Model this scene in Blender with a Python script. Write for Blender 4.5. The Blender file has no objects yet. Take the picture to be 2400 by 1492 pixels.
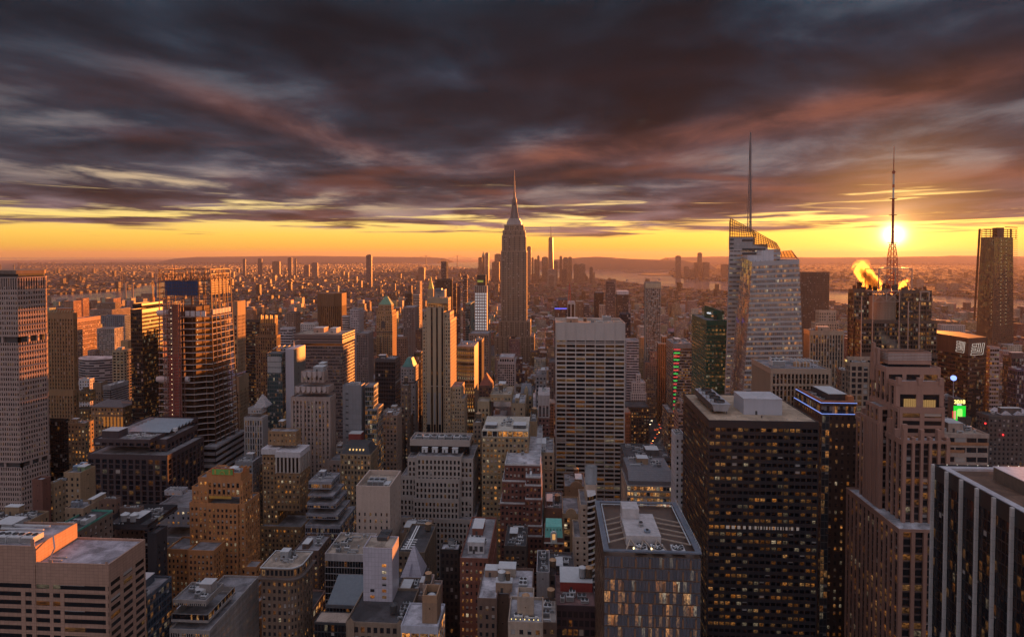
import bpy, math, random
import numpy as np
from mathutils import Vector, Matrix

# ------------------------------------------------------------------ camera, sky, sun, exposure
CAM_H, FPX, PITCH = 260.0, 1430.0, math.radians(1.5)
YAW = math.atan(90.0 / FPX)
PRX, PRY = 1200.0, 598.0 + FPX * math.tan(PITCH)
SC = bpy.context.scene
COL = SC.collection
CAM = Vector((0, 0, CAM_H))
F_ = Vector((-math.sin(YAW) * math.cos(PITCH), math.cos(YAW) * math.cos(PITCH), -math.sin(PITCH)))
R_ = Vector((math.cos(YAW), math.sin(YAW), 0))
U_ = R_.cross(F_)
cd = bpy.data.cameras.new("camera")
cam = bpy.data.objects.new("camera", cd)
COL.objects.link(cam)
cam.location = CAM
cam.rotation_euler = (math.pi / 2 - PITCH, 0, YAW)
cd.sensor_width = 36.0
cd.lens = 36.0 * FPX / 2400.0
cd.shift_y = -(746.0 - PRY) / 2400.0
cd.clip_start, cd.clip_end = 1.0, 200000.0
SC.camera = cam
SUN_EL, SUN_AZ = math.radians(1.62), math.radians(28.4)      # azimuth measured from +Y towards +X
SUN_D = Vector((math.sin(SUN_AZ) * math.cos(SUN_EL), math.cos(SUN_AZ) * math.cos(SUN_EL), math.sin(SUN_EL)))
SC.view_settings.view_transform = 'Standard'
SC.view_settings.look = 'None'
SC.view_settings.exposure = 2.0
SC.view_settings.gamma = 1.0
SC.cycles.use_denoising = True
SC.cycles.max_bounces = 5
SC.cycles.diffuse_bounces = 1
SC.cycles.glossy_bounces = 3
SC.cycles.transmission_bounces = 3
SC.cycles.volume_bounces = 0
SC.cycles.transparent_max_bounces = 12
SC.cycles.sample_clamp_indirect = 4.0


class NT:
    """small helper for building node trees"""
    def __init__(self, tree):
        self.t = tree
        tree.nodes.clear()

    def n(self, kind, **kw):
        nd = self.t.nodes.new(kind)
        ins = kw.pop('ins', {})
        for k, v in kw.items():
            setattr(nd, k, v)
        for k, v in ins.items():
            self.put(nd.inputs[k], v)
        return nd

    def put(self, sock, v):
        if isinstance(v, bpy.types.NodeSocket):
            self.t.links.new(v, sock)
        elif hasattr(v, 'outputs'):
            self.t.links.new(v.outputs[0], sock)
        else:
            if isinstance(v, (tuple, list)) and len(v) == 3 and sock.type == 'RGBA':
                v = (*v, 1.0)
            sock.default_value = v

    def m(self, op, a, b=None, c=None, clamp=False):
        nd = self.t.nodes.new('ShaderNodeMath')
        nd.operation = op
        nd.use_clamp = clamp
        self.put(nd.inputs[0], a)
        if b is not None:
            self.put(nd.inputs[1], b)
        if c is not None:
            self.put(nd.inputs[2], c)
        return nd.outputs[0]

    def vm(self, op, a, b=None):
        nd = self.t.nodes.new('ShaderNodeVectorMath')
        nd.operation = op
        self.put(nd.inputs[0], a)
        if b is not None:
            self.put(nd.inputs[1], b)
        return nd.outputs['Value'] if op in ('DOT_PRODUCT', 'LENGTH') else nd.outputs[0]

    def mix(self, f, a, b, mode='MIX', clamp=True):
        nd = self.t.nodes.new('ShaderNodeMix')
        nd.data_type = 'RGBA'
        nd.blend_type = mode
        nd.clamp_factor = clamp
        self.put(nd.inputs[0], f)
        self.put(nd.inputs[6], a)
        self.put(nd.inputs[7], b)
        return nd.outputs[2]

    def sep(self, v):
        nd = self.t.nodes.new('ShaderNodeSeparateXYZ')
        self.put(nd.inputs[0], v)
        return nd.outputs

    def xyz(self, x, y, z=0.0):
        nd = self.t.nodes.new('ShaderNodeCombineXYZ')
        self.put(nd.inputs[0], x)
        self.put(nd.inputs[1], y)
        self.put(nd.inputs[2], z)
        return nd.outputs[0]

    def ramp(self, f, stops, interp='LINEAR'):
        nd = self.t.nodes.new('ShaderNodeValToRGB')
        cr = nd.color_ramp
        cr.interpolation = interp
        while len(cr.elements) < len(stops):
            cr.elements.new(0.5)
        for e, (p, c) in zip(cr.elements, stops):
            e.position = p
            e.color = (*c, 1.0) if len(c) == 3 else c
        self.put(nd.inputs[0], f)
        return nd.outputs[0]

    def rng(self, v, a, b, c=0.0, d=1.0, smooth=True):
        nd = self.t.nodes.new('ShaderNodeMapRange')
        nd.interpolation_type = 'SMOOTHSTEP' if smooth else 'LINEAR'
        nd.clamp = True
        for i, x in enumerate((v, a, b, c, d)):
            self.put(nd.inputs[i], x)
        return nd.outputs[0]

    def noise(self, v, scale, detail=3.0, rough=0.5, dist=0.0):
        nd = self.t.nodes.new('ShaderNodeTexNoise')
        self.put(nd.inputs['Vector'], v)
        nd.inputs['Scale'].default_value = scale
        nd.inputs['Detail'].default_value = detail
        nd.inputs['Roughness'].default_value = rough
        nd.inputs['Distortion'].default_value = dist
        return nd.outputs[0]

    def white(self, v):
        nd = self.t.nodes.new('ShaderNodeTexWhiteNoise')
        nd.noise_dimensions = '3D'
        self.put(nd.inputs['Vector'], v)
        return nd.outputs['Value'], nd.outputs['Color']


def make_sky():
    w = bpy.data.worlds.new("World")
    SC.world = w
    w.use_nodes = True
    t = NT(w.node_tree)
    d = t.n('ShaderNodeTexCoord').outputs['Generated']
    x, y, z = t.sep(d)
    zc = t.m('MAXIMUM', z, 0.0)
    sd = t.vm('DOT_PRODUCT', d, tuple(SUN_D))
    sdc = t.m('MAXIMUM', sd, 0.0)
    # clear strip of evening sky below the clouds
    clear = t.ramp(t.m('MULTIPLY', zc, 5.0), [
        (0.0, (0.80, 0.33, 0.055)), (0.06, (0.90, 0.47, 0.065)), (0.16, (1.0, 0.63, 0.10)), (0.30, (1.0, 0.74, 0.24)),
        (0.45, (0.88, 0.66, 0.33)), (0.8, (0.52, 0.48, 0.42)), (1.0, (0.2, 0.25, 0.3))])
    sky = t.n('ShaderNodeTexSky', sky_type='NISHITA', sun_disc=False, sun_elevation=SUN_EL, sun_rotation=SUN_AZ)
    clear = t.mix(0.05, clear, sky.outputs[0], 'ADD')
    near = t.m('POWER', sdc, 40.0)
    clear = t.mix(t.m('MULTIPLY', near, 0.5), clear, (1.25, 0.9, 0.25))
    # cloud sheet: direction carried up to a level deck, stretched along the view so that the streaks converge
    k = t.m('ADD', zc, 0.055)
    qx, qy = t.m('DIVIDE', x, k), t.m('DIVIDE', y, k)
    # rotate the deck a little
    qu = t.m('SUBTRACT', t.m('MULTIPLY', qx, 0.96), t.m('MULTIPLY', qy, 0.10))
    qv = t.m('ADD', t.m('MULTIPLY', qy, 0.96), t.m('MULTIPLY', qx, 0.10))
    big = t.xyz(t.m('MULTIPLY', qu, 0.72), t.m('MULTIPLY', qv, 0.34), 3.7)
    nb = t.noise(big, 1.0, 4.0, 0.52, 0.25)
    fine = t.xyz(t.m('MULTIPLY', qu, 1.15), t.m('MULTIPLY', qv, 0.95), 9.1)
    nf = t.noise(fine, 0.85, 8.0, 0.56, 0.3)
    az = t.m('ARCTAN2', x, y)
    strip = t.xyz(t.m('MULTIPLY', az, 4.5), t.m('MULTIPLY', z, 95.0), 1.3)     # thin bars near the horizon
    ns = t.noise(strip, 1.0, 5.0, 0.6, 0.5)
    nmix = t.m('ADD', t.m('MULTIPLY', nb, 0.5), t.m('MULTIPLY', nf, 0.5))
    low = t.rng(z, 0.06, 0.15)
    nmix = t.m('ADD', t.m('MULTIPLY', ns, t.m('SUBTRACT', 1.0, low)), t.m('MULTIPLY', nmix, low))
    # the clouds' lower edge hangs lower on the sun's side of the picture's middle
    thr = t.ramp(t.m('MULTIPLY', zc, 5.0), [
        (0.0, (0.9,) * 3), (0.10, (0.72,) * 3), (0.16, (0.585,) * 3), (0.22, (0.485,) * 3), (0.31, (0.40,) * 3), (0.45, (0.34,) * 3), (1.0, (0.27,) * 3)])
    cov = t.rng(t.m('SUBTRACT', nmix, thr), -0.055, 0.10)
    # cloud colours: mauve low down, slate above, with warm undersides where the sun reaches them
    tone = t.ramp(t.m('MULTIPLY', zc, 2.5), [
        (0.0, (0.32, 0.15, 0.10)), (0.12, (0.14, 0.090, 0.094)), (0.25, (0.046, 0.047, 0.062)), (0.45, (0.017, 0.028, 0.044)),
        (0.7, (0.010, 0.021, 0.036)), (1.0, (0.006, 0.022, 0.038))])
    cool = t.m('MULTIPLY', t.rng(az, 0.25, -0.75), t.rng(z, 0.08, 0.3))
    tone = t.mix(t.m('MULTIPLY', cool, 0.75), tone, (0.026, 0.038, 0.058))
    shade = t.rng(nf, 0.33, 0.70, 0.42, 2.0)
    shade2 = t.rng(nb, 0.32, 0.68, 0.7, 1.35)
    tone = t.mix(1.0, tone, t.xyz(shade, shade, shade), 'MULTIPLY')
    tone = t.mix(1.0, tone, t.xyz(shade2, shade2, shade2), 'MULTIPLY')
    warm = t.noise(t.xyz(t.m('MULTIPLY', qu, 0.42), t.m('MULTIPLY', qv, 0.62), 5.3), 1.0, 3.0, 0.5, 0.3)
    wf = t.m('MULTIPLY', t.rng(warm, 0.53, 0.66), t.m('MULTIPLY', t.rng(z, 0.30, 0.11), t.rng(z, 0.03, 0.07)))
    wsun = t.rng(sd, 0.45, 0.97, 0.4, 1.0)
    tone = t.mix(t.m('MULTIPLY', t.m('MULTIPLY', wf, wsun), 0.5), tone, (0.25, 0.085, 0.055))
    tone = t.mix(t.m('MULTIPLY', t.m('POWER', sdc, 110.0), 0.45), tone, (0.50, 0.20, 0.08))
    # light creeping through thin cloud
    thin = t.m('MULTIPLY', t.rng(nf, 0.50, 0.72), t.rng(z, 0.05, 0.12))
    tone = t.mix(t.m('MULTIPLY', thin, 0.62), tone, t.mix(t.rng(z, 0.1, 0.26), (0.42, 0.33, 0.29), (0.12, 0.145, 0.18)))
    # long underlit edges of the deck, and ragged holes in it

    def streak(a0, z0, slope, wid, l0, l1):
        dz = t.m('SUBTRACT', z, t.m('MULTIPLY_ADD', t.m('SUBTRACT', az, a0), slope, z0))
        g = t.m('EXPONENT', t.m('MULTIPLY', t.m('POWER', t.m('ABSOLUTE', t.m('DIVIDE', dz, wid)), 2.0), -1.0))
        return t.m('MULTIPLY', g, t.m('MULTIPLY', t.rng(az, a0 + l0, a0 + l0 + .22), t.rng(az, a0 + l1, a0 + l1 - .25)))
    ws = t.m('ADD', t.m('MULTIPLY', streak(.0, .158, .115, .022, -.2, .75), 1.0), t.m('MULTIPLY', streak(-.45, .205, -.26, .02, -.25, .36), .45))
    ws = t.m('ADD', ws, t.m('MULTIPLY', streak(.55, .10, .03, .018, -.4, .4), .8))
    tone = t.mix(t.m('MULTIPLY', ws, t.rng(nf, .38, .62, .15, .85)), tone, (0.25, 0.082, 0.05))
    hs = t.m('MULTIPLY', streak(-.5, .098, -.10, .012, -.3, .35), t.rng(nf, .5, .66))
    tone = t.mix(t.m('MULTIPLY', hs, .8), tone, (0.75, 0.55, 0.32))
    hs = t.m('MULTIPLY', streak(-.26, .245, -.42, .018, -.25, .22), t.rng(nf, .46, .68))
    tone = t.mix(t.m('MULTIPLY', hs, .6), tone, (0.20, 0.21, 0.22))
    col = t.mix(cov, clear, tone)
    # the sun's own glow and disc
    glow = t.m('ADD', t.m('MULTIPLY', t.m('POWER', sdc, 300.0), 0.4), t.m('MULTIPLY', t.m('POWER', sdc, 2600.0), 1.3))
    col = t.mix(glow, col, (1.0, 0.52, 0.12), 'ADD', clamp=False)
    disc = t.m('POWER', sdc, 14000.0)
    col = t.mix(t.m('MULTIPLY', disc, 4.5), col, (1.0, 0.86, 0.5), 'ADD', clamp=False)
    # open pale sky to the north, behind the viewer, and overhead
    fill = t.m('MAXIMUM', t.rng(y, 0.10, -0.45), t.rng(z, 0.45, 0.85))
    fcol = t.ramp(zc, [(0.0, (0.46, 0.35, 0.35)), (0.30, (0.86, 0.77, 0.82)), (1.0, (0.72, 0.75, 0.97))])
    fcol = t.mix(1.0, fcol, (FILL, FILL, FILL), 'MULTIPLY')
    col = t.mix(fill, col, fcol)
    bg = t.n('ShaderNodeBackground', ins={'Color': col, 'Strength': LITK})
    out = t.n('ShaderNodeOutputWorld', ins={'Surface': bg})
    w.cycles.sampling_method = 'MANUAL'
    w.cycles.sample_map_resolution = 1024


EXPO = 2.0
LITK = 2.0 ** -EXPO
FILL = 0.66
HAZE = 2.3e-5
make_sky()
sl = bpy.data.lights.new("sun", 'SUN')
sl.energy = 5.0
sl.angle = math.radians(0.6)
sl.color = (1.0, 0.28, 0.05)
so = bpy.data.objects.new("sun", sl)
COL.objects.link(so)
so.rotation_euler = SUN_D.to_track_quat('Z', 'Y').to_euler()


def ray(px, py):
    return F_ + R_ * ((px - PRX) / FPX) + U_ * (-(py - PRY) / FPX)


def at(px, py, Y):
    d = ray(px, py)
    return CAM + d * (Y / d.y)


def ground(px, py, z=0.0):
    d = ray(px, py)
    return CAM + d * ((z - CAM_H) / d.z)


def side_y(px, X, py):
    d = ray(px, py)
    return d.y * X / d.x


def proj(p):
    v = Vector(p) - CAM
    zc = v.dot(F_)
    return PRX + FPX * v.dot(R_) / zc, PRY - FPX * v.dot(U_) / zc
# ------------------------------------------------------------------ materials
MATS = {}


def pm(name):
    m = bpy.data.materials.new(name)
    m.use_nodes = True
    try:
        m.cycles.emission_sampling = 'NONE'
    except Exception:
        pass
    return m, NT(m.node_tree)


def WL(col, rough=0.85, var=0.3, name='masonry', joints=None, metal=0.0):
    key = ('w', tuple(round(c, 3) for c in col), rough, var, joints, metal)
    if key in MATS:
        return MATS[key]
    m, t = pm(name)
    p = t.n('ShaderNodeTexCoord').outputs['Object']
    x, y, z = t.sep(p)
    n1 = t.noise(p, 0.045, 3.0, 0.55)
    n2 = t.noise(t.xyz(t.m('MULTIPLY', x, 0.55), t.m('MULTIPLY', y, 0.55), t.m('MULTIPLY', z, 0.035)), 1.0, 3.0, 0.6)
    n3 = t.noise(p, 0.9, 2.0, 0.6)
    s = t.m('ADD', t.m('ADD', t.m('MULTIPLY', n1, 0.8), t.m('MULTIPLY', n2, 0.9)), t.m('MULTIPLY', n3, 0.5))
    f = t.rng(s, 0.75, 1.45, 1.0 - var, 1.0 + var, smooth=False)
    c = t.mix(1.0, (*col, 1.0), t.xyz(f, f, t.m('MULTIPLY', f, 0.98)), 'MULTIPLY')
    if joints:                       # stone or panel joints: courses of the given height and length, in metres
        jh, jw = joints
        br = t.n('ShaderNodeTexBrick', offset=0.0)
        br.inputs['Scale'].default_value = 1.0
        br.inputs['Brick Width'].default_value = jw
        br.inputs['Row Height'].default_value = jh
        br.inputs['Mortar Size'].default_value = 0.055
        br.inputs['Color1'].default_value = (1, 1, 1, 1)
        br.inputs['Color2'].default_value = (0.86, 0.86, 0.86, 1)
        br.inputs['Mortar'].default_value = (0.5, 0.5, 0.5, 1)
        t.put(br.inputs['Vector'], t.xyz(t.m('ADD', x, y), z, 0.0))
        c = t.mix(1.0, c, br.outputs[0], 'MULTIPLY')
    b = t.n('ShaderNodeBsdfPrincipled', ins={'Base Color': c, 'Roughness': rough, 'Metallic': metal})
    t.n('ShaderNodeOutputMaterial', ins={'Surface': b})
    MATS[key] = m
    return m


def GL(tint=(0.018, 0.02, 0.026), lit=0.25, blind=0.15, warm=1.0, rough=0.1, power=1.0, wob=0.02, spec=0.5, row=1.0, bcol=(0.34, 0.32, 0.31), mir=0.0):
    key = ('g', mir, tint, lit, blind, warm, rough, power, wob, spec, row, bcol)
    if key in MATS:
        return MATS[key]
    m, t = pm('window_glass')
    uv = t.n('ShaderNodeUVMap').outputs[0]
    u, v, _ = t.sep(uv)
    iu, iv = t.m('FLOOR', u), t.m('FLOOR', v)
    fu, fv = t.m('FRACT', u), t.m('FRACT', v)
    r1, rc = t.white(t.xyz(iu, iv, 0.5))
    ra, rb, rd = t.sep(rc)
    rr, _ = t.white(t.xyz(t.m('FLOOR', t.m('MULTIPLY', u, 0.17)), iv, 7.5))
    thr = t.m('MULTIPLY', lit, t.m('ADD', 1.0 - 0.75 * row, t.m('MULTIPLY', rr, 1.5 * row)))
    on = t.m('LESS_THAN', r1, thr)
    inn = t.noise(t.xyz(t.m('MULTIPLY', u, 2.1), t.m('MULTIPLY', v, 3.3), 0.0), 1.0, 2.0, 0.7)
    k = t.m('MULTIPLY', t.rng(inn, 0.34, 0.66, 0.05, 1.4), t.m('ADD', 0.12, t.m('MULTIPLY', t.m('MULTIPLY', ra, ra), 1.5)))
    k = t.m('MULTIPLY', k, t.rng(fv, 0.0, 0.9, 0.55, 1.15))
    e = t.m('MULTIPLY', t.m('MULTIPLY', on, k), 0.66 * power * LITK)
    ec = t.mix(rb, (1.0, 0.30 + 0.1 * (1 - warm), 0.03 + 0.15 * (1 - warm)), (1.0, 0.52 + 0.2 * (1 - warm), 0.19 + 0.4 * (1 - warm)))
    ec = t.mix(t.m('GREATER_THAN', rd, .86), ec, (1.0, .78, .5))
    bl = t.m('MULTIPLY', t.m('LESS_THAN', rd, blind), t.m('GREATER_THAN', fv, t.m('ADD', 0.15, t.m('MULTIPLY', ra, 0.7))))
    base = t.mix(bl, (*tint, 1.0), (*bcol, 1.0))
    e = t.m('MULTIPLY', e, t.m('SUBTRACT', 1.0, t.m('MULTIPLY', bl, 0.75)))
    g = t.n('ShaderNodeNewGeometry').outputs['Normal']
    nn = t.vm('NORMALIZE', t.vm('ADD', g, t.vm('MULTIPLY', t.vm('SUBTRACT', rc, (0.5, 0.5, 0.5)), (wob * 2,) * 3)))
    ro = t.m('ADD', rough, t.m('MULTIPLY', bl, 0.5))
    b = t.n('ShaderNodeBsdfPrincipled', ins={'Base Color': base, 'Roughness': ro, 'Normal': nn, 'Emission Color': ec, 'Emission Strength': e, 'Specular IOR Level': spec, 'Metallic': mir})
    t.n('ShaderNodeOutputMaterial', ins={'Surface': b})
    MATS[key] = m
    return m


def roof_mat(col=(0.2, 0.19, 0.19), patch=0.35):
    key = ('r', col, patch)
    if key in MATS:
        return MATS[key]
    m, t = pm('roof_covering')
    p = t.n('ShaderNodeTexCoord').outputs['Object']
    n1 = t.noise(p, 0.13, 4.0, 0.6, 0.6)
    n2 = t.noise(p, 1.3, 3.0, 0.7)
    f = t.m('ADD', t.rng(n1, 0.35, 0.65, 1.0 - patch, 1.0 + patch), t.rng(n2, 0.3, 0.7, -0.14, 0.14))
    vo = t.n('ShaderNodeTexVoronoi', distance='CHEBYCHEV', ins={'Vector': p, 'Scale': .16})
    f = t.m('MULTIPLY', f, t.rng(t.sep(vo.outputs['Color'])[0], 0, 1, .72, 1.2, smooth=False))
    c = t.mix(1.0, (*col, 1.0), t.xyz(f, f, f), 'MULTIPLY')
    b = t.n('ShaderNodeBsdfPrincipled', ins={'Base Color': c, 'Roughness': 0.9})
    t.n('ShaderNodeOutputMaterial', ins={'Surface': b})
    MATS[key] = m
    return m


def EM_(col, power=1.0):
    key = ('e', col, power)
    if key in MATS:
        return MATS[key]
    m, t = pm('lit_surface')
    b = t.n('ShaderNodeBsdfPrincipled', ins={'Base Color': (0.05, 0.05, 0.05), 'Emission Color': col, 'Emission Strength': power * LITK})
    t.n('ShaderNodeOutputMaterial', ins={'Surface': b})
    MATS[key] = m
    return m


def city_mat():
    """walls with window grids for far buildings: uv in metres, face attributes give colour and grid"""
    if 'city' in MATS:
        return MATS['city']
    m, t = pm('city_walls')
    u, v, _ = t.sep(t.n('ShaderNodeUVMap').outputs[0])
    wc = t.n('ShaderNodeAttribute', attribute_name='wcol').outputs['Color']
    par = t.n('ShaderNodeAttribute', attribute_name='wpar')
    bay, flo, frac = t.sep(par.outputs['Vector'])
    lit = par.outputs['Alpha']
    a, b_ = t.m('DIVIDE', u, bay), t.m('DIVIDE', v, flo)
    iu, iv = t.m('FLOOR', a), t.m('FLOOR', b_)
    fu, fv = t.m('ABSOLUTE', t.m('SUBTRACT', t.m('FRACT', a), 0.5)), t.m('ABSOLUTE', t.m('SUBTRACT', t.m('FRACT', b_), 0.5))
    h = t.m('MULTIPLY', frac, 0.5)
    win = t.m('MULTIPLY', t.m('LESS_THAN', fu, h), t.m('LESS_THAN', fv, t.m('MULTIPLY', h, 0.9)))
    r1, rc = t.white(t.xyz(iu, iv, 0.5))
    on = t.m('MULTIPLY', t.m('LESS_THAN', r1, lit), win)
    n = t.noise(t.n('ShaderNodeTexCoord').outputs['Object'], 0.05, 3.0, 0.6)
    f = t.rng(n, 0.3, 0.7, 0.75, 1.25)
    wall = t.mix(1.0, wc, t.xyz(f, f, f), 'MULTIPLY')
    ra, rb, rd = t.sep(rc)
    dark = t.mix(t.m('LESS_THAN', rd, 0.18), (0.03, 0.03, 0.036), (0.26, 0.25, 0.25))
    base = t.mix(win, wall, dark)
    ec = t.mix(rb, (1.0, 0.36, 0.06), (1.0, 0.6, 0.25))
    e = t.m('MULTIPLY', on, t.m('MULTIPLY', t.m('ADD', 0.2, ra), 0.6 * LITK))
    b = t.n('ShaderNodeBsdfPrincipled', ins={'Base Color': base, 'Roughness': t.m('SUBTRACT', 0.9, t.m('MULTIPLY', win, 0.5)), 'Specular IOR Level': .22, 'Emission Color': ec, 'Emission Strength': e})
    t.n('ShaderNodeOutputMaterial', ins={'Surface': b})
    MATS['city'] = m
    return m


METAL = lambda c=(0.3, 0.31, 0.33), r=0.45: WL(c, r, 0.15, 'painted_metal')
# ------------------------------------------------------------------ mesh helper
ORG = {}


def setp(o, label=None, cat=None, group=None, kind=None):
    for k, v in (('label', label), ('category', cat), ('group', group), ('kind', kind)):
        if v:
            o[k] = v
    return o


def root(name, label, cat, loc, group=None):
    o = bpy.data.objects.new(name, None)
    o.empty_display_size = 5
    COL.objects.link(o)
    o.location = loc
    ORG[o.name] = Vector(loc)
    return setp(o, label, cat, group)


class MB:
    def __init__(self):
        self.v, self.f, self.uv, self.mi = [], [], [], []
        self.cur = 0

    def face(self, pts, uv=None):
        b = len(self.v)
        self.v.extend([tuple(p) for p in pts])
        n = len(pts)
        self.f.append(tuple(range(b, b + n)))
        self.uv.extend(uv if uv else [(0.0, 0.0)] * n)
        self.mi.append(self.cur)

    def box(self, x0, x1, y0, y1, z0, z1, skip=''):
        if 'n' not in skip:
            self.face([(x0, y0, z0), (x1, y0, z0), (x1, y0, z1), (x0, y0, z1)])
        if 's' not in skip:
            self.face([(x1, y1, z0), (x0, y1, z0), (x0, y1, z1), (x1, y1, z1)])
        if 'w' not in skip:
            self.face([(x0, y1, z0), (x0, y0, z0), (x0, y0, z1), (x0, y1, z1)])
        if 'e' not in skip:
            self.face([(x1, y0, z0), (x1, y1, z0), (x1, y1, z1), (x1, y0, z1)])
        if 't' not in skip:
            self.face([(x0, y0, z1), (x1, y0, z1), (x1, y1, z1), (x0, y1, z1)])
        if 'b' not in skip:
            self.face([(x0, y1, z0), (x1, y1, z0), (x1, y0, z0), (x0, y0, z0)])

    def prism(self, low, high, cap=True, bottom=False):
        """two rings of 3-D points, counter-clockwise seen from above"""
        n = len(low)
        for i in range(n):
            j = (i + 1) % n
            self.face([low[i], low[j], high[j], high[i]])
        if cap:
            self.face(high)
        if bottom:
            self.face(low[::-1])

    def cyl(self, c, r0, r1, z0, z1, seg=16, cap=True):
        a = [2 * math.pi * i / seg for i in range(seg)]
        lo = [(c[0] + r0 * math.cos(t), c[1] + r0 * math.sin(t), z0) for t in a]
        if r1 < 1e-4:
            for i in range(seg):
                self.face([lo[i], lo[(i + 1) % seg], (c[0], c[1], z1)])
            return
        hi = [(c[0] + r1 * math.cos(t), c[1] + r1 * math.sin(t), z1) for t in a]
        self.prism(lo, hi, cap)

    def bar(self, p, q, w, seg=4):
        p, q = Vector(p), Vector(q)
        d = (q - p)
        if d.length < 1e-6:
            return
        d.normalize()
        a = d.cross(Vector((0, 0, 1)))
        if a.length < 0.05:
            a = Vector((1, 0, 0))
        a.normalize()
        b = d.cross(a)
        rr = w / 2 * (1.414 if seg == 4 else 1.0)
        off = [a * rr * math.cos(2 * math.pi * (i + 0.5) / seg) - b * rr * math.sin(2 * math.pi * (i + 0.5) / seg) for i in range(seg)]
        lo = [p + o for o in off]
        hi = [q + o for o in off]
        for i in range(seg):
            j = (i + 1) % seg
            self.face([lo[j], lo[i], hi[i], hi[j]])
        self.face(hi[::-1])
        self.face(lo)

    def build(self, name, mat, parent=None, kind=None, label=None, attrs=None, smooth=False):
        if not self.f:
            return None
        org = ORG[parent.name] if parent is not None else Vector((0, 0, 0))
        me = bpy.data.meshes.new(name)
        vv = np.array(self.v, dtype=np.float64) - np.array(org)
        n = len(self.f)
        sizes = np.array([len(f) for f in self.f], dtype=np.int32)
        me.vertices.add(len(vv))
        me.vertices.foreach_set('co', vv.ravel().astype(np.float32))
        me.loops.add(int(sizes.sum()))
        me.loops.foreach_set('vertex_index', np.concatenate([np.array(f, dtype=np.int32) for f in self.f]))
        me.polygons.add(n)
        st = np.zeros(n, dtype=np.int32)
        st[1:] = np.cumsum(sizes)[:-1]
        me.polygons.foreach_set('loop_start', st)
        me.polygons.foreach_set('material_index', np.array(self.mi, dtype=np.int32))
        if smooth:
            me.polygons.foreach_set('use_smooth', np.ones(n, dtype=bool))
        uvl = me.uv_layers.new(name='UVMap')
        uvl.data.foreach_set('uv', np.array(self.uv, dtype=np.float32).ravel())
        for m in (mat if isinstance(mat, (list, tuple)) else [mat]):
            me.materials.append(m)
        if attrs:
            for k, arr in attrs.items():
                at_ = me.attributes.new(k, 'FLOAT_COLOR', 'FACE')
                at_.data.foreach_set('color', np.array(arr, dtype=np.float32).ravel())
        me.update(calc_edges=True)
        me.validate()
        o = bpy.data.objects.new(name, me)
        COL.objects.link(o)
        if parent is not None:
            o.parent = parent
            ORG[o.name] = org
        return setp(o, label, None, None, kind)


# ------------------------------------------------------------------ facades
ST = dict(bay=3.2, floor=3.7, wp=0.5, hb=0.5, dp=0.28, db=0.22, top=1.6, base=0.0)


def SY(**k):
    d = dict(ST)
    d.update(k)
    return d


def facade(W, G, q, st, seed=0, panes=None, wrap=True):
    """q: bottom-left, bottom-right, top-right, top-left seen from outside. W gets piers and bands, G the glass behind them."""
    bl, br, tr, tl = [Vector(p) for p in q]
    wd = ((br - bl).length + (tr - tl).length) / 2
    ht = ((tl - bl).length + (tr - br).length) / 2
    nrm = (br - bl).cross(tl - bl)
    if nrm.length < 1e-6:
        nrm = (tr - tl).cross(tl - bl)
    nrm.normalize()

    def P(s, v, o=0.0):
        a = bl.lerp(br, s)
        b = tl.lerp(tr, s)
        return a.lerp(b, v) + nrm * o
    top = min(st['top'], ht * 0.4)
    n = max(1, round(wd / st['bay']))
    m = max(1, round((ht - top) / st['floor']))
    vt = 1.0 - top / ht
    ou, ov = (seed * 37) % 211, (seed * 53) % 307
    wp, hb, dp, db = st['wp'], st['hb'], st['dp'], st['db']
    if panes is None:
        G.face([P(0, 0), P(1, 0), P(1, vt), P(0, vt)], [(ou, ov), (ou + n, ov), (ou + n, ov + m), (ou, ov + m)])
    else:
        for i in range(n):
            for j in range(m):
                s0, s1 = (i + wp / 2) / n, (i + 1 - wp / 2) / n
                v0, v1 = (j + hb) / m * vt, (j + 1) / m * vt
                panes.append(([P(s0, v0, 0.02), P(s1, v0, 0.02), P(s1, v1, 0.02), P(s0, v1, 0.02)],
                              [(ou + i + .01, ov + j + .01), (ou + i + .99, ov + j + .01), (ou + i + .99, ov + j + .99), (ou + i + .01, ov + j + .99)]))
        W.face([P(0, 0), P(1, 0), P(1, vt), P(0, vt)])

    def slab(s0, s1, v0, v1, o, kind):
        a, b, c, d = P(s0, v0, o), P(s1, v0, o), P(s1, v1, o), P(s0, v1, o)
        W.face([a, b, c, d])
        if kind == 'h':
            W.face([d, c, P(s1, v1), P(s0, v1)])
            W.face([P(s0, v0), P(s1, v0), b, a])
        else:
            W.face([P(s0, v0), a, d, P(s0, v1)])
            W.face([b, P(s1, v0), P(s1, v1), c])
            W.face([d, c, P(s1, v1), P(s0, v1)])
    if hb > 0:
        w_, W = W, st.get('S', W)
        for j in range(m):
            slab(0, 1, j / m * vt, (j + hb) / m * vt, db, 'h')
        W = w_
    if wp > 0:
        ew = dp / wd if wrap else 0.0
        grp = st.get('group', 1)
        gw = st.get('gw', wp)
        for i in range(n + 1):
            w = gw if grp > 1 and i % grp == 0 else wp
            o = st.get('gd', dp) if grp > 1 and i % grp == 0 else dp
            s0, s1 = (i - w / 2) / n, (i + w / 2) / n
            s0 = max(s0, -ew) if i else -ew
            s1 = min(s1, 1 + ew) if i < n else 1.0 + ew
            slab(s0, s1, 0, vt, o, 'v')
    if top > 0:
        slab(-(max(dp, db) + .03) / wd if wrap else 0, 1 + ((max(dp, db) + .03) / wd if wrap else 0), vt, 1, max(dp, db) + 0.03, 'v')
    for (vz, hz, oz) in st.get('belts', ()):      # belt courses: height fraction, thickness in metres, projection
        slab(-oz / wd, 1 + oz / wd, vz, min(1, vz + hz / ht), oz, 'v')


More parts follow.
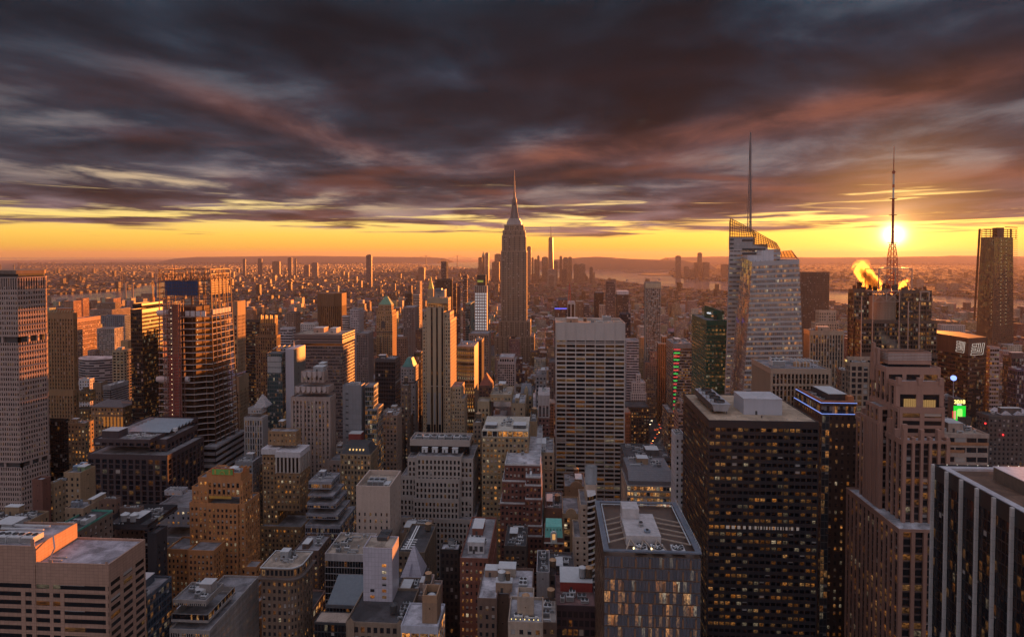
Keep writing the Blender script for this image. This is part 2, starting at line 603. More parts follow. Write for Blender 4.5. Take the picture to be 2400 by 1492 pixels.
FOOT = []          # footprints already taken
BLK = []           # solid blocks (x0, x1, y0, y1, z1), for choosing which fill buildings can be seen
NEAR_WINDOWS = 100


class Bld:
    """one building: walls, glazing, roof and parapet collected over its tiers, plus named parts"""
    def __init__(self, name, label, cat, wall, glass, roof=None, near=False, group=None):
        self.name, self.label, self.cat, self.group = name, label, cat, group
        self.W, self.G, self.R, self.P = MB(), MB(), MB(), MB()
        self.wm, self.gm, self.rm = wall, glass, roof or roof_mat()
        self.pm = wall
        self.panes = [] if near else None
        self.loc = None
        self.seed = abs(hash_(label)) % 997
        self.root = None
        self.tops = []
        self.rooms = []

    def mk(self, x, y):
        if self.root is None:
            self.root = root(self.name, self.label, self.cat, (x, y, 0), self.group)
        return self.root

    def block(self, x0, x1, y0, y1, z0, z1, st, faces='n', par=1.0, pt=0.4, blank=''):
        self.mk((x0 + x1) / 2, y0)
        FOOT.append((x0, x1, y0, y1))
        self.tops.append((x0, x1, y0, y1, z1))
        BLK.append((x0, x1, y0, y1, z1))
        self.seed += 1
        sk = ''.join(f for f in faces if f not in blank)
        self.W.box(x0, x1, y0, y1, z0, z1 - 0.02, skip='bt' + sk)
        self.rooms.append((MB(), MB()))
        self.rooms[-1][0].face([(x0, y0, z1), (x1, y0, z1), (x1, y1, z1), (x0, y1, z1)])
        PP = self.rooms[-1][1]
        Q = {'n': [(x0, y0, z0), (x1, y0, z0), (x1, y0, z1), (x0, y0, z1)],
             'e': [(x1, y0, z0), (x1, y1, z0), (x1, y1, z1), (x1, y0, z1)],
             'w': [(x0, y1, z0), (x0, y0, z0), (x0, y0, z1), (x0, y1, z1)],
             's': [(x1, y1, z0), (x0, y1, z0), (x0, y1, z1), (x1, y1, z1)]}
        for f in faces:
            if f in blank:
                continue
            s2 = st.get(f, st) if isinstance(st.get(f), dict) else st
            facade(self.W, self.G, Q[f], s2, self.seed + ord(f), self.panes, wrap=(f == 'n'))
        if par > 0:
            o = max(st['dp'], st['db']) + 0.06
            a, b, c, d = x0 - o, x1 + o, y0 - o, y1 + 0.02
            PP.box(a, b, c, c + pt, z1 - 0.05, z1 + par)
            PP.box(a, b, d - pt, d, z1 - 0.05, z1 + par)
            PP.box(a, a + pt, c + pt, d - pt, z1 - 0.05, z1 + par, skip='ns')
            PP.box(b - pt, b, c + pt, d - pt, z1 - 0.05, z1 + par, skip='ns')
        return x0, x1, y0, y1, z1

    def px(self, Y, xl, xr, yt, xs=None, z0=0.0, st=ST, depth=28.0, **k):
        if xs is None and Y >= 450:        # the measured width holds a sliver of the side as well
            s, c = .14 * (xr - xl), (xl + xr) / 2
            e = abs((xl if c > 1290 else xr) - 1290)
            d = Y * s / max(1, e - s)
            if d < depth:
                depth = max(10.0, d)
                s = min(2 * s, e * depth / (Y + depth))
                xl, xr = (xl + s, xr) if c > 1290 else (xl, xr - s)
        a, b = at(xl, yt, Y), at(xr, yt, Y)
        x0, x1, z = a.x, b.x, (a.z + b.z) / 2
        side = 'e' if (x0 + x1) / 2 < 0 else 'w'
        if xs is not None:
            X = x1 if xs > xr else x0
            side = 'e' if xs > xr else 'w'
            y1 = side_y(xs, X, yt - 20)
            y1 = min(max(y1, Y + 4), Y + 400)
        else:
            y1 = Y + depth
        fc = k.pop('faces', 'n' + side)
        return self.block(x0, x1, Y, y1, z0, z, st, fc, **k)

    def part(self, name, mb, mat, per=0, **k):
        if per:              # so many faces make one piece: each its own object
            for i in range(0, len(mb.f), per):
                c = MB()
                for f in mb.f[i:i + per]:
                    c.face([mb.v[j] for j in f])
                c.build(name, mat, self.root, **k)
            return
        return mb.build(name, mat, self.root, **k)

    def finish(self):
        r = self.root
        self.W.build('wall', self.wm, r)
        if self.panes:
            scored = []
            for q, uv in self.panes:
                pp = [proj(p) for p in q]
                cx, cy = sum(p[0] for p in pp) / 4, sum(p[1] for p in pp) / 4
                ar = abs((pp[2][0] - pp[0][0]) * (pp[3][1] - pp[1][1]) - (pp[3][0] - pp[1][0]) * (pp[2][1] - pp[0][1])) / 2
                if not (0 < cx < 2400 and 0 < cy < 1492):
                    ar = 0
                scored.append((ar, q, uv))
            scored.sort(key=lambda s: -s[0])
            for ar, q, uv in scored[:NEAR_WINDOWS]:
                if ar > 0:
                    w = MB()
                    w.face(q, uv)
                    w.build('window', self.gm, r)
            rest = MB()
            for ar, q, uv in scored[NEAR_WINDOWS:] + [s for s in scored[:NEAR_WINDOWS] if s[0] == 0]:
                rest.face(q, uv)
            rest.build('windows', self.gm, r, kind='stuff')
        self.G.build('glazing', self.gm, r)
        for a, p in self.rooms:
            a.build('roof', self.rm, r)
            p.build('parapet', self.pm, r)
        self.rooms = []
        self.R.build('roof', self.rm, r)
        self.P.build('parapet', self.pm, r)
        return r


def hash_(s):
    h = 7
    for ch in s:
        h = (h * 31 + ord(ch)) % 1000003
    return h


# ------------------------------------------------------------------ rooftop pieces (parts of their building)
WOOD = lambda: WL((0.12, 0.085, 0.06), 0.9, 0.3, 'weathered_wood')
TIN = lambda: WL((0.42, 0.25, 0.14), 0.7, 0.25, 'rusty_tin')
GREY = lambda: WL((0.3, 0.31, 0.33), 0.55, 0.2, 'grey_metal')
PALE = lambda: WL((0.52, 0.53, 0.55), 0.5, 0.15, 'pale_metal')
DARK = lambda: WL((0.05, 0.05, 0.055), 0.6, 0.2, 'dark_metal')


def water_tank(B, x, y, z, r=2.0, h=3.6, leg=2.6, wood=None, lid=None):
    m = MB()
    m.cyl((x, y), r * 0.96, r, z + leg, z + leg + h, 18)
    for k in (0.12, 0.4, 0.7, 0.93):
        m.cyl((x, y), r * 1.015, r * 1.015, z + leg + h * k, z + leg + h * k + 0.09, 18)
    b = m.build('water_tank', wood or WOOD(), B.root)
    m = MB()
    m.cyl((x, y), r * 1.1, 0, z + leg + h, z + leg + h + r * 0.62, 18)
    m.build('lid', lid or TIN(), b)
    if leg > 0.5:
        for sx in (-1, 1):
            for sy in (-1, 1):
                m = MB()
                m.bar((x + sx * r * 0.62, y + sy * r * 0.62, z), (x + sx * r * 0.6, y + sy * r * 0.6, z + leg), 0.28)
                m.build('leg', DARK(), b)
        m = MB()
        for s in (-1, 1):
            m.bar((x - r * .6, y + s * r * .62, z + .2), (x + r * .6, y + s * r * .62, z + leg - .2), 0.14)
            m.bar((x + s * r * .62, y - r * .6, z + .2), (x + s * r * .62, y + r * .6, z + leg - .2), 0.14)
        m.box(x - r * .8, x + r * .8, y - r * .8, y + r * .8, z + leg - 0.25, z + leg)
        m.build('brace', DARK(), b)


def aircon(B, x, y, z, w, d, h, fans=1, mat=None):
    m = MB()
    m.box(x, x + w, y, y + d, z + 0.3, z + h)
    m.box(x + .2, x + w - .2, y + .2, y + d - .2, z, z + .3, skip='t')
    b = m.build('cooling_unit', mat or GREY(), B.root)
    m = MB()
    lx = w / max(1, fans)
    for i in range(fans):
        c = (x + lx * (i + .5), y + d / 2)
        rr = min(lx, d) * 0.4
        m.cyl(c, rr, rr, z + h, z + h + 0.35, 16, cap=False)
        m.cyl(c, rr * .93, rr * .93, z + h + .02, z + h + .06, 16)
    m.build('fan', DARK(), b)
    m = MB()
    k = max(2, int(h / 0.6))
    for i in range(k):
        zz = z + .5 + (h - .8) * i / k
        m.box(x + .15, x + w - .15, y - .03, y + .05, zz, zz + (h - .8) / k * .55)
    m.build('louvre', DARK(), b)


def BH(B, x0, x1, y0, y1, z, h, mat=None, roofm=None):
    m = MB()
    m.box(x0, x1, y0, y1, z, z + h, skip='bt')
    b = m.build('BH', mat or B.wm, B.root)
    m = MB()
    m.box(x0 - .15, x1 + .15, y0 - .15, y1 + .15, z + h, z + h + .25, skip='b')
    m.build('coping', roofm or PALE(), b)
    m = MB()
    xm = x0 + (x1 - x0) * .3
    m.box(xm, xm + 1.1, y0 - .05, y0 + .02, z, z + 2.1)
    m.build('door', DARK(), b)


def duct(B, pts, w=0.7, mat=None):
    m = MB()
    for p, q in zip(pts, pts[1:]):
        m.bar(p, q, w)
    m.build('duct', mat or PALE(), B.root)


def clutter(B, top, rnd, n=6, tank=0, big=True, mat=None):
    """bulkheads, cooling units, ducts and tanks scattered over a roof"""
    x0, x1, y0, y1, z = top
    w, d = x1 - x0, y1 - y0
    z += 0.02
    used = []

    def spot(sw, sd):
        for _ in range(12):
            px_, py_ = rnd.uniform(x0 + 1, max(x0 + 1.1, x1 - 1 - sw)), rnd.uniform(y0 + 1, max(y0 + 1.1, y1 - 1 - sd))
            if all(px_ + sw < a or px_ > b or py_ + sd < c or py_ > e for a, b, c, e in used):
                used.append((px_ - .3, px_ + sw + .3, py_ - .3, py_ + sd + .3))
                return px_, py_
        return None
    if big and w > 9 and d > 9:
        sw, sd = rnd.uniform(.25, .42) * w, rnd.uniform(.25, .42) * d
        s = spot(sw, sd)
        if s:
            BH(B, s[0], s[0] + sw, s[1], s[1] + sd, z, rnd.uniform(2.6, 5.0), mat)
    for i in range(tank):
        s = spot(4.4, 4.4)
        if s:
            water_tank(B, s[0] + 2.2, s[1] + 2.2, z, rnd.uniform(1.7, 2.2), rnd.uniform(3.2, 4.2), rnd.uniform(1.5, 3.2))
    for i in range(n):
        k = rnd.random()
        if k < .5:
            sw, sd, h = rnd.uniform(1.6, 4), rnd.uniform(1.4, 3), rnd.uniform(1.2, 2.4)
            s = spot(sw, sd)
            if s:
                aircon(B, s[0], s[1], z, sw, sd, h, 1 if sw < 2.5 else 2, rnd.choice((GREY(), PALE(), PALE())))
        elif k < .8:
            L = rnd.uniform(3, 8)
            s = spot(L if rnd.random() < .5 else .8, .8)
            if s:
                p = (s[0] + .4, s[1] + .4, z + .9)
                q = (min(s[0] + L, x1 - 1), s[1] + .4, z + .9)
                duct(B, [(p[0], p[1], z), p, q, (q[0], q[1], z)], .6, rnd.choice((GREY(), PALE())))
        else:
            s = spot(1.2, 1.2)
            if s:
                m = MB()
                m.cyl((s[0] + .6, s[1] + .6), .45, .45, z, z + 1.3, 10)
                m.cyl((s[0] + .6, s[1] + .6), .7, .3, z + 1.3, z + 1.7, 10)
                m.build('vent', GREY(), B.root)


def Z(Y, y):
    return at(1290, y, Y).z


def X(Y, x, y=1000):
    return at(x, y, Y).x
# ------------------------------------------------------------------ the city: near buildings first
LIME, TAN, BRICK, BROWN = (.40, .33, .27), (.30, .215, .14), (.17, .065, .045), (.13, .085, .06)
WHITE, CONC, BRONZE, GRAY = (.58, .55, .55), (.40, .37, .36), (.028, .025, .030), (.25, .24, .26)
G_OLD = GL(lit=.35, blind=.32)
G_OLDLIT = GL(lit=.62, blind=.2)
G_DARK = GL(tint=(.010, .010, .013), lit=.10, blind=.05)
G_OFF = GL(tint=(.012, .012, .016), lit=.35, blind=.06)
G_NONE = GL(tint=(.012, .012, .015), lit=.02, blind=.05)
R_GREY, R_DARK, R_PALE, R_TAN = roof_mat((.20, .19, .20)), roof_mat((.055, .052, .056)), roof_mat((.36, .35, .37)), roof_mat((.30, .24, .19))


def SI(name, label, cat, Y, tiers, st, wall, glass, roof=None, near=False, n=0, tank=0, group=None, par=1.0, big=True, depth=28.0, fin=True, faces=None, trim=None, joints=None, blank=''):
    B = Bld(name, label, cat, wall if not isinstance(wall, tuple) else WL(wall, joints=joints), glass, roof, near, group)
    if trim:
        B.pm = WL(trim)
    rnd = random.Random(B.seed)
    rows = []
    for t in tiers:
        xl, xr, yt, xs = t[:4]
        dY = t[4] if len(t) > 4 else 0.0
        rows.append((xl, xr, yt, xs, dY, Z(Y + dY, yt)))
    for i, (xl, xr, yt, xs, dY, z) in enumerate(rows):
        z0 = max([0.0] + [r[5] for r in rows[i + 1:i + 2]])
        s2 = tiers[i][5] if len(tiers[i]) > 5 else st
        kw = {'faces': faces} if faces else {}
        B.px(Y + dY, xl, xr, yt, xs, z0=max(0.0, z0 - 0.5) if z0 < z else 0.0, st=s2, depth=depth, par=par, blank=blank, **kw)
    if n and Y < 420:
        n = int(n * 1.6) + 2
    if n or tank:
        clutter(B, B.tops[0], rnd, n, tank, big)
    if fin:
        B.finish()
    return B


P_OLD = SY(bay=3.0, floor=3.6, wp=.52, hb=.48, dp=.3, db=.26, top=1.8)
P_FINE = SY(bay=2.4, floor=3.6, wp=.5, hb=.45, dp=.3, db=.22, top=1.5)
P_PIER = SY(bay=2.6, floor=3.6, wp=.42, hb=.38, dp=.7, db=.12, top=2.2)
P_RIB = SY(bay=2.2, floor=3.7, wp=.06, hb=.45, dp=.1, db=.3, top=1.6)
P_CURT = SY(bay=1.7, floor=3.8, wp=.10, hb=.14, dp=.16, db=.1, top=.8)
P_BLANK = SY(bay=9.0, floor=9.0, wp=.93, hb=.9, dp=.1, db=.06, top=2.0)

# --- tan block in the lower left corner: two roofs, long ribbon windows
B = Bld('office_building', 'pink granite office block with long dark ribbon windows and a wide gravel roof', 'building',
        WL((.40, .245, .185), .7, .14, joints=(1.35, 1.9)), GL(tint=(.010, .011, .014), lit=.07, blind=.05, row=.5), roof_mat((.33, .30, .33), .3), near=True)
gr = SY(bay=10.0, floor=3.55, wp=.0, hb=.47, dp=.14, db=.10, top=8.4, e=SY(bay=7.4, floor=3.55, wp=.26, hb=.47, dp=.14, db=.10, top=7.2))
B.px(240, 84, 254, 1324, 340, st=gr, par=.9, pt=.6)
a0 = B.tops[0]
gr2 = dict(gr); gr2['top'] = 15.0; gr2['e'] = SY(bay=50., floor=50., wp=.0, hb=.0, top=60.)
zU = Z(240, 1282)
B.px(240, -60, 82.5, 1282, 180, st=gr2, par=.9, pt=.6)
u0 = B.tops[1]
B.finish()
m = MB()
for (p, q, yt) in ((75, 84, 1300), (117, 125, 1350), (248, 254, 1350), (-60, -50, 1290), (50, 60, 1430), (142, 151, 1430)):
    m.box(X(240, p, 1400), X(240, q, 1400), 239.82, 240.0, 40, Z(240, yt), skip='s')
B.part('pier', m, B.wm, per=5)
for i in range(3):
    aircon(B, u0[1] - 22 + i * 6.2, 243.5, u0[4], 5.6, 5.5, 2.8, 2, PALE())
for i in range(3):
    duct(B, [(u0[1] - 30 + i * 2, 250 + i * 3.5, u0[4] + 1.6), (u0[1] - 8, 250 + i * 3.5, u0[4] + 1.6)], .7)
BH(B, u0[1] - 34, u0[1] - 25, 256, 264, u0[4], 2.2, GREY())
m = MB()
for p, q in (((a0[0] + 3, 243, a0[4]), (a0[0] + 5, 244, a0[4] + 5)), ((a0[0] + 5, 244, a0[4] + 5), (a0[0] + 1, 248, a0[4] + 8)), ((a0[0] + 3, 243, a0[4] + .4), (a0[0] + 9, 243, a0[4] + .4)), ((a0[0] + 3, 245.5, a0[4] + .4), (a0[0] + 9, 245.5, a0[4] + .4))):
    m.bar(p, q, .5)
B.part('davit_arm', m, GREY())
m = MB()
for i in range(9):
    m.bar((u0[1] - 9 + i, 262, u0[4]), (u0[1] - 9 + i, 262, u0[4] + 1.2), .1)
m.bar((u0[1] - 9, 262, u0[4] + 1.2), (u0[1] - 1, 262, u0[4] + 1.2), .12)
B.part('railing', m, PALE())

SI('office_building', 'dark blue glass block beside the pink granite building', 'building', 265, [(250, 345, 1400, 402)], SY(bay=1.9, floor=3.7, wp=.1, hb=.3, dp=.1, db=.08, top=.8),
       WL((.06, .075, .10), .4), GL(tint=(.02, .03, .045), lit=.3, blind=.1), R_GREY, near=True, n=2)
B = SI('office_building', 'grey office block with a ribbed windowless upper box and stepped planted terraces', 'building', 278,
       [(407, 482, 1409, 523, 0, SY(bay=1.0, floor=40, wp=.45, hb=0, dp=.25, top=1.2)), (404, 487, 1456, 551, -3), (400, 490, 1478, 606, -6)],
       SY(bay=1.1, floor=3.6, wp=.35, hb=.34, dp=.35, db=.3, top=1.0), WL((.30, .27, .26), .7), G_OFF, R_GREY, n=3, fin=True)
t0 = B.tops[0]
m = MB(); m.cyl((t0[0] + 9, t0[3] - 7), 3.0, 3.0, t0[4] + .5, t0[4] + 2.2, 20); m.cyl((t0[0] + 9, t0[3] - 7), 3.0, .6, t0[4] + 2.2, t0[4] + 3.0, 20)
B.part('fan_housing', m, PALE())

# --- orange brick skyscraper with glazed sign panel
FW = WL((.42, .185, .075), .85, .2)
B = Bld('skyscraper', 'orange brick setback tower with a green glazed panel on its crown', 'skyscraper', FW, GL(lit=.45, blind=.35), R_GREY, near=True)
sf = SY(bay=2.7, floor=3.5, wp=.5, hb=.42, dp=.35, db=.2, top=2.0)
F0 = 360
sc_ = SY(bay=2.9, floor=4.0, wp=.42, hb=.3, dp=.5, db=.2, top=12.0, e=SY(bay=3.2, floor=4.0, wp=.5, hb=.4, dp=.3, db=.2, top=12))
B.px(F0, 487, 563, 1109, 583, z0=Z(F0, 1182), st=sc_, par=.8)
for (dy, xl, xr, yt, xs) in ((.6, 466, 487, 1120, None), (.3, 452, 487, 1142, None), (0, 563.2, 568, 1128, 590), (-.4, 446, 574, 1181, 607)):
    B.px(F0 + dy, xl, xr, yt, xs, st=sf, par=.8, depth=22)
B.px(F0 - 1.6, 487, 556, 1184, None, st=sf, depth=1.1, par=.6)
for (xl, xr, yt, xs, Y) in ((575, 600, 1330, 615, 357), (575, 604, 1378, 626, 354), (575, 609, 1410, 640, 351), (574, 612, 1450, 655, 348)):
    B.px(Y, xl, xr, yt, xs, st=sf, par=.8)
B.px(352, 393, 440, 1289, None, st=sf, depth=16)
B.px(345, 443, 500, 1292, 526, st=sf)
t = B.tops[0]
B.finish()
clutter(B, (t[0] + 2, t[1] - 2, t[2] + 2, t[3] - 2, t[4]), random.Random(4), 5, 0, False)
PANEL = [((.34, .50, .12), 'tile'), ((.55, .12, .05), 'tile')]
fx0, fx1, fz1, fz0 = X(F0, 497), X(F0, 546), Z(F0, 1115), Z(F0, 1129)
m = MB(); m.box(fx0 - .6, fx1 + .6, F0 - .75, F0 - .42, fz0 - .5, fz1 + .5, skip='s')
sg = B.part('crown_panel', m, WL((.45, .10, .04), .4), label='green and red glazed relief panel')
m = MB(); m.box(fx0, fx1, F0 - .85, F0 - .76, fz0, fz1, skip='s')
m.build('panel_field', WL((.16, .36, .10), .35, .35), sg)
m = MB()
cxm = (fx0 + fx1) / 2
for i in range(12):
    a, b2 = math.pi * i / 12, math.pi * (i + 1) / 12
    m.bar((cxm + 1.5 * math.cos(a), F0 - .95, fz0 + .3 + 1.9 * math.sin(a)), (cxm + 1.5 * math.cos(b2), F0 - .95, fz0 + .3 + 1.9 * math.sin(b2)), .35)
for s in (-1, 1):
    m.box(cxm + s * 4.5 - .5, cxm + s * 4.5 + .5, F0 - .98, F0 - .86, fz0 + .5, fz1 - .5)
m.build('panel_relief', WL((.55, .30, .07), .4), sg)
m = MB(); ex = t[1]; m.box(ex + .42, ex + .7, t[2] + 2.5, t[3] - 4, fz0, fz1, skip='w'); B.part('crown_panel', m, WL((.50, .16, .05), .4))
m = MB(); m.box(X(357.6, 489), X(357.6, 541), 357.0, 357.25, Z(357.6, 1187), Z(357.6, 1181), skip='s'); B.part('frieze', m, WL((.5, .28, .06), .4))
m = MB(); m.cyl((t[1] - 8, t[2] + 8), 2.6, 2.6, t[4], t[4] + 1.2, 18); m.cyl((t[1] - 8, t[2] + 8), 2.8, 0, t[4] + 1.2, t[4] + 2.4, 18); B.part('tank_cover', m, PALE())

SI('apartment_building', 'pale grey setback building with lit windows left of the orange brick tower', 'building', 375,
       [(386, 426, 1152, 440, 6), (366, 447, 1190, None, 0), (362, 450, 1262, None, -3)], SY(bay=3.4, floor=3.7, wp=.62, hb=.5, dp=.1, db=.06, top=2.2), WL((.36, .35, .39)), G_OLDLIT, R_GREY, n=8, near=False, big=False)
B = SI('office_building', 'black walled low block with two round metal tanks on its roof', 'building', 330, [(232, 346, 1240, None), (346, 366, 1252, 391, 1)],
       SY(bay=4.5, floor=3.8, wp=.75, hb=.6, dp=.06, db=.04, top=7.0), WL((.042, .042, .052), .6), GL(lit=.3, blind=.05), R_DARK, n=6, blank='n', big=True)
t0 = B.tops[0]
for k in range(2):
    water_tank(B, t0[0] + 10 + 5.6 * k, 338, t0[4], 2.3, 3.8, 1.6, GREY(), PALE())
# --- dark red-brown block with solar roof
B = Bld('office_building', 'large dark brown stone block with ranks of roof panels on top', 'building', WL((.060, .042, .048), .5), GL(tint=(.008, .009, .014), lit=.13, blind=.03, power=.8), R_GREY, near=True)
sd = SY(bay=5.2, floor=3.9, wp=.30, hb=.20, dp=.4, db=.2, top=3.2, group=1)
B.px(430, 221, 350, 1031, None, z0=Z(429, 1067), st=sd, depth=62)
B.px(438, 350, 390, 1031, 462, z0=0, st=sd)
B.px(429, 207, 392, 1066, 477, st=sd, par=.6)
t0 = B.tops[0]
B.finish()
zr = t0[4]
m = MB()
for i in range(7):
    y0 = 448 + i * 4.6
    xa, xb = t0[0] + 14, t0[1] + 4
    m.face([(xa, y0, zr + 1.0), (xb, y0, zr + 1.0), (xb, y0 + 3.4, zr + 3.4), (xa, y0 + 3.4, zr + 3.4)])
    m.face([(xb, y0 + 3.4, zr + 3.4), (xa, y0 + 3.4, zr + 3.4), (xa, y0 + 4.0, zr + 1.0), (xb, y0 + 4.0, zr + 1.0)][::-1])
B.part('roof_light', m, WL((.20, .25, .30), .2, .15), label='row of sloping glass roof lights')
BH(B, t0[0] + 3, t0[0] + 16, 434, 444, zr, 5.5)
rnd = random.Random(8)
clutter(B, (t0[0] + 18, t0[1], 433, 447, zr), rnd, 8, 0, False)
m = MB(); m.cyl((t0[1] + 6, 452), 1.8, 1.8, zr + 1.2, zr + 3.4, 14); m.cyl((t0[1] + 6, 452), .6, .6, zr, zr + 1.2, 10)
B.part('satellite_dish', m, PALE())

# --- old houses in front of the octagonal tower
ob = SY(bay=3.4, floor=3.7, wp=.66, hb=.55, dp=.15, db=.1, top=2.2)
GO = GL(lit=.12, blind=.2)
SI('brick_building', 'low tan building with a wide black roof in front of the octagonal tower', 'building', 300, [(-60, 70, 1221, 114)], ob, WL((.26, .18, .115)), GO, R_DARK, n=7, near=False)
SI('brick_building', 'narrow dark red brick chimney block with a copper edge', 'building', 335, [(76, 99, 1127, 118)], P_BLANK, WL((.15, .065, .05)), GO, R_GREY)
SI('apartment_building', 'tan building with a carved cornice and lit dormer windows', 'building', 342, [(115, 126, 1135, 153)], ob, WL((.27, .19, .12)), GL(lit=.4, blind=.2), R_GREY, n=2)
B = SI('apartment_building', 'tall tan brick building with blue tanks on its roof and a blank brown side wall', 'building', 370, [(150, 188, 1110, 223)], SY(bay=3.6, floor=3.7, wp=.62, hb=.5, dp=.12, db=.08, top=2.5, e=P_BLANK), WL((.30, .20, .12)), GO, R_GREY)
t0 = B.tops[0]
aircon(B, t0[0] + 1, 376, t0[4], 4, 8, 3, 2, WL((.22, .30, .40)))
BH(B, t0[0] + 5.2, t0[1] - 1, 375, 380, t0[4], 2.8, WL((.16, .22, .13)))
B = SI('brick_building', 'low tan brick house with two grey box tanks on its roof', 'building', 320, [(153, 195, 1194, 231)], ob, WL((.27, .19, .13)), GO, R_GREY)
t0 = B.tops[0]
for k in range(2):
    aircon(B, t0[0] + .8 + k * 2.3, 323, t0[4], 2.0, 3.5, 3.2, 1, WL((.22, .25, .30)))
BH(B, t0[1] - 3.4, t0[1] - .4, 328, 338, t0[4], 2.6)
B = SI('brick_building', 'long low building edged with a green copper cornice', 'building', 301, [(120, 182, 1245, 264)], ob, WL((.15, .11, .09)), GO, R_DARK, trim=(.07, .26, .21))
t0 = B.tops[0]
aircon(B, t0[1] - 5, 309, t0[4], 3.2, 7.5, 2.6, 1, PALE())
aircon(B, t0[0] + 4, 306, t0[4], 4, 6, 2.2, 2)
SI('brick_building', 'small brick house with a dark penthouse behind the green corniced building', 'building', 352, [(233, 272, 1172, 282)], ob, WL((.17, .10, .08)), GO, R_GREY, n=2)
SI('brick_building', 'low flat roofed brick house below the large dark brown block', 'building', 345, [(281, 326, 1193, 335)], ob, WL((.15, .10, .085)), GO, R_GREY, n=3)

# --- middle foreground
def corner_building():
    B = Bld('office_building', 'brown stone block with a rounded corner and a heavy overhanging cornice', 'building', WL((.17, .115, .085)), GL(lit=.3, blind=.15), R_TAN)
    Y = 300
    x0, x1, zt = X(Y, 609), X(Y, 697), Z(Y, 1352)
    y1 = side_y(731, x1, 1316)
    r = 6.0
    pts = [(x0, Y)]
    for i in range(7):
        a = math.pi / 2 * i / 6
        pts.append((x1 - r + r * math.sin(a), Y + r - r * math.cos(a)))
    pts += [(x1, y1), (x0, y1)]
    B.mk((x0 + x1) / 2, Y)
    FOOT.append((x0, x1, Y, y1))
    st = SY(bay=3.0, floor=3.7, wp=.5, hb=.45, dp=.3, db=.2, top=1.2)
    for i in range(len(pts)):
        p, q = pts[i], pts[(i + 1) % len(pts)]
        L = math.dist(p, q)
        s2 = dict(st)
        if i < 8:
            s2['bay'] = 3.0 if L > 5 else L
            facade(B.W, B.G, [(*p, 0), (*q, 0), (*q, zt - 6), (*p, zt - 6)], s2, i + 3, wrap=False)
            s3 = SY(bay=2.4 if L > 5 else L, floor=3.4, wp=.34, hb=.2, dp=.25, db=.2, top=.9)
            c = 1.1
            facade(B.W, B.G, [(*p, zt - 4.6), (*q, zt - 4.6), (*q, zt), (*p, zt)], s3, i + 30, wrap=False)
        else:
            B.W.face([(*p, 0), (*q, 0), (*q, zt), (*p, zt)])
    cen = ((x0 + x1) / 2, (Y + y1) / 2)

    def ring(o, z):
        out = []
        for p in pts:
            dx, dy = p[0] - cen[0], p[1] - cen[1]
            out.append((p[0] + (o if dx > 0 else -o), p[1] + (o if dy > 0 else -o), z))
        return out
    m = MB(); m.prism(ring(.4, zt - 6.0), ring(1.8, zt - 5.2), False, True); m.prism(ring(1.8, zt - 5.2), ring(1.8, zt - 4.7), True)
    B.part('cornice', m, WL((.13, .10, .09)))
    B.P.prism(ring(.5, zt - .1), ring(.6, zt + .5), False); B.P.prism(ring(.6, zt + .5)[::1], ring(.1, zt + .5), False)
    B.pm = PALE()
    B.R.face([(p[0], p[1], zt + .1) for p in pts])
    B.tops.append((x0, x1, Y, y1, zt + .1))
    clutter(B, (x0 + 2, x1 - 3, Y + 4, y1 - 1, zt + .1), random.Random(3), 9, 0, True, GREY())
    B.finish()


corner_building()
SI('brick_building', 'long brown brick building with a grey roof behind the rounded corner block', 'building', 352, [(690, 746, 1292, 775)], P_OLD, WL((.12, .075, .06)), GL(lit=.3, blind=.1), R_GREY, n=3)
B = SI('shop_building', 'low store block with brightly lit coloured windows on its street side', 'building', 318, [(690, 727, 1437, 762)], SY(bay=3.4, floor=4.4, wp=.2, hb=.24, dp=.25, db=.2, top=1.0), WL((.30, .17, .14)), GL(tint=(.05, .04, .05), lit=.6, blind=.05, power=1.2), R_DARK)
# brown tower with white crown
B = Bld('skyscraper', 'brown brick tower with a white stone cornice and a lit shaft of windows', 'skyscraper', WL((.26, .155, .085)), GL(lit=.45, blind=.25), R_GREY, near=True)
Y = 425
s = SY(bay=2.7, floor=3.5, wp=.52, hb=.46, dp=.25, db=.18, top=1.4)
B.px(Y + 6, 629, 694, 1012, 705, z0=Z(Y, 1062), st=SY(bay=3.0, floor=3.8, wp=.7, hb=.6, top=1.5, dp=.2), par=.6)
B.px(Y + 3, 616, 650, 1055, None, z0=0, st=s, depth=30)
B.px(Y, 648, 702, 1062, 724, z0=Z(Y - 2, 1215), st=s, par=0)
B.px(Y - 2, 611, 706, 1236, 734, st=s)
t = B.tops[2]; t1 = B.tops[1]
m = MB()
for (x0, x1, y0, y1, z1) in ((t[0], t[1], t[2], t[3], t[4]), (t1[0], t[0] - .8, t1[2], t1[2] + 20, t1[4])):
    m.box(x0 - .9, x1 + .9, y0 - .9, y1, z1 - 2.6, z1 + 1.3, skip='b')
B.part('cornice', m, WL((.50, .47, .50), .7))
m = MB(); zz = t[4]
st_ = SY(bay=2.7, floor=11, wp=.42, hb=.03, dp=.5, db=.1, top=.1)
G2 = MB()
facade(m, G2, [(t[0], t[2] - .35, zz - 14), (t[1], t[2] - .35, zz - 14), (t[1], t[2] - .35, zz - 2.65), (t[0], t[2] - .35, zz - 2.65)], st_, 3)
facade(m, G2, [(t[1] + .35, t[2], zz - 14), (t[1] + .35, t[3], zz - 14), (t[1] + .35, t[3], zz - 2.65), (t[1] + .35, t[2], zz - 2.65)], st_, 4, wrap=False)
B.part('pilaster_band', m, WL((.42, .36, .33)))
B.part('glazing', G2, G_DARK)
B.finish()
BH(B, X(Y + 8, 650), X(Y + 8, 661), Y + 10, Y + 15, Z(Y + 6, 1012), 3.2)

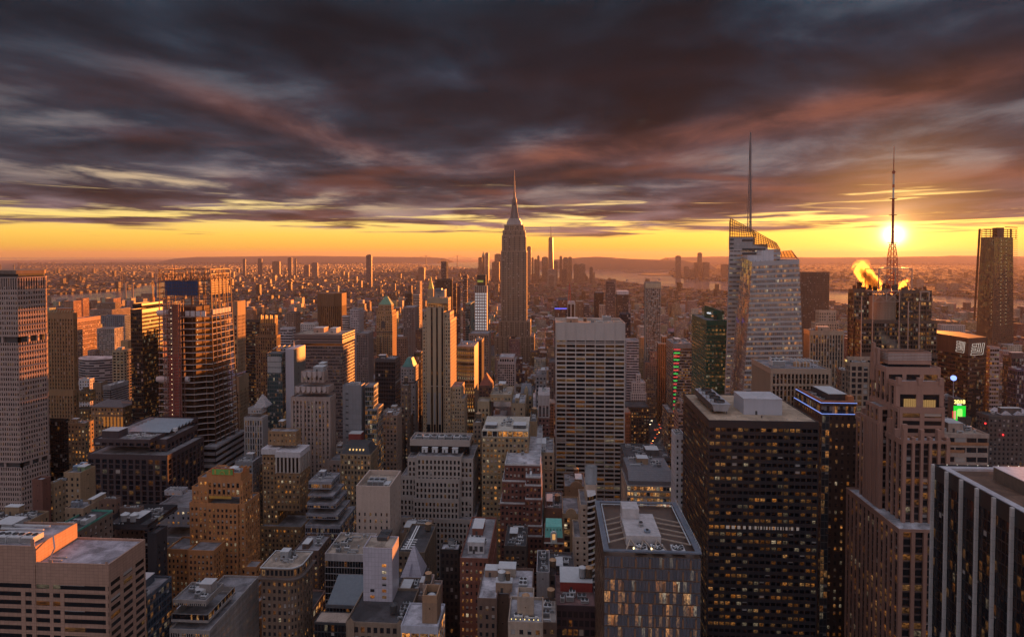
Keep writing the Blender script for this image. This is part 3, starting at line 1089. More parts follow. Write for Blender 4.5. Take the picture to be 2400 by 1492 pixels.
SI('office_building', 'stepped glass office block with pale spandrel ledges', 'building', 400,
       [(724, 776, 1129, 796, 0), (722, 781, 1161, 806, -3), (720, 786, 1180, 813, -5), (718, 792, 1206, 820, -7), (716, 797, 1232, 833, -9)],
       SY(bay=1.5, floor=3.6, wp=.09, hb=.2, dp=.12, db=.1, top=1.5), WL((.24, .24, .28), .6), GL(tint=(.02, .022, .032), lit=.3, blind=.08), R_GREY, n=2, par=.5)
# beige windowless-top block
B = Bld('office_building', 'pale beige stone block with large cooling units sunk in its roof', 'building', WL((.46, .36, .31), .85, .16), GL(lit=.3, blind=.3), R_TAN, near=True)
s = SY(bay=3.6, floor=4.2, wp=.72, hb=.5, dp=.3, db=.22, top=14.0, e=SY(bay=7.0, floor=4.2, wp=.85, hb=.5, dp=.2, db=.15, top=6.0))
B.px(375, 836, 913, 1149, 939, st=s, par=3.0, pt=.8)
t = B.tops[0]
B.finish()
for i in range(3):
    aircon(B, t[0] + 5.5 + 3.6 * i, t[2] + 4, t[4], 3.4, 8, 4.2, 1)
BH(B, t[1] - 5, t[1] - 1.5, t[2] + 4, t[2] + 10, t[4], 2.4, PALE())
m = MB(); m.bar((t[0] + 2, t[2] + 13, t[4] + 1), (t[0] + 10, t[2] + 15, t[4] + 3.4), .5); B.part('beam', m, WL((.4, .3, .22)))
# wide concrete stepped building
B = Bld('office_building', 'wide pale concrete office building with small square windows in stacked tiers', 'building', WL((.37, .315, .29), .85, .13), GL(tint=(.012, .011, .012), lit=.05, blind=.05), R_GREY, near=True)
Y = 430
s = SY(bay=2.75, floor=4.1, wp=.5, hb=.34, dp=.45, db=.4, top=2.4)
sb = SY(bay=40, floor=20, wp=.0, hb=.0, top=30)
B.px(Y + 6, 962, 1100, 1034, 1107, z0=Z(Y, 1072), st=sb, par=1.5)
for (xl, xr, yt, dy) in ((978, 1080, 1070, -3), (974, 1076, 1123, -5), (970, 1074, 1169, -7)):
    B.px(Y + dy, xl, xr, yt, None, z0=0, st=s, par=.6, depth=30)
for (xl, xr, yt, dy) in ((957, 1107, 1074, 0), (942, 1107, 1117, -1.5), (938, 1107, 1165, -3.5), (934, 1112, 1216, -9)):
    B.px(Y + dy, xl, xr, yt, None, z0=0, st=s, par=.6, depth=32)
t = B.tops[0]
B.finish()
for i in range(7):
    aircon(B, t[0] + 3 + i * 5.6, t[2] + 3, t[4], 4.6, 6, 2.6, 1, PALE() if i % 2 else GREY())
for i in range(4):
    xx = X(Y - 4, 985 + i * 24)
    BH(B, xx, xx + 4, Y + 1, Y + 3.5, Z(Y - 3, 1070), 3.2, PALE())

# white tiled slab tower and neighbours
B = Bld('office_tower', 'white tiled slim tower with one column of dark windows', 'tower', WL((.50, .47, .54), .35, .1, joints=(2.1, 1.6)), GL(lit=.4, blind=.1), R_TAN, near=False)
B.px(280, 853, 918, 1286, 933, st=SY(bay=50, floor=50, wp=0, hb=0, top=300), par=.7)
t = B.tops[0]
B.finish()
for i, (px_, py_) in enumerate([(0, 1334), (0, 1350), (0, 1364), (0, 1379), (0, 1394), (0, 1409), (-28, 1394), (-28, 1409), (-28, 1425)]):
    xa = X(280, 894 + px_)
    m = MB()
    za, zb = Z(280, py_ + 6), Z(280, py_ - 1)
    m.face([(xa, t[2] - .34, za), (xa + 2.0, t[2] - .34, za), (xa + 2.0, t[2] - .34, zb), (xa, t[2] - .34, zb)], [(i * 3 + .05, .05), (i * 3 + .95, .05), (i * 3 + .95, .95), (i * 3 + .05, .95)])
    m.build('window', GL(lit=.62, blind=.05), B.root)
for (a, b, h) in ((t[0] + 4, t[0] + 8.6, 1.6),):
    aircon(B, a, t[2] + 8, t[4], 5.2, 9, 1.8, 2, DARK())
SI('office_building', 'black glass block with a white roof band beside the white tiled tower', 'building', 330,
       [(762, 852, 1301, None)], SY(bay=1.6, floor=3.8, wp=.06, hb=.1, dp=.08, db=.05, top=3.2), WL((.40, .37, .38), .6), GL(tint=(.008, .012, .016), lit=.05, blind=.02, wob=.06), R_TAN, n=7, big=False, depth=26)
B = SI('office_building', 'low building with a sloping grey glass roof', 'building', 300, [(765, 850, 1421, None)], P_CURT, WL((.10, .10, .11)), G_DARK, R_DARK, depth=6)
t = B.tops[0]
m = MB(); m.face([(t[0], t[2], t[4] + .2), (t[1], t[2], t[4] + .2), (t[1], t[3] + 12, t[4] + 7), (t[0], t[3] + 12, t[4] + 7)])
B.part('glass_roof', m, WL((.10, .12, .14), .15, .2))
SI('hall', 'low hall with a plain tan flat roof behind a black steel front', 'building', 285, [(737, 815, 1459, 829)], P_CURT, WL((.035, .035, .04)), G_DARK, roof_mat((.33, .25, .20), .15), depth=14, par=.3)
B = SI('brick_building', 'ornate low brownstone building with carved gables and a black roof', 'building', 262, [(813, 948, 1462, None)], SY(bay=2.8, floor=4.2, wp=.4, hb=.35, dp=.35, db=.2, top=1.2), WL((.22, .16, .12)), GL(lit=.35, blind=.1), R_DARK, depth=28)
t = B.tops[0]
m = MB()
for f in (.02, .88):
    xa = t[0] + (t[1] - t[0]) * f
    m.box(xa, xa + 3.0, t[2] - 1, t[2] - .45, t[4] - 7, t[4] + 1.5)
    m.face([(xa, t[2] - .95, t[4] + 1.5), (xa + 3, t[2] - .95, t[4] + 1.5), (xa + 1.5, t[2] - .95, t[4] + 3.2)])
B.part('gable', m, WL((.25, .18, .13)), per=7)
water_tank(B, t[0] + 19, t[2] + 8, t[4], 1.7, 3.2, 1.4, DARK(), DARK())
clutter(B, (t[0] + 20.5, t[1] - 1, t[2] + 1.5, t[2] + 18, t[4]), random.Random(5), 6, 0, False)
# tank tower building
B = Bld('office_building', 'low white roofed building with a wide yellow lit window', 'building', WL((.42, .43, .50), .5), GL(lit=.95, blind=0, power=1.3, row=0), roof_mat((.44, .43, .47), .3), near=True)
B.px(255, 941, 1026, 1469, None, st=SY(bay=4.5, floor=4.4, wp=.12, hb=.2, dp=.2, db=.15, top=2.6), par=.8, depth=17)
t = B.tops[0]
B.finish()
B2 = Bld('brick_tower', 'square tan shaft with a domed tank cover sunk in its open top', 'tower', WL((.27, .17, .11)), G_DARK, R_DARK)
B2.px(258, 990, 1024, 1412, 1033, st=P_BLANK, par=0)
t = B2.tops[0]
m = MB(); z = t[4]
for (a, b, c, d) in ((t[0], t[1], t[2], t[2] + .5), (t[0], t[1], t[3] - .5, t[3]), (t[0], t[0] + .5, t[2] + .5, t[3] - .5), (t[1] - .5, t[1], t[2] + .5, t[3] - .5)):
    m.box(a, b, c, d, z, z + 3.2)
B2.part('parapet', m, WL((.34, .20, .12)))
m = MB()
for i in range(5):
    a0_, a1_ = math.pi / 2 * i / 5, math.pi / 2 * (i + 1) / 5
    m.cyl(((t[0] + t[1]) / 2, (t[2] + t[3]) / 2), 2.0 * math.cos(a0_), 2.0 * math.cos(a1_), z + .6 + 1.0 * math.sin(a0_), z + .6 + 1.0 * math.sin(a1_), 18, cap=False)
B2.part('tank_dome', m, PALE())
B2.finish()
# white pyramid
root_p = root('pyramid_roof', 'white metal pyramid standing on a low roof behind the tank tower', 'roof pyramid', ((X(320, 962)), 330, 0))
zb = Z(320, 1364)
xa, xb = X(320, 937), X(320, 988)
zt = zb + (1364 - 1303) / FPX * 326
m = MB()
ring = [(xa, 320, zb), (xb, 320, zb), (xb, 333, zb), (xa, 333, zb)]
cx_ = (xa + xb) / 2
hi = [(cx_ - .6, 326, zt), (cx_ + .6, 326, zt), (cx_ + .6, 327.2, zt), (cx_ - .6, 327.2, zt)]
m.prism(ring, hi)
m.build('pyramid', WL((.46, .44, .52), .45, .1, joints=(2.0, 2.4)), root_p)
m = MB(); m.face([(cx_ - 1.3, 319.8, zb + 1), (cx_ + .2, 319.8, zb + 1), (cx_ + .3, 324, zb + 8.6), (cx_ - .4, 324, zb + 8.6)])
m.build('slot', WL((.25, .24, .3)), root_p)
SI('hall', 'low dark hall under the white pyramid', 'building', 318, [(930, 992, 1364.5, None)], P_OLD, WL((.09, .07, .065)), G_OLD, R_DARK, depth=16, par=0)
B = SI('brick_building', 'low building with grey standing seam roof slopes below the pyramid', 'building', 288, [(925, 978, 1408, None)], P_OLD, WL((.20, .15, .12)), G_OLD, R_GREY, depth=20, n=4)
B = SI('brick_building', 'slim pale brick stair tower carrying a dark water tank with an orange lid', 'building', 283, [(991, 1009, 1374, 1018)], P_BLANK, WL((.36, .27, .23)), G_DARK, R_GREY)
t = B.tops[0]
water_tank(B, t[0] + 2.0, t[2] + 3.5, t[4], 1.55, 3.4, 1.5)
SI('brick_building', 'small pink brick wing beside the slim stair tower', 'building', 287, [(975, 1024, 1399, None)], P_OLD, WL((.36, .26, .23)), G_OLD, R_GREY, depth=14, n=2)
B = SI('brick_building', 'dark building with an arched top storey and white pipes on its roof', 'building', 345, [(933, 994, 1296, 1022)], P_OLD, WL((.15, .11, .08)), GL(lit=.35, blind=.15), R_DARK)
t = B.tops[0]
for k in range(5):
    duct(B, [(t[0] + 1 + k * .4, t[2] + 3 + k * 3, t[4] + 1), (t[0] + 8, t[2] + 3 + k * 3, t[4] + 1)], .5, WL((.7, .7, .72)))
for k in range(2):
    duct(B, [(t[0] + 4 + k * 1.4, t[2] + 2, t[4] + 1.4), (t[0] + 4 + k * 1.4, t[3] - 4, t[4] + 1.4)], .6, WL((.7, .7, .72)))
water_tank(B, t[1] - 3.4, t[3] - 8, t[4], 1.9, 3.6, 1.4)
SI('brick_building', 'tan brick block with machinery along its roof in front of the concrete tiers', 'building', 385, [(938, 1000, 1252, 1016)], P_BLANK, WL((.25, .17, .125)), G_OLD, R_GREY, n=8)
B = SI('brick_building', 'black brick loft building with a grey tank beside the red brick block', 'building', 330, [(1033, 1074, 1290, 1079)], SY(bay=2.6, floor=3.8, wp=.45, hb=.4, dp=.25, db=.2, top=1.5), WL((.035, .028, .028)), GL(lit=.04, blind=.15), R_PALE, n=3, big=True, depth=36)
t = B.tops[0]
water_tank(B, t[0] + 5.2, t[2] + 5, t[4], 1.8, 2.8, 1.4, GREY(), DARK())
B = Bld('brick_building', 'red brick building with pairs of lit sash windows and a white rooftop penthouse', 'building', WL((.19, .070, .050)), GL(lit=.5, blind=.35), R_GREY, near=True)
B.px(290, 1079, 1143, 1311, 1163, st=SY(bay=2.35, floor=3.6, wp=.46, hb=.5, dp=.22, db=.2, top=1.2, group=3, gw=.8, gd=.3, belts=((.90, .7, .5), (.72, .7, .5))), par=.9)
t = B.tops[0]
B.finish()
BH(B, X(296, 1096), X(296, 1134), 296, 301, t[4], 5.6, WL((.52, .50, .52)))
m = MB()
for k in range(3):
    xa = X(296, 1099 + k * 12.4); m.box(xa, xa + 1.6, 295.9, 295.97, t[4] + 1.2, t[4] + 3.8)
B.part('penthouse_window', m, DARK(), per=6)
BH(B, t[0] + 2.5, t[0] + 8, 316, 328, t[4], 3.5)
clutter(B, (t[0] + 1, t[1] - 1, 304, 316, t[4]), random.Random(9), 4, 0, False)
# brick stepped tower pair
B = Bld('brick_building', 'dark red brick loft tower with white edged setbacks', 'building', WL((.155, .060, .048)), GL(lit=.22, blind=.3), R_PALE, near=True)
s = SY(bay=2.7, floor=3.7, wp=.5, hb=.46, dp=.22, db=.2, top=1.6)
B.pm = WL((.50, .48, .49))
B.px(404, 1184, 1266, 1090, 1274, z0=Z(402, 1130), st=s)
B.px(402, 1178, 1234, 1128, None, z0=Z(400, 1180), st=s, depth=26)
B.px(400, 1173, 1234, 1180, None, st=s, depth=26)
for (xl, xr, yt, dy) in ((1233, 1267, 1119, 0), (1232, 1268, 1138, -1.2), (1231.5, 1269, 1170, -2.4), (1231, 1270, 1233, -3.6), (1230.5, 1271, 1257, -4.6)):
    B.px(396 + dy, xl, xr, yt, 1276, z0=0, st=s)
B.finish()
clutter(B, B.tops[0], random.Random(6), 6, 0, False)
t = B.tops[3]
duct(B, [(t[0] + 3, t[2] + 2, t[4] + 1), (t[0] + 3, t[2] + 9, t[4] + 1), (t[0] + 6, t[2] + 9, t[4] + 1)], 1.4)
B = SI('brick_building', 'dark low loft building sunk between the brick towers', 'building', 352, [(1183, 1232, 1282, None)], P_OLD, WL((.10, .075, .065)), GL(lit=.35, blind=.1), R_DARK, n=4)
B = Bld('townhouse', 'ornate red brick house with a bright turquoise copper mansard and white dormer', 'building', WL((.16, .060, .05)), GL(lit=.3, blind=.2), R_DARK)
B.px(360, 1277, 1319, 1259, None, st=SY(bay=2.6, floor=4.0, wp=.4, hb=.35, dp=.5, db=.2, top=3.0), depth=20, par=0)
t = B.tops[0]
m = MB()
lo = [(t[0], t[2], t[4]), (t[1], t[2], t[4]), (t[1], t[2] + 16, t[4]), (t[0], t[2] + 16, t[4])]
hi = [(t[0] + .5, t[2] + 2.2, t[4] + 5.6), (t[1] - .5, t[2] + 2.2, t[4] + 5.6), (t[1] - .5, t[2] + 14, t[4] + 5.6), (t[0] + .5, t[2] + 14, t[4] + 5.6)]
m.prism(lo, hi)
mz = B.part('mansard_roof', m, WL((.14, .46, .40), .6, .2))
m = MB(); xm = (t[0] + t[1]) / 2
m.box(xm - 1.9, xm + 1.9, t[2] - .6, t[2] + 1.5, t[4] - 2.5, t[4] + 2.0)
for i in range(8):
    a, b = math.pi * i / 8, math.pi * (i + 1) / 8
    m.face([(xm, t[2] - .6, t[4] + 2.0), (xm + 1.9 * math.cos(a), t[2] - .6, t[4] + 2 + 1.7 * math.sin(a)), (xm + 1.9 * math.cos(b), t[2] - .6, t[4] + 2 + 1.7 * math.sin(b))][::-1])
    m.face([(xm + 1.9 * math.cos(a), t[2] - .6, t[4] + 2 + 1.7 * math.sin(a)), (xm + 1.9 * math.cos(b), t[2] - .6, t[4] + 2 + 1.7 * math.sin(b)), (xm + 1.9 * math.cos(b), t[2] + 2, t[4] + 2 + 1.7 * math.sin(b)), (xm + 1.9 * math.cos(a), t[2] + 2, t[4] + 2 + 1.7 * math.sin(a))])
m.box(t[0] - .5, t[1] + .5, t[2] - .8, t[2] + .1, t[4] - 3.4, t[4] - 2.6)
dm = B.part('dormer', m, WL((.55, .55, .52)))
m = MB(); m.box(xm - .9, xm + .9, t[2] - .68, t[2] - .61, t[4] - 1, t[4] + 2.4); m.build('window', EM_((.9, .45, .15), .7), dm)
m = MB()
for k in range(5):
    xa = t[0] + 1.2 + k * (t[1] - t[0] - 3) / 4; m.box(xa, xa + .6, t[2] + 1.2, t[2] + 2.4, t[4] + 3.6, t[4] + 4.7)
B.part('small_dormer', m, WL((.10, .2, .19)), per=6)
B.finish()
SI('brick_building', 'plain brown brick block with roof tanks behind the turquoise mansard', 'building', 402, [(1277, 1319, 1193, None)], P_BLANK, WL((.17, .085, .065)), G_OLD, R_GREY, n=5, tank=1, depth=30)
B = SI('brick_building', 'tan loft building with tall orange lit bays and a rounded gable', 'building', 392, [(1320, 1357, 1206, None)], SY(bay=4.4, floor=4.0, wp=.3, hb=.25, dp=.4, db=.15, top=2.0), WL((.29, .19, .115)), GL(lit=.6, blind=.05), R_GREY)
t = B.tops[0]
m = MB(); xm, r_ = (t[0] + t[1]) / 2, 3.6
m.prism([(xm + r_ * math.cos(math.pi * i / 10), t[2] - .4, t[4] + 4.2 * math.sin(math.pi * i / 10)) for i in range(11)][::-1][::-1], [(xm + r_ * math.cos(math.pi * i / 10), t[2] + .8, t[4] + 4.2 * math.sin(math.pi * i / 10)) for i in range(11)], True, True)
B.part('gable', m, WL((.31, .20, .125)))
B = SI('brick_building', 'brown brick block with a broad arched gable below the white ribbed office slab', 'building', 445, [(1323, 1372, 1142, None)], P_BLANK, WL((.25, .145, .085)), G_OLD, R_GREY, n=3, tank=1)
t = B.tops[0]
m = MB(); xm, r_ = (t[0] + t[1]) / 2 + 1, 4.6
m.prism([(xm + r_ * math.cos(math.pi * i / 10), t[2] - .4, t[4] + 4.6 * math.sin(math.pi * i / 10)) for i in range(11)], [(xm + r_ * math.cos(math.pi * i / 10), t[2] + .8, t[4] + 4.6 * math.sin(math.pi * i / 10)) for i in range(11)], True, True)
B.part('gable', m, WL((.27, .16, .095)))
# slim tan and black curved ribbed tower
B = Bld('apartment_tower', 'slim tower with curved black and white ribbed balconies and a grey drum tank on top', 'tower', WL((.40, .30, .24)), G_DARK, R_GREY)
Y = 330
B.px(Y - 2, 1346, 1378, 1262, None, st=SY(bay=3.0, floor=3.2, wp=.7, hb=.55, dp=.15, top=1.2), depth=22)
B.px(Y, 1361, 1377, 1186, None, st=SY(bay=4, floor=3.2, wp=.7, hb=.6, dp=.12, top=1.2), depth=22)
B.px(Y + 8, 1372, 1399, 1140, None, st=P_BLANK, depth=12)
t = B.tops[2]
xa, xb = X(Y, 1377), X(Y, 1398)
m, g, zt = MB(), MB(), Z(Y, 1158)
nst = int(zt / 3.2)
arc = [(xa + (xb - xa) * i / 6, Y + 1.5 - 3.4 * math.sin(math.pi / 2 * (1 - i / 6)) ** 1 + 0 * i) for i in range(7)]
for k in range(nst):
    z0 = zt - (k + 1) * 3.2
    for i in range(6):
        p, q = arc[i], arc[i + 1]
        m.face([(p[0], p[1] - .25, z0), (q[0], q[1] - .25, z0), (q[0], q[1] - .25, z0 + .9), (p[0], p[1] - .25, z0 + .9)])
        m.face([(p[0], p[1] - .25, z0 + .9), (q[0], q[1] - .25, z0 + .9), (q[0], q[1] + 1, z0 + .9), (p[0], p[1] + 1, z0 + .9)])
for i in range(6):
    p, q = arc[i], arc[i + 1]
    g.face([(p[0], p[1] + .3, 0), (q[0], q[1] + .3, 0), (q[0], q[1] + .3, zt), (p[0], p[1] + .3, zt)], [(i, 0), (i + 1, 0), (i + 1, nst), (i, nst)])
    m.face([(p[0], p[1] - .25, zt), (q[0], q[1] - .25, zt), (q[0], Y + 8, zt), (p[0], Y + 8, zt)])
g.face([(xb, arc[-1][1] + .3, 0), (xb, Y + 16, 0), (xb, Y + 16, zt), (xb, arc[-1][1] + .3, zt)], [(0, 0), (6, 0), (6, nst), (0, nst)])
B.part('balcony_rib', m, WL((.50, .47, .47), .5), per=12)
B.part('curved_glazing', g, GL(tint=(.006, .006, .008), lit=.03, blind=.02))
B.finish()
m = MB(); cx_, cy_ = (t[0] + t[1]) / 2 + .3, t[2] + 5
z = t[4]
m.cyl((cx_, cy_), 3.3, 3.3, z, z + 9.5, 28, cap=False)
for k in range(28):
    a = 2 * math.pi * k / 28
    m.bar((cx_ + 3.32 * math.cos(a), cy_ + 3.32 * math.sin(a), z), (cx_ + 3.32 * math.cos(a), cy_ + 3.32 * math.sin(a), z + 9.6), .14)
m.cyl((cx_, cy_), 3.42, 3.42, z + 9.2, z + 9.6, 28, cap=False)
dr = B.part('drum_screen', m, WL((.33, .36, .40), .4))
m = MB(); m.cyl((cx_, cy_), 2.5, 2.5, z, z + 7.2, 20, cap=False); m.cyl((cx_, cy_), 2.7, 0, z + 7.2, z + 8.6, 20); m.build('water_tank', TIN(), dr)
# roof-garden building
B = Bld('apartment_building', 'brown brick apartment house with a court, a planted white roof and two tanks', 'building', WL((.15, .095, .075)), GL(lit=.25, blind=.2), roof_mat((.36, .34, .36), .4), near=True)
s = SY(bay=3.0, floor=3.6, wp=.55, hb=.48, dp=.2, db=.16, top=2.2)
B.px(245, 1120, 1163, 1406, None, st=s, depth=24)
B.px(245, 1194, 1246, 1406, None, st=s, depth=24)
B.px(252, 1163.4, 1193.6, 1397, None, st=P_BLANK, depth=17)
t, t1, t2 = B.tops
B.finish()
z = t[4]
xa, xb = X(252, 1162), X(252, 1200)
BH(B, xa, xb, 251, 255, z, 4.2, WL((.30, .20, .14)))
water_tank(B, xa + 2.3, 253, z + 4.2, 1.55, 3.4, .4, WL((.25, .25, .26)), PALE())
water_tank(B, xb - 1.8, 253, z + 4.2, 1.0, 3.0, .4)
BH(B, t2[0], t2[1] + 2, 262, 268, z, 4.4, WL((.42, .35, .3)))
BH(B, t[0] + 1, t[0] + 6.5, 263, 268, z, 3.0, WL((.3, .2, .15)))
clutter(B, (t1[0] + 2, t1[1] - .6, 247, 262, z), random.Random(2), 5, 0, False)
B = Bld('brick_building', 'pale stone rooftop stage with a gabled tank house and string of yellow lamps', 'building', WL((.33, .26, .21)), G_OLD, R_PALE)
B.px(215, 1193, 1270, 1462, None, st=P_OLD, depth=16)
t = B.tops[0]
B.px(219, 1213, 1250, 1408, None, z0=t[4] - 1, st=P_BLANK, depth=6.5, par=1.6)
t2 = B.tops[1]
B.finish()
water_tank(B, (t2[0] + t2[1]) / 2, t2[2] + 3.2, t2[4] - 2.5, 1.35, 2.6, .4)
m = MB()
for k in range(7):
    m.cyl((t[0] + .8 + k * 1.6, t[2] + 1.0), .09, .09, t[4] + 1.0, t[4] + 1.3, 8)
B.part('lamp', m, EM_((1.0, .7, .2), 3.0))
clutter(B, (t[0] + .5, t[1] - .5, t[2] + 1.5, t[2] + 4, t[4]), random.Random(12), 5, 0, False)
B = Bld('brick_building', 'dark building with a red walled roof terrace and two water tanks', 'building', WL((.055, .035, .045)), GL(lit=.14, blind=.03), roof_mat((.16, .09, .085)))
B.px(250, 1303, 1396, 1423, None, st=SY(bay=2.4, floor=3.8, wp=.25, hb=.3, dp=.2, db=.15, top=1.5), depth=26)
t = B.tops[0]
B.finish()
zt = t[4]
BH(B, t[0] + 2, t[1] - .5, 262, 275, zt, 4.0, WL((.30, .045, .04)))
water_tank(B, t[1] - 4.6, 266, zt + 4.2, 1.6, 4.0, .6, GREY(), PALE())
water_tank(B, t[1] - 1.8, 266, zt + 4.2, 1.6, 4.0, .6)
clutter(B, (t[0] + .6, t[1] - .6, 251.5, 261, zt), random.Random(14), 11, 0, False)
B = SI('brick_building', 'low building with a wide pale gravel roof and a tank on tall legs', 'building', 236, [(1250, 1303, 1462, None)], P_OLD, WL((.16, .11, .09)), G_OLD, roof_mat((.38, .33, .29), .35), depth=17, n=3, big=False)
t = B.tops[0]
water_tank(B, t[1] - 2.0, t[3] - 3, t[4], 1.5, 2.8, 3.5)
B = SI('brick_building', 'narrow grey stucco tower with a cluttered open roof', 'building', 292, [(1258, 1287, 1344, None)], P_BLANK, WL((.34, .32, .33)), G_OLD, R_DARK, n=4, depth=22)
B = SI('brick_building', 'low dark roofed building with a copper capped tank on legs', 'building', 300, [(1287, 1346, 1352, None)], P_OLD, WL((.10, .08, .075)), G_OLD, R_DARK, n=5, depth=24)
t = B.tops[0]
water_tank(B, t[0] + 1.8, t[2] + 2, t[4], 1.7, 3.2, 4.5)
# ------------------------------------------------------------------ faceted glass tower with open steel roof
B = Bld('glass_tower', 'glass tower with bronze fins and an open roof deck of steel trusses and fans', 'tower', WL((.10, .065, .05), .5), GL(tint=(.40, .41, .47), lit=.34, blind=.0, power=1.3, rough=.05, wob=.09, spec=.8, row=1.0, mir=.85), roof_mat((.24, .23, .25)), near=True)
Y = 210
xa, xb, zt = X(Y, 1418), X(Y, 1645), Z(Y, 1284)
y1 = 253.0
s = SY(bay=1.18, floor=4.1, wp=.05, hb=.10, dp=.10, db=.08, top=.02)
B.block(xa, xb, Y, y1, 0, zt - 10.2, s, 'nw', par=0)
m, g = MB(), MB()
facade(m, g, [(xa, Y, zt - 10.2), (xb, Y, zt - 10.2), (xb, Y, zt - 2), (xa, Y, zt - 2)], s, 4)
facade(m, g, [(xa, y1, zt - 10.2), (xa, Y, zt - 10.2), (xa, Y, zt - 2), (xa, y1, zt - 2)], s, 6, wrap=False)
m.box(xa, xb, Y, y1, zt - 10.1, zt - 2, skip='nwb')
B.part('top_storeys', m, B.wm); B.part('top_glazing', g, GL(tint=(.40, .41, .47), lit=.02, blind=.0, rough=.05, wob=.09, spec=.8, mir=.85))
m = MB()
# bronze leaf-shaped fins, shifted storey by storey
nf = 18
rnd = random.Random(31)
for k in range(nf):
    z1 = zt - 2.2 - k * 4.1
    for i in range(7):
        xc = xa + (i + .30 + .42 * (k % 2) + rnd.uniform(-.05, .05)) * (xb - xa) / 7
        if xc > xb - .8 or z1 < 60:
            continue
        w = .30
        m.face([(xc - w, Y - .3, z1 - 3.5), (xc + w, Y - .3, z1 - 3.5), (xc + w, Y - .3, z1 - .7), (xc, Y - .34, z1 - .1), (xc - w, Y - .3, z1 - .7)])
        m.face([(xc - w, Y - .3, z1 - 3.5), (xc, Y - .34, z1 - 4.05), (xc + w, Y - .3, z1 - 3.5)])
        for sgn in (-1, 1):
            q = [(xc + sgn * w, Y - .05, z1 - 3.5), (xc + sgn * w, Y - .3, z1 - 3.5), (xc + sgn * w, Y - .3, z1 - .7), (xc + sgn * w, Y - .05, z1 - .7)]
            m.face(q if sgn < 0 else q[::-1])
    for i in range(9):
        yc = Y + (i + .30 + .42 * (k % 2)) * (y1 - Y) / 9
        if z1 < 60 or yc > y1 - .8:
            continue
        m.face([(xa - .3, yc + .42, z1 - 3.6), (xa - .3, yc - .42, z1 - 3.6), (xa - .3, yc - .42, z1 - .6), (xa - .3, yc + .42, z1 - .6)])
B.part('fin', m, WL((.23, .125, .075), .4, .2), kind='stuff')
# steel rim
m = MB()
for (a, b, c, d) in ((xa - .3, xb + .3, Y - .3, Y + 1.0), (xa - .3, xb + .3, y1 - 1.6, y1), (xa - .3, xa + 1.6, Y + 1.0, y1 - 1.6), (xb - 1.6, xb + .3, Y + 1.0, y1 - 1.6)):
    m.box(a, b, c, d, zt - .5, zt)
B.part('roof_rim', m, WL((.13, .15, .19), .4))
m = MB()
for (a, b, c, d) in ((xa + 2.0, xb - 2.0, y1 - 3.6, y1 - 3.2), (xa + 2.0, xa + 2.4, Y + 6, y1 - 3.6), (xb - 2.4, xb - 2.0, Y + 6, y1 - 3.6)):
    m.box(a, b, c, d, zt - .3, zt - .1)
for i in range(23):
    m.bar((xb + .2, Y + 1 + i * 1.85, zt), (xb + .2, Y + 1 + i * 1.85, zt + .9), .16)
    m.bar((xa - .2, Y + 1 + i * 1.85, zt), (xa - .2, Y + 1 + i * 1.85, zt + .6), .14)
m.bar((xb + .2, Y + 1, zt + .9), (xb + .2, y1, zt + .9), .12)
for i in range(15):
    m.bar((xa + i * (xb - xa) / 14, y1, zt), (xa + i * (xb - xa) / 14, y1, zt + .7), .14)
B.part('railing', m, WL((.42, .46, .50), .35))
cx0, cx1, cy0, cy1 = X(Y + 10, 1467), X(Y + 10, 1549), Y + 8, Y + 27
m = MB(); m.box(cx0, cx1, cy0, cy1, zt - 2, zt + 1.6, skip='b'); B.part('plant_room', m, WL((.44, .41, .42), .7))
m = MB(); m.box(cx0 + .3, cx0 + 6.6, cy0 + 14, cy0 + 21, zt + 1.7, zt + 5.4, skip='b'); B.part('stair_house', m, WL((.46, .43, .44), .7))
aircon(B, cx0 + 5.6, cy0 + 7, zt + 1.6, 1.6, 2.0, 1.3, 1)
aircon(B, cx0 + 6.8, cy0 + 2.2, zt + 1.6, 2.2, 1.3, .9, 1, WL((.2, .25, .32)))
m = MB()
for k in range(5):
    yy = cy0 + .5 + k * 4.4
    m.bar((xa + 1.5, yy - 1.8 + .9 * (k % 2), zt - .6), (cx0, yy, zt + .6), .42)
    m.bar((xb - 1.5, yy - 1.8 + .9 * (k % 2), zt - .6), (cx1, yy, zt + .6), .42)
for xx in (cx0 + 1.5, (cx0 + cx1) / 2, cx1 - 1.5):
    m.bar((xx, cy0, zt + .2), (xx - 2.4, Y + .9, zt - .5), .4)
    m.bar((xx, cy0, zt + .2), (xx + 2.4, Y + .9, zt - .5), .4)
B.part('truss', m, WL((.34, .27, .22), .6))
for px_ in (1504, 1544, 1592):
    xc = X(Y + 3, px_)
    m = MB(); m.box(xc - 2.2, xc + 2.2, Y + 1.4, Y + 6.4, zt - 1.4, zt - .4); f = B.part('exhaust_fan', m, PALE())
    m = MB(); m.cyl((xc, Y + 3.9), 1.9, 1.9, zt - .4, zt + .1, 24, cap=False); m.cyl((xc, Y + 3.9), 1.86, 1.86, zt - .4, zt - .36, 24); m.build('shroud', DARK(), f)
    m = MB()
    for k in range(7):
        a = 2 * math.pi * k / 7
        c, s_ = math.cos(a), math.sin(a)
        m.face([(xc + .3 * c, Y + 3.9 + .3 * s_, zt - .12), (xc + 1.75 * c - .35 * s_, Y + 3.9 + 1.75 * s_ + .35 * c, zt - .2), (xc + 1.75 * c + .35 * s_, Y + 3.9 + 1.75 * s_ - .35 * c, zt - .04)])
    m.cyl((xc, Y + 3.9), .4, .4, zt - .2, zt, 12)
    m.build('blade', WL((.6, .6, .62), .4), f)
m = MB()
for px_ in (1487, 1529):
    m.cyl((X(Y + 1.5, px_), Y + 1.8), .22, .22, zt - .2, zt + .3, 10)
B.part('lamp', m, EM_((1., .75, .35), 4.0))
B.finish()

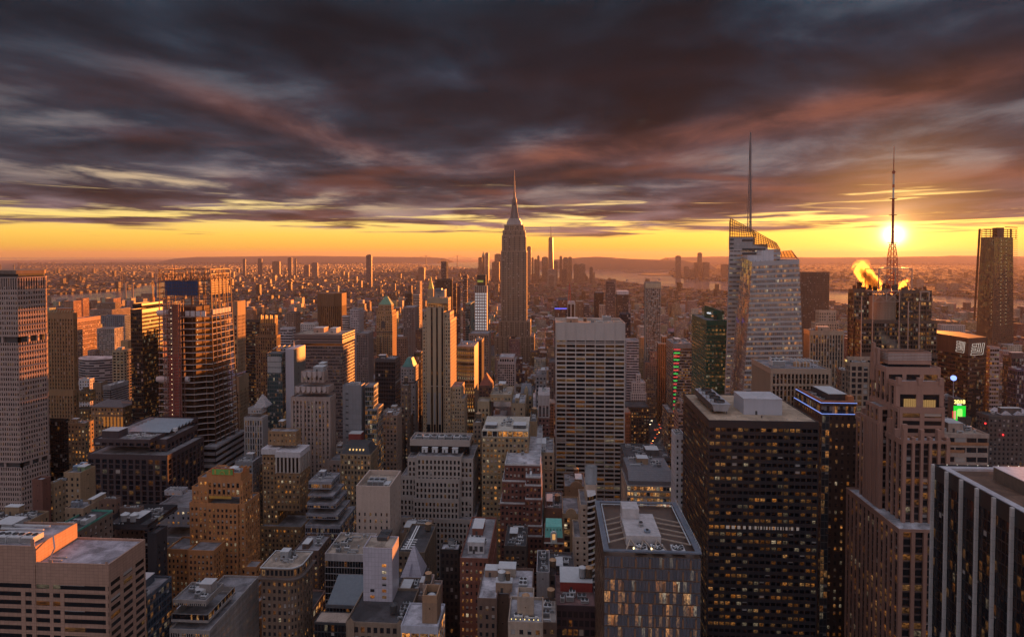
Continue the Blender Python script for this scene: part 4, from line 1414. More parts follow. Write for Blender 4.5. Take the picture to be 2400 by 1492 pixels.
# ------------------------------------------------------------------ dark bronze slab
B = Bld('office_tower', 'broad dark bronze office slab with rows of lit windows and a tan gravel roof', 'tower', WL((.026, .022, .027), .5, .15), GL(tint=(.006, .006, .008), lit=.42, blind=.04, power=.75, row=.9), roof_mat((.38, .285, .20), .12), near=True)
s = SY(bay=2.85, floor=3.62, wp=.22, hb=.50, dp=.28, db=.22, top=3.4)
s['w'] = SY(bay=2.85, floor=3.62, wp=.22, hb=.50, dp=.28, db=.22, top=3.4)
B.px(320, 1662, 1918, 988, 1602, st=s, par=.55, pt=.5)
t = B.tops[0]
B.finish()
x0, x1, y0, y1, z = t
m = MB()
row = Z(320, 1230), Z(320, 1219)
for i in range(14):
    xa = X(320, 1703 + i * 12.8)
    m.box(xa, xa + 1.9, y0 - .03, y0 + .0, row[0], row[1], skip='s')
B.part('lit_window', m, EM_((.80, .62, .56), .22), per=5)
# penthouse and cooling tower
pa, pb = X(345, 1728), X(345, 1815)
BH(B, pa, pb, 334, 352, z, 8.4, WL((.40, .41, .47), .5, .08), WL((.47, .46, .49), .6))
ca, cb = X(340, 1660), X(336, 1716)
m = MB(); m.prism([(ca + 1.5, 334, z + 1.6), (ca + 8.5, 334, z + 1.6), (ca + 8.5, 371, z + 1.6), (ca + 1.5, 371, z + 1.6)], [(ca, 333, z + 5.6), (ca + 10, 333, z + 5.6), (ca + 10, 372, z + 5.6), (ca, 372, z + 5.6)])
ct = B.part('cooling_tower', m, WL((.34, .34, .38), .5))
m = MB(); m.box(ca - .1, ca + .1, 333.5, 371.5, z + 2.0, z + 5.2); m.build('louvre', DARK(), ct)
for k in range(4):
    m = MB(); m.cyl((ca + 5.2, 338.5 + k * 9.2), 3.2, 3.0, z + 5.6, z + 6.6, 24, cap=False); m.cyl((ca + 5.2, 338.5 + k * 9.2), 3.0, 3.0, z + 5.7, z + 5.75, 24)
    m.build('fan', DARK(), ct)
    m = MB(); m.box(ca + .6, ca + 2.0, 336.5 + k * 9.2, 338.5 + k * 9.2, z + 5.6, z + 7.2); m.build('motor', GREY(), ct)
m = MB()
for k in range(10):
    for xx in (ca + 1.8, ca + 8.2):
        m.bar((xx, 334.5 + k * 4, z), (xx, 334.5 + k * 4, z + 1.6), .3)
m.build('leg', DARK(), ct)
m = MB(); m.cyl((X(330, 1782), 328), .35, .35, z, z + 1.3, 8); B.part('vent', m, DARK())
for k in range(9):
    m = MB(); m.cyl((x0 + 4 + k * 6.2, 323 + (k * 7) % 5), .12, .12, z, z + .5, 6)
    B.part('vent', m, GREY())

# ------------------------------------------------------------------ dark tower with white fins, lower right
Yb = 233.4
Xf, zt = at(2183, 1087, Yb).x + 1, at(2183, 1087, Yb).z
B = Bld('office_tower', 'black glass tower with tall white vertical fins and a brown roof', 'tower', WL((.022, .022, .026), .35), GL(tint=(.010, .011, .016), lit=.12, blind=.03, power=.8, wob=.03), roof_mat((.13, .075, .05), .2), near=True)
s = SY(bay=1.62, floor=3.6, wp=.12, hb=.12, dp=.12, db=.06, top=4.2)
B.block(Xf, Xf + 60, 150, Yb, 0, zt - 1.2, s, 'wn', par=1.2, pt=.35)
B.finish()
for k in range(10):
    yy = 233.0 - k * 7.75
    m = MB()
    w = .42
    m.box(Xf - 1.15, Xf - .2, yy - w, yy + w, 0, zt + .1)
    B.part('fin', m, WL((.52, .50, .50), .5, .12, joints=(3.6, 5)))
z = zt - 1.2
m = MB()
m.box(Xf + 1.0, Xf + 3.6, 150.5, Yb - 1, z, z + .9, skip='b'); m.box(Xf + 3.6, Xf + 59, Yb - 3.4, Yb - 1, z, z + .9, skip='bw')
B.part('roof_kerb', m, WL((.42, .40, .43), .6))
BH(B, Xf + 13, Xf + 55, 206, 222, z, 4.4, WL((.12, .09, .075)), WL((.55, .53, .57)))
m = MB()
for i in range(22):
    m.bar((Xf + 13 + i * 1.9, 206.2, z + 4.6), (Xf + 13 + i * 1.9, 206.2, z + 5.8), .1)
for h in (5.2, 5.8):
    m.bar((Xf + 13, 206.2, z + h), (Xf + 55, 206.2, z + h), .1)
B.part('railing', m, PALE())
m = MB()
for i in range(8):
    m.bar((Xf + 14 + i * 2, 198, z), (Xf + 14 + i * 2, 198, z + 1.4), .14)
m.bar((Xf + 14, 198, z + 1.4), (Xf + 30, 198, z + 1.4), .16); m.bar((Xf + 14, 198, z + .8), (Xf + 30, 198, z + .8), .14)
B.part('railing', m, WL((.5, .4, .05)), label='yellow roof railing')
m = MB()
for i in range(16):
    m.cyl((Xf + 4 + i * 3.6, Yb - .9), .1, .1, z + 1.3, z + 1.5, 6)
B.part('lamp', m, EM_((1, .9, .75), 1.6))

# ------------------------------------------------------------------ pink granite setback tower
PG = WL((.36, .20, .155), .7, .14)
B = Bld('skyscraper', 'pink granite setback tower with bold vertical piers rising past each ledge', 'skyscraper', PG, GL(tint=(.016, .014, .016), lit=.32, blind=.06), R_PALE, near=True)
sp = SY(bay=4.3, floor=3.8, wp=.32, hb=.22, dp=1.1, db=.15, top=.5)
sl_ = SY(bay=5.4, floor=3.8, wp=.30, hb=.22, dp=1.1, db=.15, top=.5)
sg_ = SY(bay=10.5, floor=7.2, wp=.22, hb=.12, dp=.4, db=.2, top=3.0)
S_ = MB()
sp['S'] = sl_['S'] = S_
shh = SY(bay=9.5, floor=3.9, wp=.2, hb=.42, dp=.35, db=.2, top=2.2)
sbl = SY(bay=60, floor=60, wp=0, hb=0, top=80)
T = [(345, 2083, 2180, 828, 2062, sbl, 864), (340, 2078, 2202, 864, 2050, sg_, 897), (333, 2101, 2210, 897, 2046, SY(bay=12.5, floor=12, wp=.3, hb=.1, dp=.4, db=.2, top=6), 958), (329, 2110, 2212, 958, 2042, shh, 1040), (322, 2119, 2219, 1035, 2010, sp, 1245), (312, 2110, 2224, 1243, 1986, sl_, None)]
for (Y, xl, xr, yt, xs, st_, yn) in T:
    st2 = dict(st_)
    if st_ is not sbl:
        st2['w'] = SY(bay=4.6, floor=3.8, wp=.34, hb=.22, dp=.9, db=.15, top=2.0, S=S_)
    B.px(Y, xl, xr, yt, xs, z0=(Z(Y, yn) - 4 if yn else 0), st=st2, par=1.0)
tops = B.tops
m = MB()
for (xp, w_, ya, yb_, yy) in ((2117, 32, 952, 922, 333), (2160, 32, 952, 924, 333)):
    for k in range(6):
        xx = X(yy, xp + k * w_ / 6)
        m.box(xx, xx + w_ / 6 * yy / FPX * .8, yy - .12, yy - .05, Z(yy, ya), Z(yy, yb_), skip='s')
LIT_T = m
# stepped wings along the left flank
y_c = 322
x_l = tops[4][0]
wing = [(2033, 930, 13), (2020, 958, 20), (2047, 800, 2.2), (2062, 836, 4)]
for (xs, yt, ext) in wing[:2]:
    yb = side_y(xs, x_l - 3, yt)
    za = Z(yb, yt)
    B.block(x_l - 3, x_l + 12, yb - ext, yb, 0, za, SY(bay=4.4, floor=3.8, wp=.4, hb=.3, dp=.8, db=.15, top=1.0, S=S_), 'nw', par=.8)
B.finish()
B.part('spandrel', S_, WL((.13, .085, .08), .6))
B.part('lit_window', LIT_T, EM_((.9, .5, .14), .32))
# pier caps that rise past the ledges
m = MB()
t = tops[4]
nb = max(1, round((t[1] - t[0]) / 4.3))
for i in range(nb + 1):
    xx = t[0] + i * (t[1] - t[0]) / nb
    h = (6.5, 2.5)[i % 2]
    m.box(xx - .85, xx + .85, t[2] - 1.2, t[2] + 1.2, t[4] - 1, t[4] + h)
for i in range(8):
    yy = t[2] + i * (t[3] - t[2]) / 7
    h = (9, 5)[i % 2] - i * .3
    m.box(t[0] - 1.2, t[0] + 1.2, yy - .8, yy + .8, t[4] - 1, t[4] + h)
t = tops[2]
for i in range(3):
    xx = t[0] + 1.2 + i * (t[1] - t[0] - 2.4) / 2
    m.box(xx - 1.1, xx + 1.1, t[2] - .9, t[2] + 1.0, t[4] - 1, t[4] + 2.8)
B.part('pier_cap', m, PG, per=6)
t = tops[1]
xx = X(352, 2051)
m = MB(); m.box(xx - 2.2, xx - .4, 350, 354, Z(352, 880), Z(352, 818)); m.box(xx - .9, xx + .6, 349, 353.6, Z(352, 880), Z(352, 806)); m.box(xx - 2.0, xx - .9, 351, 353.6, Z(352, 820), Z(352, 795))
B.part('corner_fin', m, PG)
t = tops[0]
m = MB()
zz = t[4]
for k in range(5):
    m.box(t[0] - .5, t[1] + .5, t[2] - .5, t[3] + .3, zz - 3.6 + k * .8, zz - 3.2 + k * .8)
B.part('louvre_band', m, WL((.46, .38, .36), .5))

# ------------------------------------------------------------------ brown block with blue-lit roof rail
B = Bld('office_tower', 'dark brown tower with glazed corner and blue lit roof edge around an orange terrace', 'tower', WL((.060, .034, .028), .6), GL(tint=(.03, .028, .03), lit=.42, blind=.32, bcol=(.22, .19, .18)), roof_mat((.16, .12, .11)), near=True)
s = SY(bay=3.3, floor=4.5, wp=.62, hb=.52, dp=.12, db=.08, top=1.2)
Y = 390
B.px(Y, 1927, 2010, 971, 1862, z0=0, st=s, par=.4)
B.px(Y + 1.5, 1925, 2007, 947, 1866, z0=Z(Y, 972), st=SY(bay=1.6, floor=7, wp=.06, hb=.04, dp=.1, db=.06, top=1.2), par=.9)
t, t2 = B.tops
B.finish()
m = MB()
for tt, h, o in ((t, .4, .35), (t2, .9, .35)):
    m.bar((tt[0] - o, tt[2] - o, tt[4] + h), (tt[1] + o, tt[2] - o, tt[4] + h), .34)
    m.bar((tt[0] - o, tt[2] - o, tt[4] + h), (tt[0] - o, tt[3], tt[4] + h), .34)
B.part('light_strip', m, EM_((.25, .38, 1.0), 1.0), label='blue light strip along the roof edge')
z = t2[4]
m = MB(); m.box(t2[0] + 1.2, t2[1] - 1, t2[2] + 1.2, t2[2] + 1.5, z, z + 2.1); m.box(t2[0] + 1.2, t2[0] + 1.5, t2[2] + 1.5, t2[3] - 2, z, z + 2.1); m.box(t2[1] - 4, t2[1] - .6, t2[2] + 1.7, t2[2] + 6, z, z + 4.6)
B.part('terrace_screen', m, WL((.52, .18, .07), .6), label='orange terrace screens')
BH(B, t2[0] + 7, t2[1] - 3, t2[2] + 6, t2[3] - 10, z, 5.0, WL((.05, .04, .045)))
clutter(B, (t2[0] + 2, t2[1] - 6, t2[2] + 3, t2[3] - 3, z), random.Random(4), 8, 0, False)
m = MB(); zc = 0
g = MB()
facade(m, g, [(t[0] - .18, t[2] - .3, 0), (t[0] + 4.2, t[2] - .3, 0), (t[0] + 4.2, t[2] - .3, t[4] - .4), (t[0] - .18, t[2] - .3, t[4] - .4)], SY(bay=2.1, floor=4.5, wp=.06, hb=.12, dp=.1, db=.06, top=.5), 77)
B.part('corner_glazing', g, GL(tint=(.04, .05, .06), lit=.35, blind=.1)); B.part('corner_frame', m, WL((.12, .13, .14), .4))

# pale finned box
B = Bld('office_building', 'beige stone office block with tall close set fins and a machinery roof', 'building', WL((.37, .265, .20), .8, .12), GL(tint=(.014, .012, .013), lit=.16, blind=.04), R_GREY, near=True)
s = SY(bay=2.55, floor=4.0, wp=.34, hb=.16, dp=1.1, db=.06, top=3.2)
B.px(440, 1809, 1942, 865, 1765, st=s, par=.6)
t = B.tops[0]
B.finish()
m = MB(); zz = Z(440, 896); m.box(t[0] - 1.2, t[1] + 1.2, t[2] - 1.25, t[2] - .2, zz, zz + 1.5); B.part('belt', m, WL((.37, .265, .20)))
rnd = random.Random(77)
aircon(B, t[0] + 4, t[2] + 10, t[4], 9, 7, 4, 3, PALE()); aircon(B, t[0] + 8, t[2] + 22, t[4], 8, 6, 4, 2, PALE())
for k in range(2):
    m = MB(); m.cyl((t[0] + 22 + 6 * k, t[2] + 12), 2.6, 2.6, t[4], t[4] + 2.4, 18); m.cyl((t[0] + 22 + 6 * k, t[2] + 12), 2.8, .3, t[4] + 2.4, t[4] + 4, 18); B.part('tank_cover', m, TIN())
m = MB()
for k in range(7):
    m.bar((t[0] + 20 + k * 2.4, t[2] + 8, t[4] + 4), (t[0] + 19 + k * 2.4, t[2] + 22, t[4] + 4.4), .35)
    m.bar((t[0] + 20 + k * 2.4, t[2] + 8, t[4]), (t[0] + 20 + k * 2.4, t[2] + 8, t[4] + 4), .3)
m.bar((t[0] + 16, t[2] + 20, t[4] + 4.6), (t[0] + 36, t[2] + 8, t[4] + 4.6), .5)
B.part('pipe_rack', m, PALE())
# ------------------------------------------------------------------ middle distance: the named towers of the view
# white ribbed office slab (frontal, in the middle of the view)
B = Bld('office_tower', 'white travertine office slab with seven bays of dark ribbon windows', 'tower', WL((.47, .41, .39), .7, .1), GL(tint=(.010, .009, .009), lit=.32, blind=.03, power=.6, row=.85), R_TAN, near=True)
s = SY(bay=9.2, floor=3.95, wp=.085, hb=.38, dp=.55, db=.4, top=15.5)
B.px(560, 1304, 1464, 758, None, st=s, par=.8, depth=46)
t = B.tops[0]
B.finish()
m = MB()
zz = t[4]
n_ = max(1, round((t[1] - t[0]) / 9.2))
for i in range(n_ + 1):
    xx = t[0] + i * (t[1] - t[0]) / n_
    m.box(xx - .38, xx + .38, t[2] - .95, t[2] - .58, zz - 15.5, zz + .3)
m.box(t[0] - .6, t[1] + .6, t[2] - .9, t[2] - .58, zz - 17.2, zz - 16.6)
B.part('attic_pier', m, WL((.47, .41, .39), .7, .1), per=6)
BH(B, t[0] + 10, t[0] + 20, t[2] + 8, t[2] + 20, zz, 3.6, WL((.42, .25, .17)))
aircon(B, t[1] - 18, t[2] + 22, zz, 8, 10, 4.5, 2, PALE())
water_tank(B, t[0] + 27, t[2] + 14, zz, 1.6, 3, .5)
clutter(B, (t[0] + 24, t[1] - 2, t[2] + 4, t[2] + 30, zz), random.Random(44), 5, 0, False)

# art deco slab with three dark stripes
LM = WL((.43, .315, .215), .85, .12)
B = Bld('skyscraper', 'slender beige art deco tower with three black window stripes down its front', 'skyscraper', LM, GL(lit=.3, blind=.25), R_GREY, near=True)
Y = 590
s = SY(bay=2.5, floor=3.55, wp=.52, hb=.45, dp=.3, db=.22, top=2.0)
sE = dict(s); sE['n'] = SY(bay=60, floor=60, wp=0, hb=0, top=200)
B.px(Y - 1, 1000, 1046, 720, None, z0=0, st=sE, par=0, depth=30)
B.px(Y + 2, 1002, 1050, 699, 1056, z0=Z(Y, 730), st=sE, par=.6)
B.px(Y, 991, 1055, 752, 1069, st=s, par=.8)
B.px(Y + 1, 995, 1054, 733, 1063, z0=Z(Y, 760), st=s, par=.8)
B.px(Y + 4, 1054, 1080, 907, 1088, st=s, par=.8)
B.px(Y + 2, 1054, 1088, 935, 1095, st=s, par=.8)
t = B.tops[0]
B.finish()
m, g = MB(), MB()
zb = 0
for xp in (1013.5, 1025.6, 1038):
    xa = X(Y, xp)
    g.face([(xa - .85, t[2] - .36, 0), (xa + .85, t[2] - .36, 0), (xa + .85, t[2] - .36, Z(Y, 722)), (xa - .85, t[2] - .36, Z(Y, 722))], [(0, 0), (1, 0), (1, 60), (0, 60)])
    for sgn in (-1, 1):
        m.box(xa + sgn * 1.2 - .3, xa + sgn * 1.2 + .3, t[2] - .75, t[2] - .34, 0, Z(Y, 716))
B.part('window_stripe', g, GL(tint=(.006, .006, .007), lit=.04, blind=.02)); B.part('stripe_pier', m, LM)
m = MB()
for i in range(12):
    xa = X(Y + 2, 1003 + i * 4.1); m.box(xa, xa + .7, Y + 1.2, Y + 2.4, Z(Y, 712), Z(Y, 697))
B.part('crown_fluting', m, LM)
tt = B.tops[1]
BH(B, X(Y, 1017), X(Y, 1040), Y + 8, Y + 18, tt[4], (699 - 680) / FPX * Y, WL((.34, .30, .27)))
aircon(B, X(Y, 1019), Y + 6, tt[4] + 6, 6, 6, 3.5, 2)

# cream tower with green pyramid roof
B = Bld('skyscraper', 'tan stone tower with a pale green copper pyramid roof', 'skyscraper', WL((.32, .20, .11), .85, .15), GL(lit=.3, blind=.15), R_GREY, near=True)
Y = 900
s = SY(bay=3.0, floor=3.7, wp=.5, hb=.42, dp=.4, db=.25, top=2)
for (dy, xl, xr, yt, xs, bot) in ((0, 883, 919, 738, 929, 0), (2, 885, 918, 728, 927, 745), (4, 888, 917, 714, 922, 732)):
    B.px(Y + dy, xl, xr, yt, xs, z0=Z(Y, bot) if bot else 0, st=s, par=.6)
t = B.tops[2]; t0 = B.tops[0]
m = MB()
m.prism([(t[0] - .6, t[2] - .6, t[4]), (t[1] + .6, t[2] - .6, t[4]), (t[1] + .6, t[3], t[4]), (t[0] - .6, t[3], t[4])], [(X(Y, 900), Y + 9, Z(Y + 9, 696)), (X(Y, 906), Y + 9, Z(Y + 9, 696)), (X(Y, 906), Y + 13, Z(Y + 9, 696)), (X(Y, 900), Y + 13, Z(Y + 9, 696))])
B.part('pyramid_roof', m, WL((.11, .25, .17), .6, .25))
m = MB(); xm = X(Y, 899)
for i in range(9):
    a, b = math.pi * i / 9, math.pi * (i + 1) / 9
    m.face([(xm, Y - .5, Z(Y, 760)), (xm + 3 * math.cos(b), Y - .5, Z(Y, 760) + 4 * math.sin(b)), (xm + 3 * math.cos(a), Y - .5, Z(Y, 760) + 4 * math.sin(a))])
m.box(xm - 3, xm + 3, Y - .55, Y - .45, Z(Y, 772), Z(Y, 760))
B.part('arched_window', m, DARK())
m = MB()
for k in range(3):
    xa = X(Y, 893 + k * 8)
    m.box(xa - .7, xa + .7, Y - .52, Y - .42, Z(Y, 838), Z(Y, 792))
m.box(t0[0] - .9, t0[1] + .9, Y - .95, Y - .44, Z(Y, 782), Z(Y, 780))
B.part('window_stripe', m, DARK())
B.finish()

# ribbon office block
B = Bld('office_building', 'wide office block with stacked ribbon windows and a dark banded top', 'building', WL((.19, .16, .16), .6, .1), GL(tint=(.05, .05, .055), lit=.10, blind=.35, bcol=(.20, .19, .2)), R_TAN, near=True)
s = SY(bay=1.9, floor=3.7, wp=.10, hb=.40, dp=.12, db=.3, top=1.0)
B.px(660, 690, 802, 810, 830, st=s, par=0)
B.px(660, 690, 802, 784, 831, z0=Z(660, 809.6), st=SY(bay=60, floor=3.0, wp=0, hb=.5, dp=.1, db=.35, top=1.2), par=.6)
t = B.tops[1]
B.finish()
BH(B, t[0] + 14, t[0] + 26, t[2] + 20, t[2] + 34, t[4], 5, WL((.38, .25, .2)))
BH(B, t[0] + 34, t[0] + 42, t[2] + 16, t[2] + 30, t[4], 5, WL((.42, .36, .34)))
# teal glass with white side
B = Bld('glass_tower', 'teal glass tower with a white slab wall on its western side', 'tower', WL((.10, .13, .14), .4, .1), GL(tint=(.035, .075, .085), lit=.25, blind=.12, spec=.7), R_GREY, near=True)
Y = 560
B.px(Y, 626, 672, 828, None, st=SY(bay=1.8, floor=3.7, wp=.1, hb=.16, dp=.12, db=.08, top=1.0), par=.6, depth=30)
xw0, xw1 = X(Y, 672), X(Y, 691)
yb = side_y(715, xw1, 818)
B.block(xw0 + .3, xw1, Y - 1, yb, 0, Z(Y, 825), SY(bay=50, floor=50, wp=0, hb=0, top=300), 'ne', par=.6)
B.finish()
m = MB(); m.box(xw0 + .1, xw1 + .25, Y - 1.4, yb, 0, Z(Y, 823)); B.part('slab_wall', m, WL((.42, .40, .46), .6, .08))
m = MB()
for i in range(9):
    for j in range(2):
        yy = Y + 8 + j * (yb - Y) * .45
        m.box(xw1 + .2, xw1 + .32, yy, yy + 1.2, Z(Y, 860 + i * 15), Z(Y, 854 + i * 15))
B.part('slit_window', m, DARK(), per=6)
m = MB()
for k in range(3):
    m.box(X(Y, 629), X(Y, 661), Y - .5, Y - .3, Z(Y, 854 + k * 13.5), Z(Y, 842 + k * 13.5))
B.part('louvre_panel', m, WL((.36, .38, .40), .4), per=6)
m = MB(); z = Z(Y, 828)
for k in range(4):
    m.bar((X(Y, 636) + k * 5, Y + 5, z + .6), (X(Y, 630) + k * 5, Y + 26, z + 1.2), .8)
m.bar((X(Y, 680), Y + 10, z), (X(Y, 680), Y + 10, z + 8), .5); m.bar((X(Y, 672), Y + 10, z + 5), (X(Y, 690), Y + 12, z + 9), .5)
B.part('roof_gantry', m, GREY())
# art deco mid tower with scalloped crown
B = Bld('skyscraper', 'pale stone art deco tower with scalloped ledges and a blocky crown', 'skyscraper', WL((.33, .25, .225), .8, .15), GL(lit=.35, blind=.45), R_GREY, near=True)
Y = 470
s = SY(bay=3.1, floor=3.6, wp=.44, hb=.36, dp=.85, db=.2, top=2.4, group=3, gw=.7, gd=1.1)
rows = [(4, 709, 757, 873, 766, s, 905), (2, 694, 768, 908, 780, s, 930), (0, 685, 772, 932, 785, s, 0), (-4, 770, 799, 1080, 815, s, 0), (-5, 764, 812, 1108, 834, s, 0)]
for (dy, xl, xr, yt, xs, st_, bot) in rows:
    B.px(Y + dy, xl, xr, yt, xs, z0=Z(Y, bot) if bot else 0, st=st_, par=1.0)
tops = B.tops
B.finish()
m = MB()
for t, dz in ((tops[0], 2.6), (tops[1], 2.6)):
    n_ = max(3, round((t[1] - t[0]) / 4.4))
    for i in range(n_):
        xa = t[0] + (i + .5) * (t[1] - t[0]) / n_
        m.box(xa - 1.5, xa + 1.5, t[2] - 1.6, t[2] - 1.1, t[4] - dz, t[4] + 1.2)
        m.box(xa - .9, xa + .9, t[2] - 1.6, t[2] - 1.1, t[4] - dz - 1.0, t[4] - dz)
B.part('scallop', m, WL((.44, .36, .35)), per=6)
t = tops[0]
BH(B, X(Y, 726), X(Y, 750), Y + 8, Y + 16, t[4], 3.8, GREY(), PALE()); BH(B, X(Y, 728), X(Y, 741), Y + 18, Y + 26, t[4], 5.0, GREY(), PALE())

# black block and grey blank block near fifth avenue
SI('office_tower', 'black glass block with a pale banded end wall', 'tower', 560, [(879, 926, 843, 938)], SY(bay=1.6, floor=3.7, wp=.08, hb=.12, dp=.08, db=.06, top=2.0, e=SY(bay=30, floor=3.7, wp=.02, hb=.4, dp=.2, db=.3, top=2)), WL((.055, .055, .065), .4), GL(tint=(.012, .013, .016), lit=.04, blind=.02), R_GREY, n=3, near=True)
B = Bld('office_tower', 'grey blank walled tower with a yellow lit glass flank', 'tower', WL((.21, .215, .24), .5, .08, joints=(4, 3)), GL(tint=(.03, .04, .035), lit=.5, blind=.05), R_GREY, near=False)
Y = 480
B.px(Y, 804, 855, 904, None, st=SY(bay=50, floor=50, wp=0, hb=0, top=300), par=.8, depth=34)
B.px(Y + 2, 855.4, 876, 905, 886, st=SY(bay=1.8, floor=3.8, wp=.08, hb=.2, dp=.1, db=.1, top=.8), par=.8)
t = B.tops[0]
B.px(Y - 2, 862, 882, 960, 898, st=SY(bay=1.8, floor=3.8, wp=.08, hb=.2, dp=.1, db=.1, top=.8), par=.4)
clutter(B, t, random.Random(2), 7, 0, False); B.finish()
m = MB()
for k in range(9):
    m.box(X(Y, 811), X(Y, 817), Y - .5, Y - .3, Z(Y, 930 + k * 15), Z(Y, 927 + k * 15))
B.part('slot_window', m, DARK(), per=6)
# tan gridded tower by fifth avenue
SI('brick_building', 'tan gridded masonry tower standing on the avenue below the black block', 'building', 520, [(897, 930, 975, 941)], SY(bay=3.0, floor=3.6, wp=.5, hb=.45, dp=.3, db=.2, top=1.5), WL((.28, .20, .16)), GL(lit=.2, blind=.25), R_GREY, n=4, near=True)
SI('brick_building', 'low beige cornice building tucked behind the tan gridded tower', 'building', 545, [(899, 932, 966, 944)], P_OLD, WL((.34, .27, .22)), GL(lit=.4, blind=.2), R_PALE, n=5)
for k, (xl, xr, yt, xs, Y, c, lb) in enumerate([
        (936, 950, 1000, 962, 560, (.16, .10, .085), 'slim brown brick house left of the beige art deco tower'),
        (948, 960, 978, 972, 600, (.20, .15, .13), 'narrow stone house in the avenue row behind the slim brown brick house'),
        (955, 968, 950, 985, 640, (.13, .10, .10), 'dark narrow avenue building with a curved white roof rail')]):
    SI('brick_building', lb, 'building', Y, [(xl, xr, yt, xs)], P_OLD, WL(c), GL(lit=.3, blind=.15), R_GREY, n=2)
# mansard
B = SI('office_building', 'dark mansard roofed building with lit dormers and a tan stone front', 'building', 450, [(799, 868, 1064, 884)], SY(bay=2.6, floor=3.8, wp=.45, hb=.4, dp=.35, db=.2, top=1.2), WL((.26, .185, .12)), GL(lit=.4, blind=.1), R_DARK, par=0)
t = B.tops[0]
m = MB(); m.prism([(t[0], t[2], t[4]), (t[1], t[2], t[4]), (t[1], t[3], t[4]), (t[0], t[3], t[4])], [(t[0] + 2, t[2] + 4, t[4] + 6.5), (t[1] - 3, t[2] + 4, t[4] + 6.5), (t[1] - 3, t[3] - 3, t[4] + 6.5), (t[0] + 2, t[3] - 3, t[4] + 6.5)])
mr = B.part('mansard_roof', m, WL((.045, .048, .055), .7))
m = MB()
for k in range(5):
    xa = t[0] + 6 + k * 2.6; m.box(xa, xa + .9, t[2] + 1.2, t[2] + 2.6, t[4] + 2.4, t[4] + 3.6)
m.build('dormer', EM_((1., .6, .22), 1.0), mr)
BH(B, X(470, 817), X(470, 845), 470, 478, t[4], 9.5, WL((.20, .04, .035)))
# grey small behind white-crown tower
SI('brick_building', 'grey brick block with lit windows left of the white crowned brown tower', 'building', 450, [(588, 617, 1092, None)], P_OLD, WL((.22, .17, .14)), GL(lit=.5, blind=.1), R_GREY, n=4)
SI('brick_building', 'pale flat roofed block with curved vents behind the orange brick tower', 'building', 440, [(552, 592, 1084, 612)], P_OLD, WL((.20, .20, .22)), GL(lit=.3, blind=.1), R_PALE, n=7)
# classical stepped tower
B = Bld('office_building', 'white classical tower with columns and a stepped pyramid top', 'building', WL((.38, .355, .36), .8, .12), GL(lit=.25, blind=.1), R_PALE, near=False)
Y = 520
s = SY(bay=2.2, floor=5.5, wp=.45, hb=.2, dp=.6, db=.2, top=1.8)
B.px(Y + 3, 582, 624, 958, None, z0=Z(Y, 983), st=SY(bay=2.6, floor=4.0, wp=.6, hb=.5, dp=.2, top=1.5), depth=24)
B.px(Y, 574, 627, 980, None, z0=0, st=s, depth=30)
t = B.tops[0]
m = MB()
zz, xc, yc = t[4], X(Y + 3, 603), Y + 14
for k in range(7):
    h = 7.2 - k * 1.0
    m.box(xc - h * .8, xc + h * .8, yc - h * .8, yc + h * .8, zz + k * 1.5, zz + (k + 1) * 1.5 - .02 * k, skip='b')
B.part('stepped_roof', m, WL((.46, .43, .45)))
B.finish()

# crown tower with lit spiky top, and dark neighbour
B = Bld('skyscraper', 'dark gothic tower with a crown of gilded finials', 'skyscraper', WL((.17, .11, .065), .8, .2), GL(lit=.25, blind=.05), R_DARK, near=False)
Y = 680
s = SY(bay=2.6, floor=3.7, wp=.45, hb=.35, dp=.6, db=.15, top=2)
B.px(Y + 3, 610, 646, 757, 650, z0=Z(Y, 792), st=s, par=0)
B.px(Y, 600, 648, 787, 656, z0=0, st=s)
t = B.tops[0]
m = MB()
for i in range(7):
    xx = t[0] + (i + .3) * (t[1] - t[0]) / 6.6
    h = (9.5, 5)[i % 2]
    m.box(xx - .6, xx + .6, t[2] - .4, t[2] + .9, t[4] - 3, t[4] + h)
    m.box(xx - .6, xx + .6, t[3] - 1.2, t[3], t[4] - 3, t[4] + h * .9)
for i in range(4):
    yy = t[2] + 2 + i * (t[3] - t[2] - 3) / 3
    m.box(t[1] - .9, t[1] + .4, yy - .6, yy + .6, t[4] - 3, t[4] + (9, 6)[i % 2])
B.part('finial', m, WL((.45, .26, .09), .5), per=6)
m = MB(); m.box(t[0] + 3, t[1] - 3, t[2] + 3, t[3] - 2, t[4], t[4] + 5); B.part('crown_core', m, WL((.20, .12, .07)))
B.finish()
SI('office_tower', 'black glass slab between the construction tower and the gilded crown', 'tower', 720, [(575, 606, 752, 612)], P_RIB, WL((.045, .04, .04), .5), GL(tint=(.01, .01, .012), lit=.25, blind=.03), R_DARK)
SI('skyscraper', 'tan setback tower rising right behind the construction tower, lit at the top', 'skyscraper', 620, [(547, 556, 708, 574, 0), (547, 560, 884, 582, -4)], SY(bay=2.8, floor=3.7, wp=.5, hb=.4, dp=.4, db=.2, top=14), WL((.28, .20, .13)), GL(lit=.25, blind=.1), R_GREY)

